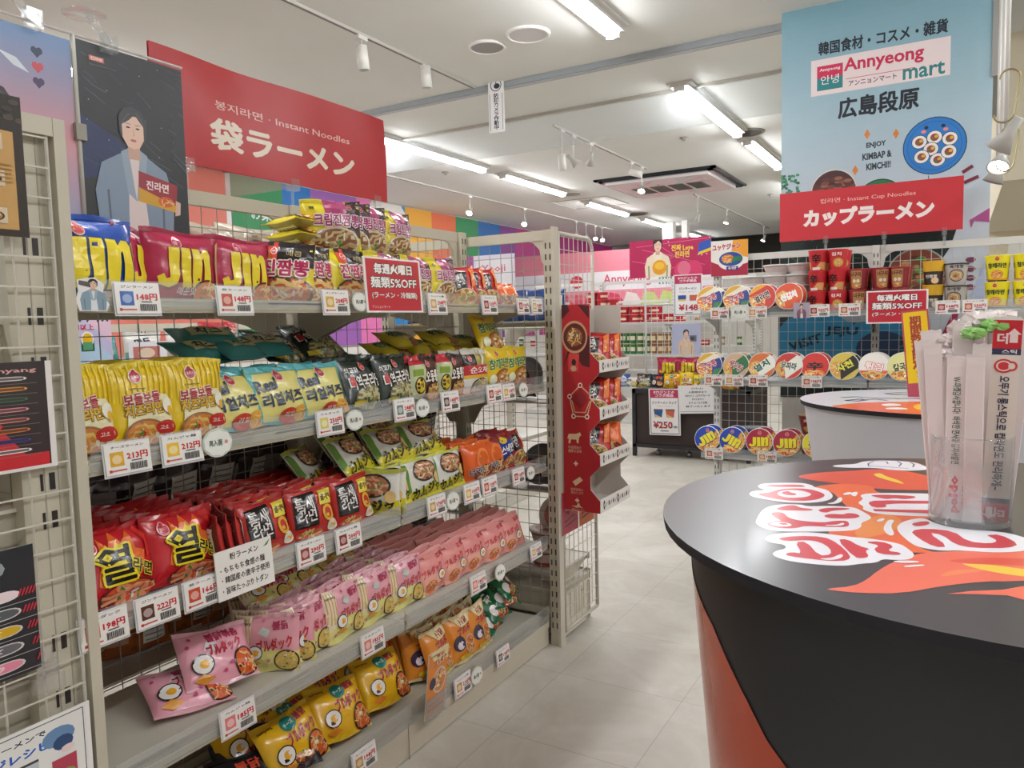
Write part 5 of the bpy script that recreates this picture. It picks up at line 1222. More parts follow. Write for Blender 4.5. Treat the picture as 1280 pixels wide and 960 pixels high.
figure(A, .47, -.02, .72, coat='8498ac', shirt='e4d4d0', hair='3c3c40')
A.poly([(.49, .20), (.86, .16), (.885, .32), (.50, .37)], '9c2434'); A.poly([(.49, .20), (.86, .16), (.865, .20), (.70, .235), (.49, .28)], 'd8a428'); A.text('진라면', .68, .295, .22, .05, 'f0e0dc', .04, rot=-.06, res=1, out='9c2434')
noodles(A, .76, .215, .09, .035, 'd86428', None, seed=2, n=6)
A.poly([(.845, .14), (.90, .15), (.91, .22), (.86, .23)], 'e0bca8'); A.poly([(.24, .02), (.30, .0), (.34, .05), (.28, .09)], 'e0bca8')
yz_panel('portrait_poster', (1.139, 1.755, 0, 0), -1.90, .002, A, 'dark poster of a person in a pale blue jacket holding noodles', 'poster', back='24262c')
# sky poster
A = Art(.34, .475, '7c9cc4')
A.bands(48, lambda t: mixc('7496c4', 'dc9ca4', min(1, t * 2)) if t < .5 else mixc('dc9ca4', 'a0acc8', t * 2 - 1))
A.poly([(0, .75), (.3, .62), (.5, .60), (.2, .70)], 'd8b8bc'); A.poly([(.5, .86), (.62, .84), (.7, .78), (.6, .80)], 'dce4ec')
for k, c in enumerate(('283454', 'd04858', '4c3c64')):
    y = .90 - k * .075
    A.ell(.742, y, .022, .018, c, 10); A.ell(.778, y, .022, .018, c, 10); A.poly([(.722, y - .004), (.798, y - .004), (.76, y - .036)], c)
figure(A, .46, .02, .66, coat='7890a4', shirt='8ca0b4', hair='2c2224')
yz_panel('sky_poster', (1.139 - .352, 1.745, 0, 0), -1.90, .002, A, 'blue and pink sky poster with three small hearts', 'poster', back='b0b4c0')
mb = MB().tube((-1.895, 1.139 - .40, 2.236), (-1.895, 1.139 + .30, 2.236), .004, 'd0ccc8', 6).tube((-1.897, 1.139 - .006, 1.60), (-1.897, 1.139 - .006, 2.236), .006, 'b8b4a8', 8).box(-1.905, -1.885, 1.139 - .018, 1.139 + .008, 1.98, 2.02, '9c988c')
tag(obj('poster_stand', mb, 'paint'), 'thin grey pole and crossbar holding the two portrait posters', 'poster stand')
for i, u in enumerate((1.034, 1.22)):
    mb = MB().box(-.012, .012, -.018, .018, -.02, .025, 'ffffff').tube((0, 0, .0), (0, -.05, .055), .010, 'ffffff', 8); mb.lathe([(0, .05), (.05, .052), (.05, .056), (0, .056)], 'ffffff', 16, c=(0, -.06, 0))
    tag(obj('suction_clip', mb, 'clear', None, (-1.885, u, 2.235)), 'clear clip on the poster crossbar, ' + ('above the sky poster', 'above the dark poster')[i], 'clip')
# flyers hung on the near side net (plane x = -1.59)
def net_flyer(y1, z0, w, h, draw, label, bg, name='flyer', x=-1.588, rx=0.):
    A = Art(w, h, bg); draw(A)
    o = hang_sign(name, A, (x, y1 - w / 2, z0), PI / 2, label, 'flyer', .0025, 'gloss', rx=rx, back='e8e4de')
    return o
def f1(A):
    A.rect(.02, .05, .93, .80, 'c89c5c'); A.poly([(0, .78), (1, .74), (1, 1), (0, 1)], '2c2420'); r = random.Random(8)
    for k in range(40): A.ell(r.random(), r.uniform(.82, .98), .04, .02, r.choice(('3c342c', '241c18', '504438')), 8)
    for y in (.66, .40, .14): A.rect(.58, y - .05, .85, y + .06, 'd8c4a8'); noodles(A, .71, y, .12, .045, 'b87840', '3c2c20', seed=int(y * 100), n=6)
    A.text('라볶이', .3, .62, .3, .05, 'f0e4d0', .04, res=1)
    for k in range(5): A.rect(.2, .5 - k * .03, .9, .508 - k * .03, 'a87c44')
net_flyer(0.8341, 1.691, .26, .27, f1, 'brown noodle recipe flyer at the top of the near side net', '30261f')
def f2(A):
    A.rect(.0, .0, .97, .03, 'e8e4e0'); A.rect(.96, 0, 1, 1, 'e8e4e0'); A.poly([(0, .03), (.95, .03), (.95, .18), (.6, .5), (.45, .85), (.35, .75), (.25, .60), (0, .55)], 'c82c34'); A.poly([(.80, .15), (.95, .15), (.95, .4), (.70, .5), (.66, .4)], '30282a')
    A.text('Samyang', .72, .92, .36, .05, 'd8a09c', .02, res=1); r = random.Random(4)
    for k, c in enumerate(('e0d8d0', 'e0903c', '3c6c48', 'e08890', 'd88078', 'd0783c', '3c3c8c', 'ece8e4')):
        y = .83 - k * .094; A.rect(0, y, .78, y + .038, c); A.ell(.78, y + .019, .06, .019, c, 10); A.rect(.64, y + .008, .82, y + .030, mixc(c, '30282a', .7)); A.rect(.3, y + .014, .56, y + .024, mixc(c, '30282a', .5)); A.rect(0, y - .03, .9, y - .027, '8c7c78')
net_flyer(0.8566, 1.233, .30, .215, f2, 'black and red spice level chart flyer on the near side net', '30282a')
def f3(A):
    A.ell(.70, .86, .12, .08, '9ca4a8', 12); r = random.Random(9)
    for k in range(20): A.ell(.66 + r.uniform(-.1, .1), .86 + r.uniform(-.08, .08), .02, .012, 'c4ccd0', 6)
    for k, (t, c) in enumerate((('불닭볶음면', 'f0dce0'), ('オリジナル', '5c6468'), ('チーズ', 'd8b030'), ('4種チーズ', '6c6c70'), ('カルボナーラ', 'e88ca4'))):
        y = .64 - k * .135
        A.ell(.80, y, .10, .042, 'd8d0cc' if k else 'f0e0e4', 14); A.rect(.2, y - .042, .80, y + .042, 'd8d0cc' if k else 'f0e0e4'); A.ell(.80, y, .085, .034, c, 14); A.rect(.2, y - .034, .80, y + .034, c); A.text(t, .60, y, .34, .035, 'f0ece8', .02, res=1)
        for j in range(5 - k): A.line([(.995 - .022 * j - .02, y - .02), (.995 - .022 * j, y + .03)], .003, 'c83c48')
        A.line([(.2, y - .07), (1, y - .07)], .0012, 'b0b0ac')
net_flyer(0.7961, 0.8308, .30, .255, f3, 'dark grey spice guide flyer with rounded name pills', '34383c')
def f4(A):
    A.rect(.02, .02, .98, .98, 'ecebe8'); A.line([(.02, .97), (.965, .97), (.965, .0)], .002, '5c5c64'); A.line([(.02, .97), (.02, 0)], .002, '5c5c64')
    A.text('カップいちおしラーメンで', .48, .90, .60, .045, '34343c', .03, res=1); A.text('簡単アレンジレシピ', .50, .80, .60, .075, '2c64c0', .05, res=1)
    A.ell(.84, .82, .08, .08, '6c90b8', 14); A.ell(.86, .76, .05, .06, '2c4c78', 12); A.rect(.60, .52, .74, .72, 'c4ccd0'); A.ell(.67, .58, .06, .06, 'c85c50', 12); A.rect(.60, .70, .74, .72, '3c4048')
    A.rect(.80, .46, .92, .64, 'b83c54'); A.ell(.86, .5, .05, .04, '88a050', 10); A.ell(.88, .70, .035, .03, 'f0d8d8', 10); A.ell(.47, .54, .06, .05, '8c8cb8', 8); A.text('ヌクァンラーメン', .30, .54, .24, .05, '3c3c44', .02, res=1); A.ell(.60, .40, .06, .04, 'e0b050', 10)
net_flyer(0.8854, 0.6301 - .17, .42, .26, f4, 'white recipe flyer with blue Japanese heading low on the near net', 'f0efec')
mb = MB(); 
for k in range(3): mb.box(-.006, .006, -.03 + .01 * k, .03 - .01 * k, -.02 + .03 * k, .012 + .03 * k, 'ffffff')
tag(obj('net_clip', mb, 'clear', None, (-1.582, 0.8056, 0.7979)), 'clear plastic clip above the white recipe flyer', 'clip')
# goods in the near end rack, seen through its net
for i, (y, z) in enumerate(((.62, 1.53), (.72, 1.535), (.60, 1.15), (.70, 1.15), (.66, .79), (.58, .79), (.66, .43), (.58, .43))):
    put(['navybag', 'navybag', 'darkfood', 'shin', 'amber', 'darkfood', 'darkfood', 'amber'][i], -1.72, y, z, PI / 2, -.15, 0, '%s in the near end rack, %s from the top' % (['blue snack bag', 'second blue snack bag', 'dark snack bag', 'red noodle pack', 'amber snack bag', 'dark bag', 'low dark snack bag', 'low amber bag'][i], ORD[i]), 'bags in the near end rack')
# flyers on the other side shelf edge seen through the wire
A = Art(.30, .33, 'c8c4e4'); A.poly([(0, .1), (.5, 0), (1, .3), (.6, .6)], 'b8d4ec'); A.poly([(.5, .9), (1, .5), (1, .9)], 'e8c8dc'); A.text('フルーツアイス', .5, .90, .9, .13, '3c3c4c', .05, res=1); A.text('2000円以上', .4, .75, .6, .09, 'c83c48', .04, res=1)
for x, y, c in ((.22, .32, 'e05c6c'), (.58, .55, 'f0c020'), (.62, .12, 'e04c78')): A.rect(x - .11, y - .16, x + .11, y + .03, '2c5c44'); A.ell(x, y + .02, .11, .12, 'f4f4f4', 14); A.ell(x, y + .02, .085, .09, c, 14); A.rect(x - .08, y - .14, x + .08, y - .02, '5c9c70')
hang_sign('ice_pop_flyer', A, (-3.72, 2.17, 1.284), PI / 2, 'pastel fruit ice flyer behind the wire above the cheese noodles', 'flyer', .002, 'gloss')
A = Art(.60, .17, 'e8e8f0'); 
for k in range(3): A.rect(.04 + .33 * k, .45, .30 + .33 * k, .85, ('c87c70', 'b8a890', 'e0905c')[k]); A.ell(.17 + .33 * k, .65, .08, .16, 'e8d0b8', 12); A.rect(.05 + .33 * k, .12, .28 + .33 * k, .17, '70707c'); A.rect(.05 + .33 * k, .26, .24 + .33 * k, .31, '70707c')
hang_sign('picture_strip', A, (-3.72, 2.708, 1.28), PI / 2, 'white strip of product pictures behind the wire above the teal bags', 'card', .002, 'gloss')

# ================================================================= RED HANGING DISPLAY AT THE END RACK
o = thing('cardboard_display', 'red cardboard hanging display of noodle packs on the end net', 'display', (0, 0, 0))
OUT = [(-1.538,1.578),(-1.400,1.577),(-1.402,1.362),(-1.359,1.320),(-1.358,1.274),(-1.407,1.220),(-1.410,1.163),(-1.360,1.111),(-1.359,1.062),(-1.408,1.008),(-1.409,0.950),(-1.362,0.903),(-1.362,0.853),(-1.410,0.805),(-1.409,0.745),(-1.363,0.695),(-1.364,0.640),(-1.543,0.645)]
mb = MB(); mb.prism(OUT, lambda a, b, d: (a, d, b), 3.080, 3.084, 'c8c0b8')
xs = [p[0] for p in OUT]; zs_ = [p[1] for p in OUT]; X0, Z0 = min(xs), min(zs_)
A = Art(max(xs) - X0, max(zs_) - Z0)
A.add([[(OUT[i][0] - X0, OUT[i][1] - Z0) for i in t] for t in tessellate_polygon([[Vector((x, y, 0)) for x, y in OUT]])], 'b01c26')
q = .82
A.poly([(.02, .93), (.24, .97), (.18, 1.0), (.02, 1.0)], '4c141c'); A.poly([(.45, 1), (.75, .93), (.75, .99)], '4c141c'); A.poly([(.05, .70), (.2, .80), (.55, .86), (.75, .85), (.75, .70), (.55, .71), (.4, .75), (.25, .78)], '4c141c')
A.ell(.36, .845, .34, .078, 'c89470', 26); A.ell(.36, .845, .30, .066, '5c2018', 26); noodles(A, .36, .845, .24, .050, '8c5430', None, seed=61, n=9, bits=('5c8c3c', 'e8dcc8', 'c83c2c'))
A.poly([(.17, .68), (.20, .765), (.48, .765), (.44, .68)], 'c83c3c'); A.ell(.33, .725, .06, .016, '1c1818', 10); A.ell(.32, .695, .08, .014, 'b89474', 10)
PT = [(.49, .615), (.80, .56), (.66, .465), (.30, .465), (.20, .56)]
A.line(PT + [PT[0]], .005, 'd8b48c'); A.poly([(.50, .60), (.70, .545), (.48, .505), (.25, .545)], '8c1c24'); A.line([(.26, .54), (.34, .485), (.62, .485), (.74, .54)], .004, 'd8b48c')
for x, y in PT: A.ell(x, y, .06, .0125, 'e8d8cc', 12); A.ell(x, y, .035, .0072, '7c2c2c', 10)
A.poly([(.12, .357), (.16, .378), (.36, .380), (.46, .388), (.50, .375), (.44, .365), (.42, .335), (.38, .335), (.36, .352), (.22, .352), (.20, .332), (.15, .332), (.16, .355)], 'e0c49c')
A.text('牛肉風味の\n濃厚な旨味', .32, .305, .36, .034, 'd09c84', .03, res=1); A.text('+', .34, .235, .10, .021, 'e8d8c8', .08); A.poly([(.24, .145), (.44, .172), (.52, .155), (.32, .125)], 'e0c49c')
A.text('野菜旨味の\n深みとコク', .36, .10, .34, .030, 'd09c84', .03, res=1)
A2 = A
A.text('+', .36, .055, .10, .018, 'e8d8c8', .08)
# lower emblem and words
A.poly([(.20, .026), (.34, .028), (.40, .046), (.44, .028), (.52, .018), (.42, .022), (.34, .018)], 'e0c49c'); A.text('激辛でうまい', .38, .009, .34, .010, 'd09c84', .03, res=1)
A.emit(mb, lambda a, b, f: (X0 + a, 3.080 - f, Z0 + b), off0=.0006)
obj('side_panel', mb, 'card', o)
mb = MB(); mb.prism([(x, z) for x, z in OUT], lambda a, b, d: (a, d, b), 3.432, 3.436, 'cfc6bc'); obj('side_panel', mb, 'card', o)
obj('back_panel', MB().box(-1.547, -1.543, 3.084, 3.432, OUT[-1][1], OUT[0][1] - .02, 'c4bab0'), 'card', o)
TR = [(OUT[3], OUT[4]), (OUT[7], OUT[8]), (OUT[11], OUT[12]), (OUT[15], OUT[16])]
for i, (a, b) in enumerate(TR):
    xo = a[0]; mb = MB().box(xo - .004, xo, 3.080, 3.436, b[1], a[1] + .008, 'e4ded8').box(-1.543, xo - .004, 3.084, 3.432, b[1], b[1] + .004, 'd4ccc4')
    A = Art(.356, a[1] - b[1] + .008)
    for k in range(6): x = .12 + k * .15; A.ell(x, .5, .028 if k % 3 == 0 else .018, .34 if k % 3 == 0 else .2, '2c2828', 12); A.line([(x + .05, .35), (x + .09, .6)], .004, '4c4444')
    for k in (0, 3): A.ell(.12 + k * .15, .5, .012, .14, 'e4ded8', 8)
    A.emit(mb, lambda p, q_, f: (xo + f, 3.080 + p, b[1] + q_), off0=.0006)
    obj('tray', mb, 'card', o)
    if i < 3:
        for k in range(2):
            put('shin' if not (i == 2 and k == 1) else 'neoguri', xo - .088, 3.19 + .13 * k, b[1] + .010, PI / 2 - .95, -.42, .0, '%s noodle pack, %s in tray %s of the red display' % ('orange' if (i == 2 and k == 1) else 'glossy red', ORD[k], ('one', 'two', 'three')[i]), 'noodle packs in the red hanging display', s=1.04)
# small leaflets below
for i, (u, c, t) in enumerate(((3.058 , 0, 0),) if False else ((3.145, 'b03448', '대박'), (3.33, 'c8602c', '볶음'))):
    A = Art(.17, .20, c); A.ell(.45, .80, .3, .1, 'd8b0b8', 14); A.text(t, .5, .55, .6, .2, '5c1c20', .05, res=1); A.line([(.15, .3), (.85, .36)], .008, '5c1c20'); A.line([(.15, .18), (.85, .24)], .006, '5c1c20'); A.ell(.3, .88, .12, .05, 'e8a030', 10)
    hang_sign('spice_leaflet', A, (-1.549, u + [-.0, .0][i], .52 + .0 * i), PI / 2, ('crimson', 'orange')[i] + ' leaflet on the end net under the red display', 'leaflet', .002, 'gloss')

# goods on the far end rack (seen through its wire and side net)
def bowl_obj(lidart, r, h, x, y, z, rot, label, group, side='b03838', cat='noodle bowl', lidc='e8e4dc'):
    d = None
    o = bpy.data.objects.new('noodle_bowl', lidart); COL.objects.link(o); o.location = (x, y, z); o.rotation_euler = rot
    return tag(o, label, cat, group)
def bowl_mesh(key, r, h, side, rim, draw, band=None):
    mb = MB(); mb.lathe([(0, 0), (r * .68, 0), (r * .72, .004), (r * .94, h * .86), (r, h * .88), (r * 1.02, h * .94), (r, h), (0, h)], [side, side, side, rim, rim, rim, rim], 26)
    if band:
        mb.lathe([(r * .80, h * .25), (r * .925, h * .78)], band, 26, c=(0, 0, 0), mi=0); mb.v[-52:] = [(x * 1.012, y * 1.012, z) for x, y, z in mb.v[-52:]]
    A = Art(2 * r, 2 * r); draw(A)
    A.emit(mb, lambda x, y, f: (x - r, y - r, h + f), off0=.0008, doff=.0002, mask=circle_mask(r, r, r * .96, 24))
    return mb.mesh(key, [M['label']])
def cup_mesh(key, r0, r1, h, base, lid, draw, reps=3):
    mb = MB(); mb.lathe([(0, 0), (r0, 0), (r1, h - .006), (r1 * 1.05, h - .004), (r1 * 1.05, h), (0, h + .001)], [base, base, lid, lid, lid], 28)
    span = 2 * PI / reps; A = Art(span * (r0 + r1) / 2, h); draw(A)
    for k in range(reps):
        def fn(x, y, f, k=k):
            t = -PI / 2 + (x / A.w - .5) * span + k * span; rr = r0 + (r1 - r0) * y / h + f; return (rr * math.cos(t), rr * math.sin(t), y)
        A.emit(mb, fn, 8, 2, off0=.0012, doff=.0003)
    return mb.mesh(key, [M['label']])
def put_mesh(me, name, x, y, z, rot, label, cat, group, s=1.):
    o = bpy.data.objects.new(name, me); COL.objects.link(o); o.location = (x, y, z); o.rotation_euler = rot; o.scale = (s, s, s)
    return tag(o, label, cat, group)
def dl(A): A.rect(0, 0, 1, 1, '5c5c60'); A.ell(.5, .5, .4, .4, '6c6c70'); A.ell(.5, .5, .3, .3, '7c6a66')
darkb = bowl_mesh('dark_bowl', .10, .07, '4c4448', '6c686c', dl)
def dr(A): A.rect(0, 0, 1, 1, 'e8dcd8'); A.ell(.5, .5, .35, .35, 'd08884')
redb = bowl_mesh('red_bowl', .095, .085, 'a82c34', 'e8dcd8', dr, 'c4b0a4')
for i, (x, y, z, rx) in enumerate(((-1.72, 3.20, .72, 1.2), (-1.94, 3.18, .72, 1.2), (-2.16, 3.2, .72, 1.2), (-2.36, 3.2, .72, 1.2), (-1.80, 3.2, 1.14, 1.25), (-2.02, 3.2, 1.14, 1.25), (-2.24, 3.2, 1.14, 1.25))):
    put_mesh(darkb, 'noodle_bowl', x, y + .05, z + .08, (rx, 0, 0), 'grey lidded noodle bowl on edge in the far end rack, %s' % ORD[i], 'noodle bowl', 'grey bowls in the far end rack')
for i, (x, y, z, rx) in enumerate(((-1.70, 3.20, .335, 0), (-1.92, 3.2, .335, 0), (-1.70, 3.22, .42, 0), (-2.14, 3.2, .335, 0), (-1.66, 3.30, .46, 1.3), (-2.14, 3.2, .42, 0))):
    put_mesh(redb, 'noodle_bowl', x, y, z + (.09 if rx else 0), (rx, .3 if rx else 0, 0), 'red noodle bowl with white lid low in the far end rack, %s' % ORD[i], 'noodle bowl', 'red bowls in the far end rack')
for i, (x, z, rz) in enumerate(((-1.66, 1.51, .1), (-1.79, 1.51, -.1), (-1.92, 1.51, 0), (-2.05, 1.51, .1), (-2.18, 1.51, 0), (-2.31, 1.51, .1), (-2.44, 1.51, 0))):
    put('navybag', x, 3.22 + .02 * (i % 2), z, PI + rz, -.15, 0, 'royal blue snack bag on the top shelf of the far end rack, %s' % ORD[i], 'blue bags on the far end rack', s=.78)
for i in range(6):
    put('darkfood', -1.72 - .14 * i, 3.22, 1.14 if i % 2 else .72, PI, -.5, 0, 'dark food bag in the far end rack, %s from the corner post' % ORD[i], 'dark bags in the far end rack')
A = Art(.62, .30, 'e8e0ec'); A.rect(0, 0, .55, 1, 'a85c98')
for k in range(3): A.ell(.12 + .17 * k, .34, .07, .22, 'e4c8bc', 14); A.ell(.12 + .17 * k, .50, .08, .16, '4c3030', 14); A.ell(.12 + .17 * k, .36, .05, .14, 'ecd0c4', 14); A.poly([(.04 + .17 * k, 0), (.20 + .17 * k, 0), (.17 + .17 * k, .2), (.07 + .17 * k, .2)], 'f0e8ec')
A.rect(.58, .1, .96, .9, 'f0ecf0'); A.text('Yeoji', .77, .72, .26, .18, 'd87c90', .02, res=1); A.rect(.62, .3, .92, .34, 'c8b0b8'); A.rect(.62, .2, .85, .24, 'd88090')
hang_sign('beauty_poster', A, (-2.50, 3.80, 1.60), 0, 'pink and white poster of three people behind the far end rack', 'poster', .004)

# ================================================================= CUP NOODLE RACK
BY = 5.27
def lid(cols, txt, tcol, rot=0.5, kind=0, seed=1):
    def f(A):
        A.rect(0, 0, 1, 1, cols[0])
        if kind == 0:
            noodles(A, .35, .32, .42, .34, 'd87830', None, seed=seed, n=10); A.poly([(0, .55), (.9, 1.1), (0, 1.1)], cols[1]); A.poly([(.0, .62), (.25, .55), (1.1, .9), (1.1, .25), (.62, .1), (.62, .45), (.3, .5)], cols[2]); A.poly([(.62, 0), (1, 0), (1, .4), (.7, .35)], cols[3])
        elif kind == 1:
            noodles(A, .5, .16, .42, .3, 'd88038', None, seed=seed, n=10); A.poly([(0, .35), (1, .35), (1, 1), (0, 1)], cols[1])
        elif kind == 2:
            noodles(A, .30, .40, .30, .34, 'dca050', None, seed=seed, n=9); A.poly([(.40, .0), (1.1, .55), (.9, 1), (.35, .55)], cols[1])
        A.text(txt, .5, .50, .56, .26, tcol, .07, rot=rot, out=cols[-1], outw=.05, res=1)
    return f
def jl(bg, out, rot):
    def f(A):
        A.rect(0, 0, 1, 1, bg); noodles(A, .62, .14, .5, .28, 'dc9440', None, seed=7, n=12); noodles(A, .92, .5, .22, .4, 'dc9440', None, seed=9, n=8); logo(A, .5, .82, .07, 'e8b8b0', 'c04850'); jin_letters(A, .48, .48, .72, .36, 'ecdc2c', out, rot)
    return f
LIDS = dict(
    odd=(lid(('e8dcc8', 'd8a428', '2c3880', '2c7c48', 'f0e4e0'), '오동통', 'b03048', .5, 0, 1), 'orange, navy and green lidded noodle bowl', 'e0ddd8'),
    red=(lid(('c83028', 'e8a028', 'c83028', 'c83028', 'f4e8d8'), '열라면', '20180f', .5, 0, 2), 'red and yellow lidded noodle bowl with black letters', 'e0ddd8'),
    shinb=(lid(('d84c28', 'd85828', '', '', 'f4ece4'), '신김치', 'f4ece8', .35, 2, 3), 'orange red lidded noodle bowl with white letters', 'e4e0da'),
    mu=(lid(('c83430', 'e8e8dc', '', '', 'e8e8dc'), '무파마', '1c3c2c', -.15, 2, 4), 'red lidded bowl with a white lettered panel', '8c2c28'),
    mu2=(lid(('d87030', 'e8e8dc', '', '', 'e8e8dc'), '멸치', '1c5c4c', .6, 2, 5), 'orange lidded bowl with a white lettered panel', 'c8b8a0'),
    sin=(lid(('d03028', 'd03028', '', '', 'd03028'), '辛', '141010', 0, 1, 6), 'red lidded noodle bowl with one black character', 'b02420'),
    jja=(lid(('d8c050', '2c2c28', '', '', '2c2c28'), '사천', 'e8e048', .5, 2, 7), 'yellow and black lidded noodle bowl', '3c3830'),
    eog=(lid(('e46438', 'f0e8e0', '', '', 'd8482c'), '튀김', 'f4f0ec', -.2, 1, 8), 'bright orange lidded noodle bowl with pale letters', 'e0d8cc'),
    kal=(lid(('d8d48c', 'e0dc98', '', '', 'e8e4b0'), '칼국수', '242c1c', .2, 1, 9), 'pale green lidded noodle bowl with dark letters', 'dcd8b0'),
    grn=(lid(('c8a888', '2c6c40', '', '', 'f0e8e0'), '새우탕', '9c3048', -.6, 2, 10), 'green and tan lidded noodle bowl', 'c8b8a8'),
    jb=(jl('2044a8', '182c60', .6), 'blue lidded noodle bowl with yellow letters', '2448a0'), jb2=(jl('2044a8', '182c60', -.5), 'blue lidded noodle bowl, yellow letters slanting down', '2448a0'),
    jr=(jl('a82040', '6c1428', .05), 'crimson lidded noodle bowl with yellow letters', 'b06038'),
    yel=(lid(('e0b878', 'e8dc30', '', '', 'f4ec80'), '김치', '502c6c', .1, 1, 12), 'yellow lidded noodle bowl with purple letters', 'd8c8a8'))
LM = {k: (bowl_mesh('bowl_' + k, .088, .07, v[2], 'eceae4', v[0]), v[1]) for k, v in LIDS.items()}
def edge_row(items, z, desc, tilt=.22, y=BY, nb=2, s=1.):
    seen = {}
    for i, (k, x) in enumerate(items):
        for b in range(nb):
            me, look = LM[k]
            put_mesh(me, 'noodle_bowl', x + (.01 * b), y + .09 * b, z + .085, (PI / 2 + .0 - tilt, 0, rnd.uniform(-.05, .05)), '%s, %s %s' % (look, ORD[i] + (' in front' if b == 0 else ' in back'), desc), 'noodle bowl', 'bowls standing on edge, ' + desc, s)
edge_row([('odd', -1.473), ('odd', -1.288), ('red', -1.116), ('shinb', -0.9489)], 1.535, 'on the upper shelf', s=1.0)
edge_row([('odd', -1.474), ('grn', -1.289), ('mu2', -1.12), ('mu', -0.9467), ('sin', -0.7842), ('jja', -0.6129), ('eog', -0.443), ('kal', -0.2834), ('yel', -0.125), ('mu', 0.01989), ('sin', 0.1641), ('shinb', 0.3152)], 1.08, 'on the middle shelf')
edge_row([('jb', -1.487), ('jb2', -1.316), ('jr', -1.135), ('jr', -0.9597), ('yel', -0.7712), ('jr', -0.6085), ('jb', -0.4468)], .57, 'on the lower shelf')
# white bowls stacked behind the upper row
def wl(A): A.rect(0, 0, 1, 1, 'e4e0dc'); A.ell(.5, .5, .3, .3, 'd86c40')
wbowl = bowl_mesh('white_bowl', .095, .068, 'dcd8d4', 'eceae6', wl, 'c8b8b4')
n = 0
for i, (u, lv) in enumerate(((-1.421, 1), (-1.256, 2), (-1.111, 3), (-0.9656, 3))):
    for k in range(lv):
        put_mesh(wbowl, 'noodle_bowl', u + .01 * k + .02, 5.46, 1.535 + .11 + .071 * k, (0, 0, k), 'white bowl with orange band, %s stack from the left, %s up' % (ORD[i], ORD[k]), 'noodle bowl', 'white bowls stacked behind the upper row')
        n += 1
    put_mesh(wbowl, 'noodle_bowl', u + .02, 5.46, 1.535, (0, 0, 0), 'white bowl at the foot of the %s stack' % ORD[i], 'noodle bowl', 'white bowls stacked behind the upper row')
def c_sin(A): A.rect(0, 0, 1, 1, 'c02028'); A.poly([(.3, .1), (1, 0), (1, .4), (.6, .4)], 'd8a060'); A.text('辛', .36, .58, .5, .42, '181010', .06); A.rect(.1, .02, .6, .15, 'e8e0dc')
def c_pin(A): A.rect(0, 0, 1, 1, 'c42c34'); A.text('김치', .5, .76, .5, .16, 'f4e8e4', .05); A.ell(.6, .34, .3, .22, 'c8a040', 14); noodles(A, .6, .34, .26, .2, 'd8a850', None, seed=3, n=6)
def c_fig(A): A.rect(0, 0, 1, 1, '8c2430'); A.rect(.2, .15, .8, .9, 'b88850'); A.text('너구리', .5, .72, .5, .22, '4c1c24', .05, res=1); A.ell(.42, .4, .09, .09, 'e8d8c8', 10); A.ell(.62, .4, .09, .09, 'e8d8c8', 10); noodles(A, .5, .14, .3, .14, 'c87840', None, seed=4, n=6)
def c_gold(A): A.rect(0, 0, 1, 1, '3c302c'); A.rect(0, .55, 1, 1, 'd8a828'); A.text('진짬뽕', .5, .34, .6, .14, 'e8e0d0', .03, res=1); A.ell(.7, .16, .2, .14, 'e8c8a0', 12)
def c_grey(A): A.rect(0, 0, 1, 1, 'b4b0ac'); A.text('육개장', .5, .84, .6, .14, '3c3430', .04, res=1); noodles(A, .5, .44, .34, .28, 'b89878', '3c3430', seed=5, n=8); A.rect(0, .94, 1, 1, '34302c')
def c_yel(A): A.rect(0, 0, 1, 1, 'ecdc20'); logo(A, .5, .84, .1, 'f0c090', 'd04030'); A.text('참깨라면', .5, .58, .8, .20, '2c4c30', .06, res=1); noodles(A, .5, .22, .34, .2, 'e09040', None, seed=6, n=8); A.rect(0, 0, 1, .05, 'e8902c')
def c_cheese(A): A.rect(0, 0, 1, 1, '8c2c24'); A.text('치즈', .5, .7, .5, .2, 'e8d8c0', .05, res=1); noodles(A, .5, .3, .34, .2, 'c88c50', None, seed=6, n=8)
def c_jinb(A): A.rect(0, 0, 1, 1, '2448a8'); jin_letters(A, .5, .45, .8, .5, 'ecdc2c', '182c60')
CUPS = dict(sin=(cup_mesh('cup_sin', .044, .058, .128, 'b01c24', 'c83038', c_sin), 'red noodle cup with one black character'), pin=(cup_mesh('cup_pin', .044, .058, .128, 'b82830', 'd04048', c_pin), 'red noodle cup with white letters'),
    fig=(cup_mesh('cup_fig', .046, .058, .128, '7c2030', 'a83840', c_fig), 'maroon and tan noodle cup'), gold=(cup_mesh('cup_gold', .046, .058, .14, '3c302c', 'd8a828', c_gold), 'gold and black noodle cup'), grey=(cup_mesh('cup_grey', .05, .062, .13, 'a8a49c', '3c3834', c_grey), 'grey noodle tub with a bowl picture'),
    yel=(cup_mesh('cup_yel', .050, .066, .15, 'e0cc20', 'f0e850', c_yel), 'bright yellow noodle cup with green letters'), dark=(cup_mesh('cup_dark', .07, .095, .12, '6c3428', 'b08868', c_cheese), 'brown noodle tub'), jinb=(cup_mesh('cup_blue', .07, .10, .13, '2448a8', '2c3c54', c_jinb), 'large blue noodle tub with yellow letters'))
def cups(spec, desc):
    for i, (k, x, y, z, s, lb) in enumerate(spec):
        put_mesh(CUPS[k][0], 'noodle_cup', x, y, z, (0, 0, rnd.uniform(-.25, .25)), CUPS[k][1] + ', ' + lb, 'noodle cup', desc, s)
z0 = 1.532
spec = []
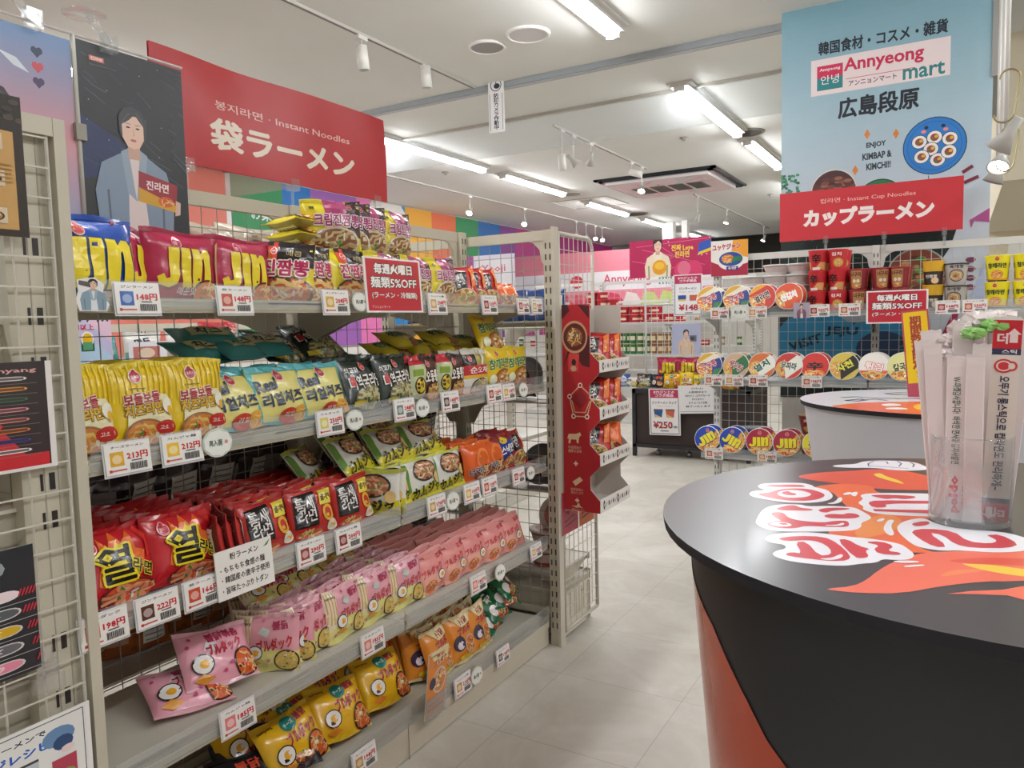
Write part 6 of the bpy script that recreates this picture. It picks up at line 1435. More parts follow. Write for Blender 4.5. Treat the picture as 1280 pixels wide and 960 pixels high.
for ci, (u, kk) in enumerate(((-0.7877, ('sin', 'sin', 'sin')), (-0.6669, ('pin', 'sin', 'pin')), (-0.5444, ('fig', 'fig')), (-0.4158, ('fig', 'fig')), (-0.3142, ('fig', 'fig')))):
    for k, key in enumerate(kk):
        spec.append((key, u, 5.30, z0 + .131 * k, 1., '%s column, %s level, upper shelf' % (ORD[ci], ('bottom', 'middle', 'top')[k])))
        spec.append((key, u + .008, 5.43, z0 + .131 * k, 1., '%s column behind, %s level, upper shelf' % (ORD[ci], ('bottom', 'middle', 'top')[k])))
for ci, (u, key) in enumerate(((-0.1307, 'gold'), (-0.013, 'grey'))):
    for k in range(2): spec.append((key, u, 5.31, z0 + (.143 if key == 'gold' else .132) * k, 1., '%s level, right of the red discount card' % ('bottom', 'top')[k]))
for ci, u in enumerate((0.1973, 0.3338)):
    for k in range(2): spec.append(('yel', u, 5.31, z0 + .153 * k, .95, '%s stack, %s level, far right' % (ORD[ci], ('bottom', 'top')[k])))
cups(spec, 'noodle cups on the upper shelf')
cups([('jinb', -1.233, 5.5, .57, 1.15, 'behind the blue lidded bowls'), ('dark', -0.8234, 5.45, .57, 1.1, 'lower of two beside the pale counter'), ('dark', -0.8234, 5.45, .705, 1.1, 'upper of two beside the pale counter')], 'tubs on the lower shelf')
# lowest goods
for i in range(7):
    put_mesh(darkb, 'noodle_bowl', -1.40 + .2 * i, 5.3, .145, (0, 0, 0), 'dark lidded bowl on the base of the cup rack, %s from its left post' % ORD[i], 'noodle bowl', 'dark bowls on the cup rack base')
# price cards on the cup rack
def b_tag(x, z, w, price, thumb, seed, label, A=None, cat='price tag', name='price_card', y=None):
    A = A or price_card('', 0, 0, w, 0, price, thumb, seed, label)
    return hang_sign(name, A, (x, (5.186 if y is None else y), z), 0, label, cat, .002, 'gloss', rx=.1, group='price cards on the cup noodle rack' if cat == 'price tag' else None)
for zi, (zz, nm, us) in enumerate(((1.495, 'upper', (-1.393,-1.144,-0.7613,-0.5828,-0.3887,-0.05206,0.08542)), (1.04, 'middle', (-1.438,-1.297,-1.138,-0.8015)), (.53, 'lower', (-1.434,-1.08,-0.7255)))):
    for i, x in enumerate(us):
        b_tag(x, zz, .125, ('198円', '168円', '250円', '148円')[(i + zi) % 4], ('c07050', 'd8a060', 'a84840')[i % 3], i + 40, 'small white price card, %s along the %s edge of the cup rack' % (ORD[i], nm))
A = Art(.335, .20, 'f0ecea'); A.rect(.03, .04, .97, .96, 'c4303e'); A.text('毎週火曜日', .5, .78, .64, .18, 'f8f4f0', .06, out='3c2424', outw=.07, res=1); A.text('麺類5%OFF', .5, .53, .80, .20, 'f8f4f0', .03, out='3c2424', outw=.06); A.text('(ラーメン・冷麺類)', .5, .28, .80, .14, 'f4ece8', .03, out='3c2424', outw=.04, res=1)
b_tag(-0.3183, 1.446, 0, '', '', 0, 'red weekly discount card in front of the stacked cups', A, 'card', 'discount_card', 5.165)
b_tag(-1.257, 1.49, 0, '', '', 0, 'cloud shaped card below the second lidded bowl', bubble(.12), 'card', 'restock_card', 5.18)
A = Art(.10, .10, 'b4a8b8'); figure(A, .5, 0, .9, coat='8c6478', hair='3c2830')
b_tag(-0.8653, 1.49, 0, '', '', 0, 'tiny portrait card under the orange red bowl', A, 'card', 'portrait_card', 5.175)
# yellow limited quantity strip
A = Art(.13, .47, 'b84c5c'); A.rect(.06, .16, .94, .98, 'f0cc1c'); A.text('期\n間\n数\n量\n限\n定\n!!', .5, .58, .42, .70, 'a04038', .05, res=1, space=.9)
hang_sign('limited_sign', A, (-0.1602, 4.66, 1.052), .05, 'narrow yellow vertical sign standing on the pale counter', 'sign', .004, 'card', ry=-.09)
# backdrop goods and panels seen through the cup rack wire
A = Art(.95, .62, '30343c'); A.ell(.28, .52, .30, .36, '2c84ac', 26); A.ell(.74, .46, .28, .34, '2c84ac', 26); A.rect(0, 0, 1, .42, '3c8cac'); A.ell(.74, .42, .18, .2, '283c5c', 18)
A.text('VISIT', .20, .50, .24, .10, '14242c', .03, rot=.3); A.text('JEJU', .46, .62, .22, .11, '14242c', .03, rot=-.05); A.ell(.56, .78, .09, .06, '9ca4ac', 14); A.ell(.56, .85, .05, .06, '9ca4ac', 12)
for k in range(9): A.poly([(.10 * k, .98), (.10 * k + .05, .98), (.10 * k + .10, .92), (.10 * k + .05, .92)], 'a0a4a0')
r = random.Random(5)
for k in range(16): a = r.uniform(0, 6.28); A.line([(.94, .48), (.94 + .09 * math.cos(a), .48 + .14 * math.sin(a))], .014, r.choice(('3c7c3c', '2c5c34')))
A.line([(.52, .34), (.56, .37), (.60, .34), (.64, .37)], .006, '1c2c44')
hang_sign('travel_poster', A, (-.68, 5.93, 1.00), 0, 'blue island travel poster behind the wire of the cup rack', 'poster', .004)
# ---------------------------------------------------------------- poster pillar
PX0, PX1, PY = -1.145, 0.1687, 5.96
struct('wall_pillar', MB().box(PX0 + .01, PX1 - .01, PY + .012, PY + 1.0, 0, ZC, 'd8d4cc'), 'matte')
W_ = PX1 - PX0; H_ = ZC - .9
A = Art(W_, H_)
A.bands(70, lambda t: mixc('7fabba', 'cdd4dd', min(1, t * 1.8)))
def PU(u, v): return ((u - 977) / 263, )
"""positions on the print are fractions of its width and height"""
def pf(x, z): return ((x - PX0) / W_, (z - .9) / H_)
def pt(t, c, w, h, col, bold, rot=0., **k): A.text(t, *pf(*c), w / W_, h / H_, col, bold, rot=rot, **k)
P = {'l1':(-0.4924,3.397),'logo':(-0.4898,3.199),'logoL':(-0.9417,3.238),'logoR':(-0.07371,3.168),'sq':(-0.8341,3.191),'ann':(-0.3867,3.222),'mart':(-0.2124,3.122),'kat':(-0.5289,3.131),'ln1':(-0.7135,3.202),'ln2':(-0.2848,3.187),'hiro':(-0.5067,2.96),'en1':(-0.5131,2.679),'en2':(-0.5071,2.607),'en3':(-0.4961,2.535),'plate':(-0.1567,2.625),'plR':(0.03303,2.61),'plB':(-0.1533,2.434),'d1':(-0.5698,2.758),'d2':(-0.3894,2.737),'d3':(-0.644,2.52),'b1':(-0.7849,2.43),'b1r':(-0.6222,2.412),'b2':(-0.4837,2.353),'b2r':(-0.3344,2.337),'bigb':(-0.2473,1.759),'bigr':(-0.05615,1.749),'bigt':(-0.2515,2.02),'tree':(-1.036,2.457),'ch1':(0.01389,2.43),'ch2':(0.06324,2.461),'ch3':(0.0244,2.361),'ch4':(0.09628,2.39),'dk':(-1.125,2.362),'pk1':(0.0568,2.112),'pk2':(0.181,2.189),'pk3':(0.1833,2.086),'pk4':(0.067,2.059)}
pt('韓国食材・コスメ・雑貨', P['l1'], .80, .088, '242c38', .04)
lx0, lx1 = P['logoL'][0], P['logoR'][0]; lz = P['logo'][1]
A.rect(*pf(lx0, lz - .125), *pf(lx1, lz + .125), 'ecdcdc')
sx, sz = P['sq']; sx = lx0 + .125
A.rect(*pf(sx - .085, sz - .0), *pf(sx + .085, sz + .085), 'd03058'); A.rect(*pf(sx - .085, sz - .085), *pf(sx + .085, sz), '2c8488'); pt('Annyeong', (sx, sz + .055), .135, .026, 'f0e0e4', .03, res=1); pt('안녕', (sx, sz - .015), .12, .062, 'f4f0ec', .0)
pt('Annyeong', (lx0 + .465, lz + .045), .49, .11, 'cc2c54', .025); pt('mart', (lx1 - .155, lz - .070), .245, .078, '2c8484', .02); pt('アンニョンマート', (lx0 + .40, lz - .075), .30, .036, '643c58', .02)
A.line([pf(lx0 + .23, lz - .04), pf(lx0 + .66, lz - .04)], .004, 'd03058')
pt('広島段原', P['hiro'], .50, .135, '242a34', .045)
pt('ENJOY', P['en1'], .12, .042, '30343c', .04, rot=.03); pt('KIMBAP &', P['en2'], .18, .042, '30343c', .04, rot=.03); pt('KIMCHI!!', P['en3'], .15, .042, '30343c', .04, rot=.03)
def el(c, rx, rz_, col, n=28): A.ell(*pf(*c), rx / W_, rz_ / H_, col, n)
pc = P['plate']; pr_ = P['plR'][0] - pc[0]
el(pc, pr_ * 1.0, pr_ * 1.0, '1c2c4c', 36); el(pc, pr_ * .97, pr_ * .97, '2c7cc8', 36); el(pc, pr_ * .86, pr_ * .86, '2468b4', 36); el(pc, pr_ * .83, pr_ * .83, '2c7cc8', 36)
for dx, dz in ((-.09, .035), (0, .055), (.09, .035), (-.02, -.02), (-.075, -.065), (.02, -.095), (.085, -.05)):
    c = (pc[0] + dx, pc[1] + dz); el(c, .048, .046, '283444', 18); el(c, .044, .042, 'f0ece8', 18); el(c, .026, .025, 'a03c3c', 12); el((c[0] + .01, c[1] + .005), .012, .011, 'd8b83c', 8); el((c[0] - .01, c[1] - .008), .010, .009, '4c7c3c', 8)
for s in (-1, 1): el((pc[0] + s * .05, pc[1] + .125), .013, .012, '1c2438', 10); el((pc[0] + s * .065, pc[1] + .10), .016, .011, 'f08c90', 10)
for d in ('d1', 'd2', 'd3'):
    c = P[d]; A.poly([pf(c[0], c[1] + .035), pf(c[0] + .02, c[1]), pf(c[0], c[1] - .035), pf(c[0] - .02, c[1])], 'e08840')
A.poly([pf(PX0, P['dk'][1] + .02), pf(PX0 + .3, P['dk'][1] + .04), pf(PX1 - .24, P['dk'][1] - .02), pf(PX1 - .20, P['dk'][1] - .10), pf(PX1 - .17, P['dk'][1] - .25), pf(PX1 - .22, P['dk'][1] - .42), pf(PX1 - .34, P['dk'][1] - .62), pf(PX1 - .5, .9), pf(PX0, .9)], '1e2c2a')
r = random.Random(12)
for k in range(150):
    x = r.uniform(PX0, PX1 - .26); z = P['dk'][1] - r.uniform(-.03, .7) ** 1; 
    a = r.uniform(0, 6.28); l = r.uniform(.015, .05); A.line([pf(x, z), pf(x + l * math.cos(a), z + l * math.sin(a))], .006, r.choice(('2c5c3c', '1c4430', '3c7448', '24402c')))
for k in range(40):
    x = PX0 + r.uniform(0, .13); z = P['tree'][1] + r.uniform(-.06, .08); A.ell(*pf(x, z), .012 / W_, .010 / H_, r.choice(('4c9470', '2c6c50', '3c8464')), 7)
b = P['b1']; rr = .155; el((b[0], b[1] - .04), rr, rr, 'd8d4cc', 30); el((b[0], b[1] - .04), rr * .94, rr * .94, '4c2c2c', 30)
for k in range(24): a = r.uniform(0, 3); q_ = r.uniform(.2, .8); el((b[0] + rr * q_ * math.cos(a), b[1] - .04 + rr * q_ * math.sin(a) * .9), .03, .014, r.choice(('7c4838', '5c3430', '94604c')), 7)
b = P['b2']; rr = .15; el((b[0], b[1] - .06), rr, rr, '1c4c34', 30); el((b[0], b[1] - .06), rr * .94, rr * .94, '2c7448', 30)
for k in range(9): el((b[0] + r.uniform(-.08, .08), b[1] + r.uniform(-.03, .02)), .022, .016, 'e87c98', 10)
b = P['bigb']; rr = P['bigr'][0] - b[0] + .0; el(b, rr, rr, 'a8b4b4', 36); el(b, rr * .95, rr * .95, '8c4c34', 36)
for k in range(60): a = r.uniform(0, 6.28); q_ = r.uniform(0, .85); el((b[0] + rr * q_ * math.cos(a), b[1] + rr * q_ * math.sin(a)), r.uniform(.015, .04), r.uniform(.01, .022), r.choice(('c08048', '6c3828', 'b0643c', '4c8c3c', '5ca048', 'd0a070')), 8)
for a_, b_ in (('ch1', 'ch2'), ('ch3', 'ch4')): A.line([pf(*P[a_]), pf(*P[b_])], .022, '7c2438')
A.poly([pf(P['pk4'][0], P['pk4'][1]), pf(P['pk1'][0], P['pk1'][1]), pf(P['pk2'][0], P['pk2'][1]), pf(P['pk3'][0], P['pk3'][1]), pf(P['pk3'][0] - .1, P['pk3'][1] + .02)], 'b05090')
A.poly([pf(PX1 - .36, 1.1), pf(PX1 - .20, 1.30), pf(PX1 - .14, 1.62), pf(PX1 - .22, 1.45)], 'b02c5c'); A.poly([pf(PX1 - .30, .9), pf(PX1, .9), pf(PX1, 1.9), pf(PX1 - .10, 1.6)], 'b8c4dc')
for k in range(4): el((PX1 - .10, 1.85 - .06 * k), .03, .02, '7c3c5c', 8)
mb = MB().box(PX0, PX1, PY, PY + .010, .9, ZC - .004, 'd8dce0'); A.emit(mb, lambda x, y, f: (PX0 + x, PY - f, .9 + y), off0=.0008, doff=.0001)
tag(obj('pillar_poster', mb, 'card'), 'tall pale blue poster with shop lettering and a kimbap plate', 'poster')
# red banner in front
bx = [(-1.088,2.344),(0.018,2.367),(0.029,2.025),(-1.087,2.023)]
w = bx[1][0] - bx[0][0]; z1 = (bx[0][1] + bx[1][1]) / 2; zb = (bx[2][1] + bx[3][1]) / 2
A = Art(w, z1 - zb, 'c8303a'); A.text('컵라면 · Instant Cup Noodles', .50, .76, .52, .11, 'e8b4ac', .012); A.text('カップラーメン', .50, .44, .70, .32, 'f4ece8', .06)
hang_sign('hanging_banner', A, ((bx[0][0] + bx[1][0]) / 2, 5.62, zb), 0, 'red banner with white katakana in front of the poster pillar', 'banner', .003, 'card', back='c8303a')
for i, xx in enumerate((bx[0][0] + .30, bx[0][0] + .66, bx[1][0] - .10)):
    mb = MB().tube((xx, 5.63, 1.93), (xx, 5.63, zb + .03), .006, 'ffffff', 6).box(xx - .015, xx + .015, 5.612, 5.64, zb - .03, zb + .02, 'ffffff').box(xx - .01, xx + .01, 5.62, 5.64, 1.93, 1.99, 'e0e0e0')
    tag(obj('banner_clip', mb, 'clear'), 'clear rod holding the cup noodle banner, ' + ('near its left end', 'near its middle', 'near its right end')[i], 'clip')
# goods past the pillar on the right
struct('trim_8', MB().box(.30, 2.6, 6.5, 6.52, 0, 1.98, 'd8d4cc'), 'paint')
A = Art(.7, .5, 'd89028'); 
for k in range(12): A.ell((k % 4) * .26 + .12, (k // 4) * .34 + .16, .10, .13, ('e8b048', 'c87820', 'f0c060')[k % 3], 14)
logo(A, .25, .80, .06, 'f0d8c0', 'd04838')
hang_sign('noodle_poster', A, (.72, 6.0, 1.50), 0, 'orange noodle poster past the right edge of the pillar', 'poster', .01)

# ================================================================= POSTERS LEFT OF THE CUP RACK
bn = [(-2.338,2.121),(-1.664,2.116),(-1.665,1.844),(-2.341,1.874)]
A = Art(bn[1][0] - bn[0][0], .30, 'b82458'); r = random.Random(2)
for k in range(22): A.line([(r.random(), r.random()), (r.random() * .1 + r.random(), r.random())], .004, 'd87898') if k % 3 == 0 else A.ell(r.random(), r.random(), .008, .02, 'f0c0cc', 6)
A.ell(.66, .14, .10, .26, 'd83c6c', 16); A.ell(.80, .14, .10, .26, 'd83c6c', 16); A.ell(.68, .2, .08, .2, 'e0708c', 14)
figure(A, .36, -.10, 1.12, coat='ecdcc0', shirt='f0e4cc', hair='2c2424'); A.ell(.38, .26, .09, .20, 'e8a028', 16); A.ell(.38, .3, .06, .1, 'f0c040', 12)
A.text('진짜 Love\n진라면', .66, .66, .26, .34, 'ecc850', .05, res=1); A.poly([(.84, .52), (1, .62), (1, .92), (.86, .84)], '2c54b0'); A.poly([(.84, .52), (1, .62), (1, .70), (.86, .60)], 'e8c830')
hang_sign('love_banner', A, ((bn[0][0] + bn[1][0]) / 2, 5.95, bn[2][1]), 0, 'magenta banner with a person in cream and yellow letters', 'banner', .005)
yk = [(-1.566,2.062),(-1.302,2.077),(-1.302,1.827),(-1.567,1.807)]
A = Art(yk[1][0] - yk[0][0], yk[0][1] - yk[3][1], 'e8e4dc'); A.poly([(.55, .6), (1, .5), (1, 1), (.6, 1)], 'e8a030'); A.poly([(0, 0), (1, 0), (1, .35), (.5, .2), (0, .42)], 'a82440'); A.text('ユッケジャン', .42, .82, .76, .16, 'b82848', .05, rot=.04, out='f4f0ec', outw=.06, res=1)
A.ell(.54, .42, .36, .26, 'e8e4e0', 24); A.ell(.54, .47, .32, .20, '2c4c98', 24); noodles(A, .46, .48, .2, .14, 'd88038', None, seed=6, n=8); A.poly([(.56, .38), (.84, .42), (.8, .54), (.6, .52)], '2c7c4c'); A.rect(.42, .16, .74, .26, '2c3880'); A.text('육개장', .58, .21, .22, .07, 'f0ece8', .03, res=1)
hang_sign('bowl_poster', A, ((yk[0][0] + yk[1][0]) / 2, 5.60, yk[3][1]), 0, 'white, red and yellow poster of a noodle bowl', 'poster', .004)
pr = [(-1.852,1.833),(-1.632,1.833),(-1.628,1.527),(-1.841,1.527)]
A = Art(pr[1][0] - pr[0][0], pr[0][1] - pr[3][1], 'ecebec'); A.line([(.05, .98), (.05, .03), (.95, .03), (.95, .98)], .005, '50405c'); A.rect(.05, .78, .95, .98, 'b83058'); A.text('BTSジンとの\nコラボ商品', .5, .88, .66, .13, 'f4e4ec', .04, res=1)
A.text('ジンラーメン', .5, .66, .6, .06, '3c3c4c', .03, res=1); A.text('マイルド・スパイシー', .5, .58, .6, .035, 'c06474', .01, res=1); A.rect(.16, .36, .44, .50, '2c4c94'); A.rect(.56, .36, .86, .50, 'c86450'); A.rect(.16, .36, .44, .40, 'd8c060'); A.text('¥148', .52, .20, .64, .14, 'b82838', .035); A.rect(.4, .06, .66, .08, '5c5c68')
hang_sign('price_poster', A, ((pr[0][0] + pr[1][0]) / 2, 5.60, pr[3][1]), 0, 'white 148 yen price poster with a magenta heading', 'price sign', .004)
pp = [(-1.867,1.467),(-1.646,1.463),(-1.641,1.225),(-1.862,1.237)]
A = Art(pp[1][0] - pp[0][0], pp[0][1] - pp[3][1], 'b4b8d4'); figure(A, .5, 0, .80, coat='dcc0a4', shirt='d8c4b0', hair='30282c'); A.rect(.62, .42, .86, .62, '6c6c80'); A.ell(.72, .52, .07, .06, '3c3c4c', 10); A.poly([(.46, .3), (.66, .45), (.60, .52), (.42, .4)], 'e0c4ac')
hang_sign('portrait_card', A, ((pp[0][0] + pp[1][0]) / 2, 5.60, pp[3][1]), 0, 'lilac portrait card of a person holding a camera', 'poster', .004)

# dark display counter with signs
dx = [(-3.097,0.623),(-2.164,0.651)]; x0, x1 = dx[0][0], dx[1][0]
zt = 0.7494
o = thing('display_counter', 'dark brown low display counter with a black frame', 'counter', (x0, 7.9, 0))
W = x1 - x0 + .35
obj('cabinet', MB().box(.03, W, .03, .80, .12, zt - .05, '3c302e'), 'matte', o)
mb = MB().box(0, W, 0, .82, zt - .05, zt, '26242a').box(0, .04, 0, .04, .0, zt, '26242a').box(W - .04, W, 0, .04, 0, zt, '26242a').box(0, W, .0, .03, .10, .14, '26242a').box(0, .04, .78, .82, 0, zt, '26242a').box(W - .04, W, .78, .82, 0, zt, '26242a').box(0, W, .78, .80, zt, zt + .10, '26242a')
obj('frame', mb, 'satin' if 'satin' in M else 'paint', o)
for i in range(3):
    mb = MB(); mb.lathe([(0, .0), (.03, .0), (.03, .05), (.012, .06), (.012, .12), (0, .12)], 'a4a4a8', 12, c=(.25 + .35 * i, .15, 0)); obj('caster', mb, 'metal', o)
A = Art(0.3487, 0.5038, 'ecebec'); A.line([(.05, .98), (.05, .03), (.95, .03), (.95, .98)], .008, '50405c'); A.rect(.04, .80, .96, .98, 'b83058'); A.text('BTSジンとの\nコラボ商品', .5, .89, .66, .13, 'f4e4ec', .04, res=1)
A.text('ジンラーメン カップ', .5, .70, .78, .06, '3c3c4c', .03, res=1); A.text('マイルド・スパイシー', .5, .62, .5, .03, 'c06474', .01, res=1)
for cx, c in ((.30, '2c5c9c'), (.68, 'c8604c')): A.poly([(cx - .15, .56), (cx + .15, .56), (cx + .11, .38), (cx - .11, .38)], c); A.rect(cx - .14, .53, cx + .14, .56, '5c5450'); A.poly([(cx - .11, .45), (cx + .11, .38), (cx - .10, .38)], 'd8b870')
A.text('¥250', .44, .22, .60, .14, 'a83038', .035); A.text('+税', .82, .18, .16, .05, '3c3c44', .04, res=1); A.rect(.36, .08, .62, .10, '5c5c68')
hang_sign('price_poster', A, (-2.704, 7.86, 0.2574), 0, 'white 250 yen price poster hung on the dark counter', 'price sign', .004, ry=-.02)
A = Art(.42, .30, 'e8e8ea')
for k, t in enumerate(('ジンラーメン', '人数限定あり', 'BTSジン コラボカード', 'おひとりさま1セット', 'まで なくなり次第', '終了いたします')): A.text(t, .5, .88 - k * .125, .3 + .08 * (k % 3) * 2, .075, '3c3c40', .03, res=1)
A.rect(.04, .06, .96, .08, 'a0a0a4')
hang_sign('notice_card', A, (-2.333, 7.85, 0.5081), 0, 'white notice with small black lines beside the 250 yen poster', 'notice', .003, ry=-.05)
for i in range(3):
    put('jin_red', (-2.817, -2.595, -2.379)[i], 8.3, 0.8566, 0, -.1, 0, 'crimson noodle bag on the dark counter, %s from the left' % ORD[i], 'crimson bags on the dark counter', s=1.25)
for i in range(7):
    k = ('miyeok', 'blackbul', 'cheesebul', 'cheese', 'cham', 'yeol', 'cheesebul')[i]
    put(k, x0 + .10 + .16 * i, 7.99, zt + .01, 0, -.25, 0, '%s, low front row of the dark counter, %s' % (SHORT[k], ORD[i]), 'packs in the front row of the dark counter', s=.85)
obj('tray', MB().box(.3, W, .22, .75, zt, zt + .14, '2a282c'), 'matte', o)

# ================================================================= FURTHER BACK
# far shelves with tubs and bottles
def far_rack(x0, y, nb, bl, zs, label, items, H=2.0, rz=0.):
    return gondola('shelf_gondola', label, (x0, y, 0), rz, nb, bl, zs, .5, H, paint='dcdcd8', riser=False, pz=.10, px=.09, wire='d4d4d0')
FX = -4.695
far_rack(FX - 1.2, 10.9, 3, 1.15, [.5, .98, 1.44], 'white wire shelf rack of red tubs beyond the end rack', None, 2.1)
tub = cup_mesh('tub', .075, .08, .11, 'a81c28', 'd03c40', lambda A: (A.rect(0, 0, 1, 1, 'b01c28'), A.rect(.2, .3, .8, .6, 'e0c8b0')), 2)
jar = cup_mesh('jar', .045, .045, .15, '2c6c3c', 'c8a030', lambda A: (A.rect(0, 0, 1, 1, '2c6c3c'), A.rect(.1, .3, .9, .7, 'd8d4b8')), 2)
jar2 = cup_mesh('jar2', .045, .045, .15, '7c4c28', '2c2420', lambda A: (A.rect(0, 0, 1, 1, '8c5c30'), A.rect(.1, .3, .9, .7, 'd8c8a0')), 2)
k = 0
for i in range(9):
    lv = (4, 4, 3, 2, 2, 2, 2, 1, 1)[i]
    for j in range(lv):
        put_mesh(tub, 'food_tub', FX - .05 + .17 * i, 10.52, 1.475 + .115 * j, (0, 0, i), 'red food tub, %s column and %s level, far white rack' % (ORD[i], ORD[j]), 'food tub', 'red tubs on the far white rack')
for i in range(14):
    for j in range(2):
        put_mesh((jar2 if i < 4 else jar) if i < 9 else jar2, 'sauce_jar', FX - .02 + .105 * i, 10.5, 1.01 + .16 * j, (0, 0, i), '%s sauce jar, %s along, %s layer, far rack' % ('brown' if (i < 4 or i > 8) else 'green', ORD[i], ('lower', 'upper')[j]), 'jar', 'sauce jars on the far white rack')
for i in range(12):
    put(('navybag', 'whitebag', 'olive', 'shin')[i % 4], FX + .1 * i * 1.15, 10.48, .53, 0, -.1, 0, '%s on the lower shelf of the far white rack, %s along' % (('blue bag', 'white pouch', 'olive bag', 'red pack')[i % 4], ORD[i]), 'bags low on the far white rack')
# a white wire stand by the aisle
o = thing('net_stand', 'white wire net stand in the aisle before the dark counter', 'net stand', (-3.244, 8.75, 0))
mb = MB(); wires(mb, 0, 1.0, .3, 1.66, 0, .07, .08, .003, 'e4e4e0'); obj('net', mb, 'paint', o)
obj('frame', MB().tube((0, 0, 0), (0, 0, 2.35), .014, 'c0c0bc', 8).tube((1.0, 0, 0), (1.0, 0, 1.68), .014, 'c0c0bc', 8).tube((0, 0, 1.68), (1.0, 0, 1.68), .012, 'c0c0bc', 8), 'paint', o)
# pink fascia far away
fy = 15.0
ff = [(-8.120,2.240),(-5.845,2.801),(-8.125,2.009),(-5.852,2.208)]
A = Art(5.2, 1.15, 'e88c9c'); A.rect(0, .28, 1, .62, 'ece8ec'); A.text('Annyeong', .62, .45, .20, .22, 'd06078', .02); A.text('mart', .80, .43, .09, .17, '3c9490', .02)
r = random.Random(6)
for k in range(14): A.poly([(k * .075, 0), (k * .075 + .09, 0), (k * .075 + .06, .2), (k * .075 + .02, .24)], r.choice(('e05c74', 'f0b0b8', 'c8d880', 'f0e0dc', 'd84868')))
A.ell(.40, .45, .03, .12, 'd83c50', 14)
xa = -7.522
hang_sign('shop_fascia', A, (xa + .95, fy, 1.83), 0, 'long pink fascia with the shop name beyond the shelves', 'sign', .05)
struct('wall_back_shop', MB().box(-8.75, -1.2, 17.5, 17.6, 0, 2.5, 'd0ccc4'), 'matte')
struct('trim_9', MB().box(-5.809, -5.566, 16.8, 17.0, 0, ZC, 'dcdad4').box(-5.364, -5.236, 16.8, 17.0, 0, ZC, 'dcdad4'), 'matte')
for i in range(4):
    far_rack(-8.4 + 1.9 * i, 13.9 + .6 * (i % 2), 1, 1.6, [.5, 1.0, 1.45], 'white wire shelf rack far back, %s from the poster wall' % ORD[i], None, 1.9)
    for j in range(10):
        put_mesh((tub, jar, jar2)[(i + j) % 3], 'food_tub' if (i + j) % 3 == 0 else 'sauce_jar', -8.3 + 1.9 * i + .15 * j, 13.9 + .6 * (i % 2) - .35, 1.03 + .45 * (j % 2), (0, 0, 0), '%s container, %s along the %s back rack' % (('red', 'green', 'brown')[(i + j) % 3], ORD[j], ORD[i]), 'container', 'containers on the back racks')
# rainbow poster wall on the left
WX = -8.8
SEG = [(1.0, 'd87868'), (7.275,"e4e2e0"), (7.358,"2c8c54"), (8.305,"1c74c0"), (8.887,"9c60b0"), (9.95,"e478b4"), (10.69,"1c84cc"), (11.26,"ecac34"), (12.08,"e47044"), (12.9,"2c8c54"), (13.74,"2468ac"), (14.63,"84408c"), (15.34,"b0307c"), (21, 'a82c6c')]
A = Art(20, ZC - .02 - 1.2)
for (a, c), (b, _) in zip(SEG[:-1], SEG[1:]): A.rect((a - 1) / 20, 0, (b - 1) / 20, 1, c)
cy_ = (10.75 - 1) / 20
A.ell(cy_, 0.8086, .031, .25, 'ece8e4', 30)
r = random.Random(21)
for (a, c), (b, _) in zip(SEG[:-1], SEG[1:]):
    if c == 'e4e2e0': continue
    n_ = max(1, int((b - a) * 1.3))
    for k in range(n_):
        x = (a - 1 + (k + .5) * (b - a) / n_) / 20; z = r.uniform(.45, .60); q_ = r.uniform(-.25, .25)
        w2, h2 = .013, .085
        cs = r.choice((('e8e4dc', '4c8c50'), ('e4d8c8', 'c84838'), ('f0ece8', '8c4c3c'), ('dcd0b8', 'c8a040')))
        A.poly([(x - w2, z - h2 + q_ * .2), (x + w2, z - h2 - q_ * .2), (x + w2 * .9, z + h2 - q_ * .2), (x - w2 * .9, z + h2 + q_ * .2)], cs[0])
        A.ell(x, z, .008, .04, cs[1], 10); A.ell(x + .002, z - .03, .006, .025, mixc(cs[1], 'ffffff', .4), 8)
A.text('お菓子', (8.0 - 1) / 20, .80, .03, .08, 'e8ece8', .02, res=1)
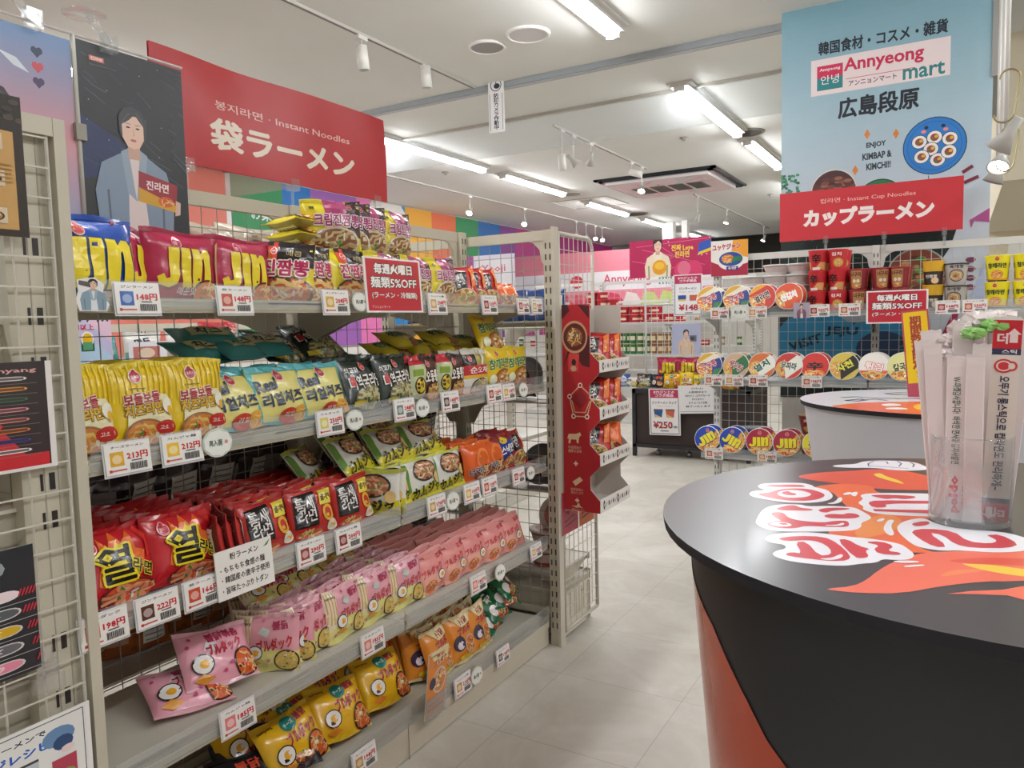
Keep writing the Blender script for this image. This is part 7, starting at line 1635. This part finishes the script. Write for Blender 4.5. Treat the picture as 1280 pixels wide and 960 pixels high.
mb = MB().box(WX - .02, WX, 1.0, 21.0, 1.2, ZC - .02, 'd0d0d0'); A.emit(mb, lambda x, y, f: (WX + f, 1.0 + x, 1.2 + y), off0=.003, doff=.0006)
tag(obj('rainbow_mural', mb, 'card'), 'long wall print of coloured blocks with snack pictures', 'wall print')
struct('wall_left_panel', MB().box(WX - .03, WX - .022, 1.0, 21, 0, ZC, 'e0ddd6'), 'matte')
# open display with blue bags behind the far end rack
o = gondola('shelf_gondola', 'white shelf rack of blue bags left of the far end rack', (-3.6, 4.9, 0), PI / 2, 1, 1.2, [.5, .95, 1.45], .45, 1.9, paint='d0ccc0', riser=False, pz=.1, px=.09)
for i in range(10):
    put('navybag' if i < 6 else 'whitebag', -3.28, 5.0 + .18 * (i % 6), 1.485 if i < 6 else .99, PI / 2, -.1, 0, '%s on the rack behind the long one, %s along' % ('blue bag' if i < 6 else 'white pouch', ORD[i]), 'bags on the rack behind', s=1.15)
# neighbour rack parallel to the long one (seen through the wire)
o = gondola('shelf_gondola', 'beige shelf rack in the next aisle behind the long one', (-4.2, .6, 0), PI / 2, 3, 1.1, [.46, .9, 1.3], .45, 1.55, paint='c8c2b2', riser=False, pz=.1, px=.09)
for i in range(12):
    k = ('whitebag', 'drynoodle', 'tealbag', 'whitebag')[i % 4]
    put(k, -3.9, .8 + .26 * i, 1.335, PI / 2, -.15, 0, '%s, %s along the top of the next aisle rack' % (('white pouch', 'clear noodle bag', 'teal bag', 'white food pouch')[i % 4], ORD[i]), 'bags in the next aisle', s=1.1)
    put(('darkfood', 'whitebag', 'amber')[i % 3], -3.9, .8 + .26 * i, .935, PI / 2, -.15, 0, '%s, %s along the second shelf of the next aisle' % (('dark bag', 'white pouch', 'amber bag')[i % 3], ORD[i]), 'bags in the next aisle', s=1.1)
# ---------------------------------------------------------------- world
w = bpy.data.worlds.new('shop_air'); SC.world = w; w.use_nodes = True
bgn = w.node_tree.nodes['Background']; bgn.inputs['Color'].default_value = lin('e8ecf0'); bgn.inputs['Strength'].default_value = .3
# report labels that are too long or repeated
for l, n in LABELS.items():
    if len(l.split()) > 16 or n > 1: print('LABEL', n, len(l.split()), l)
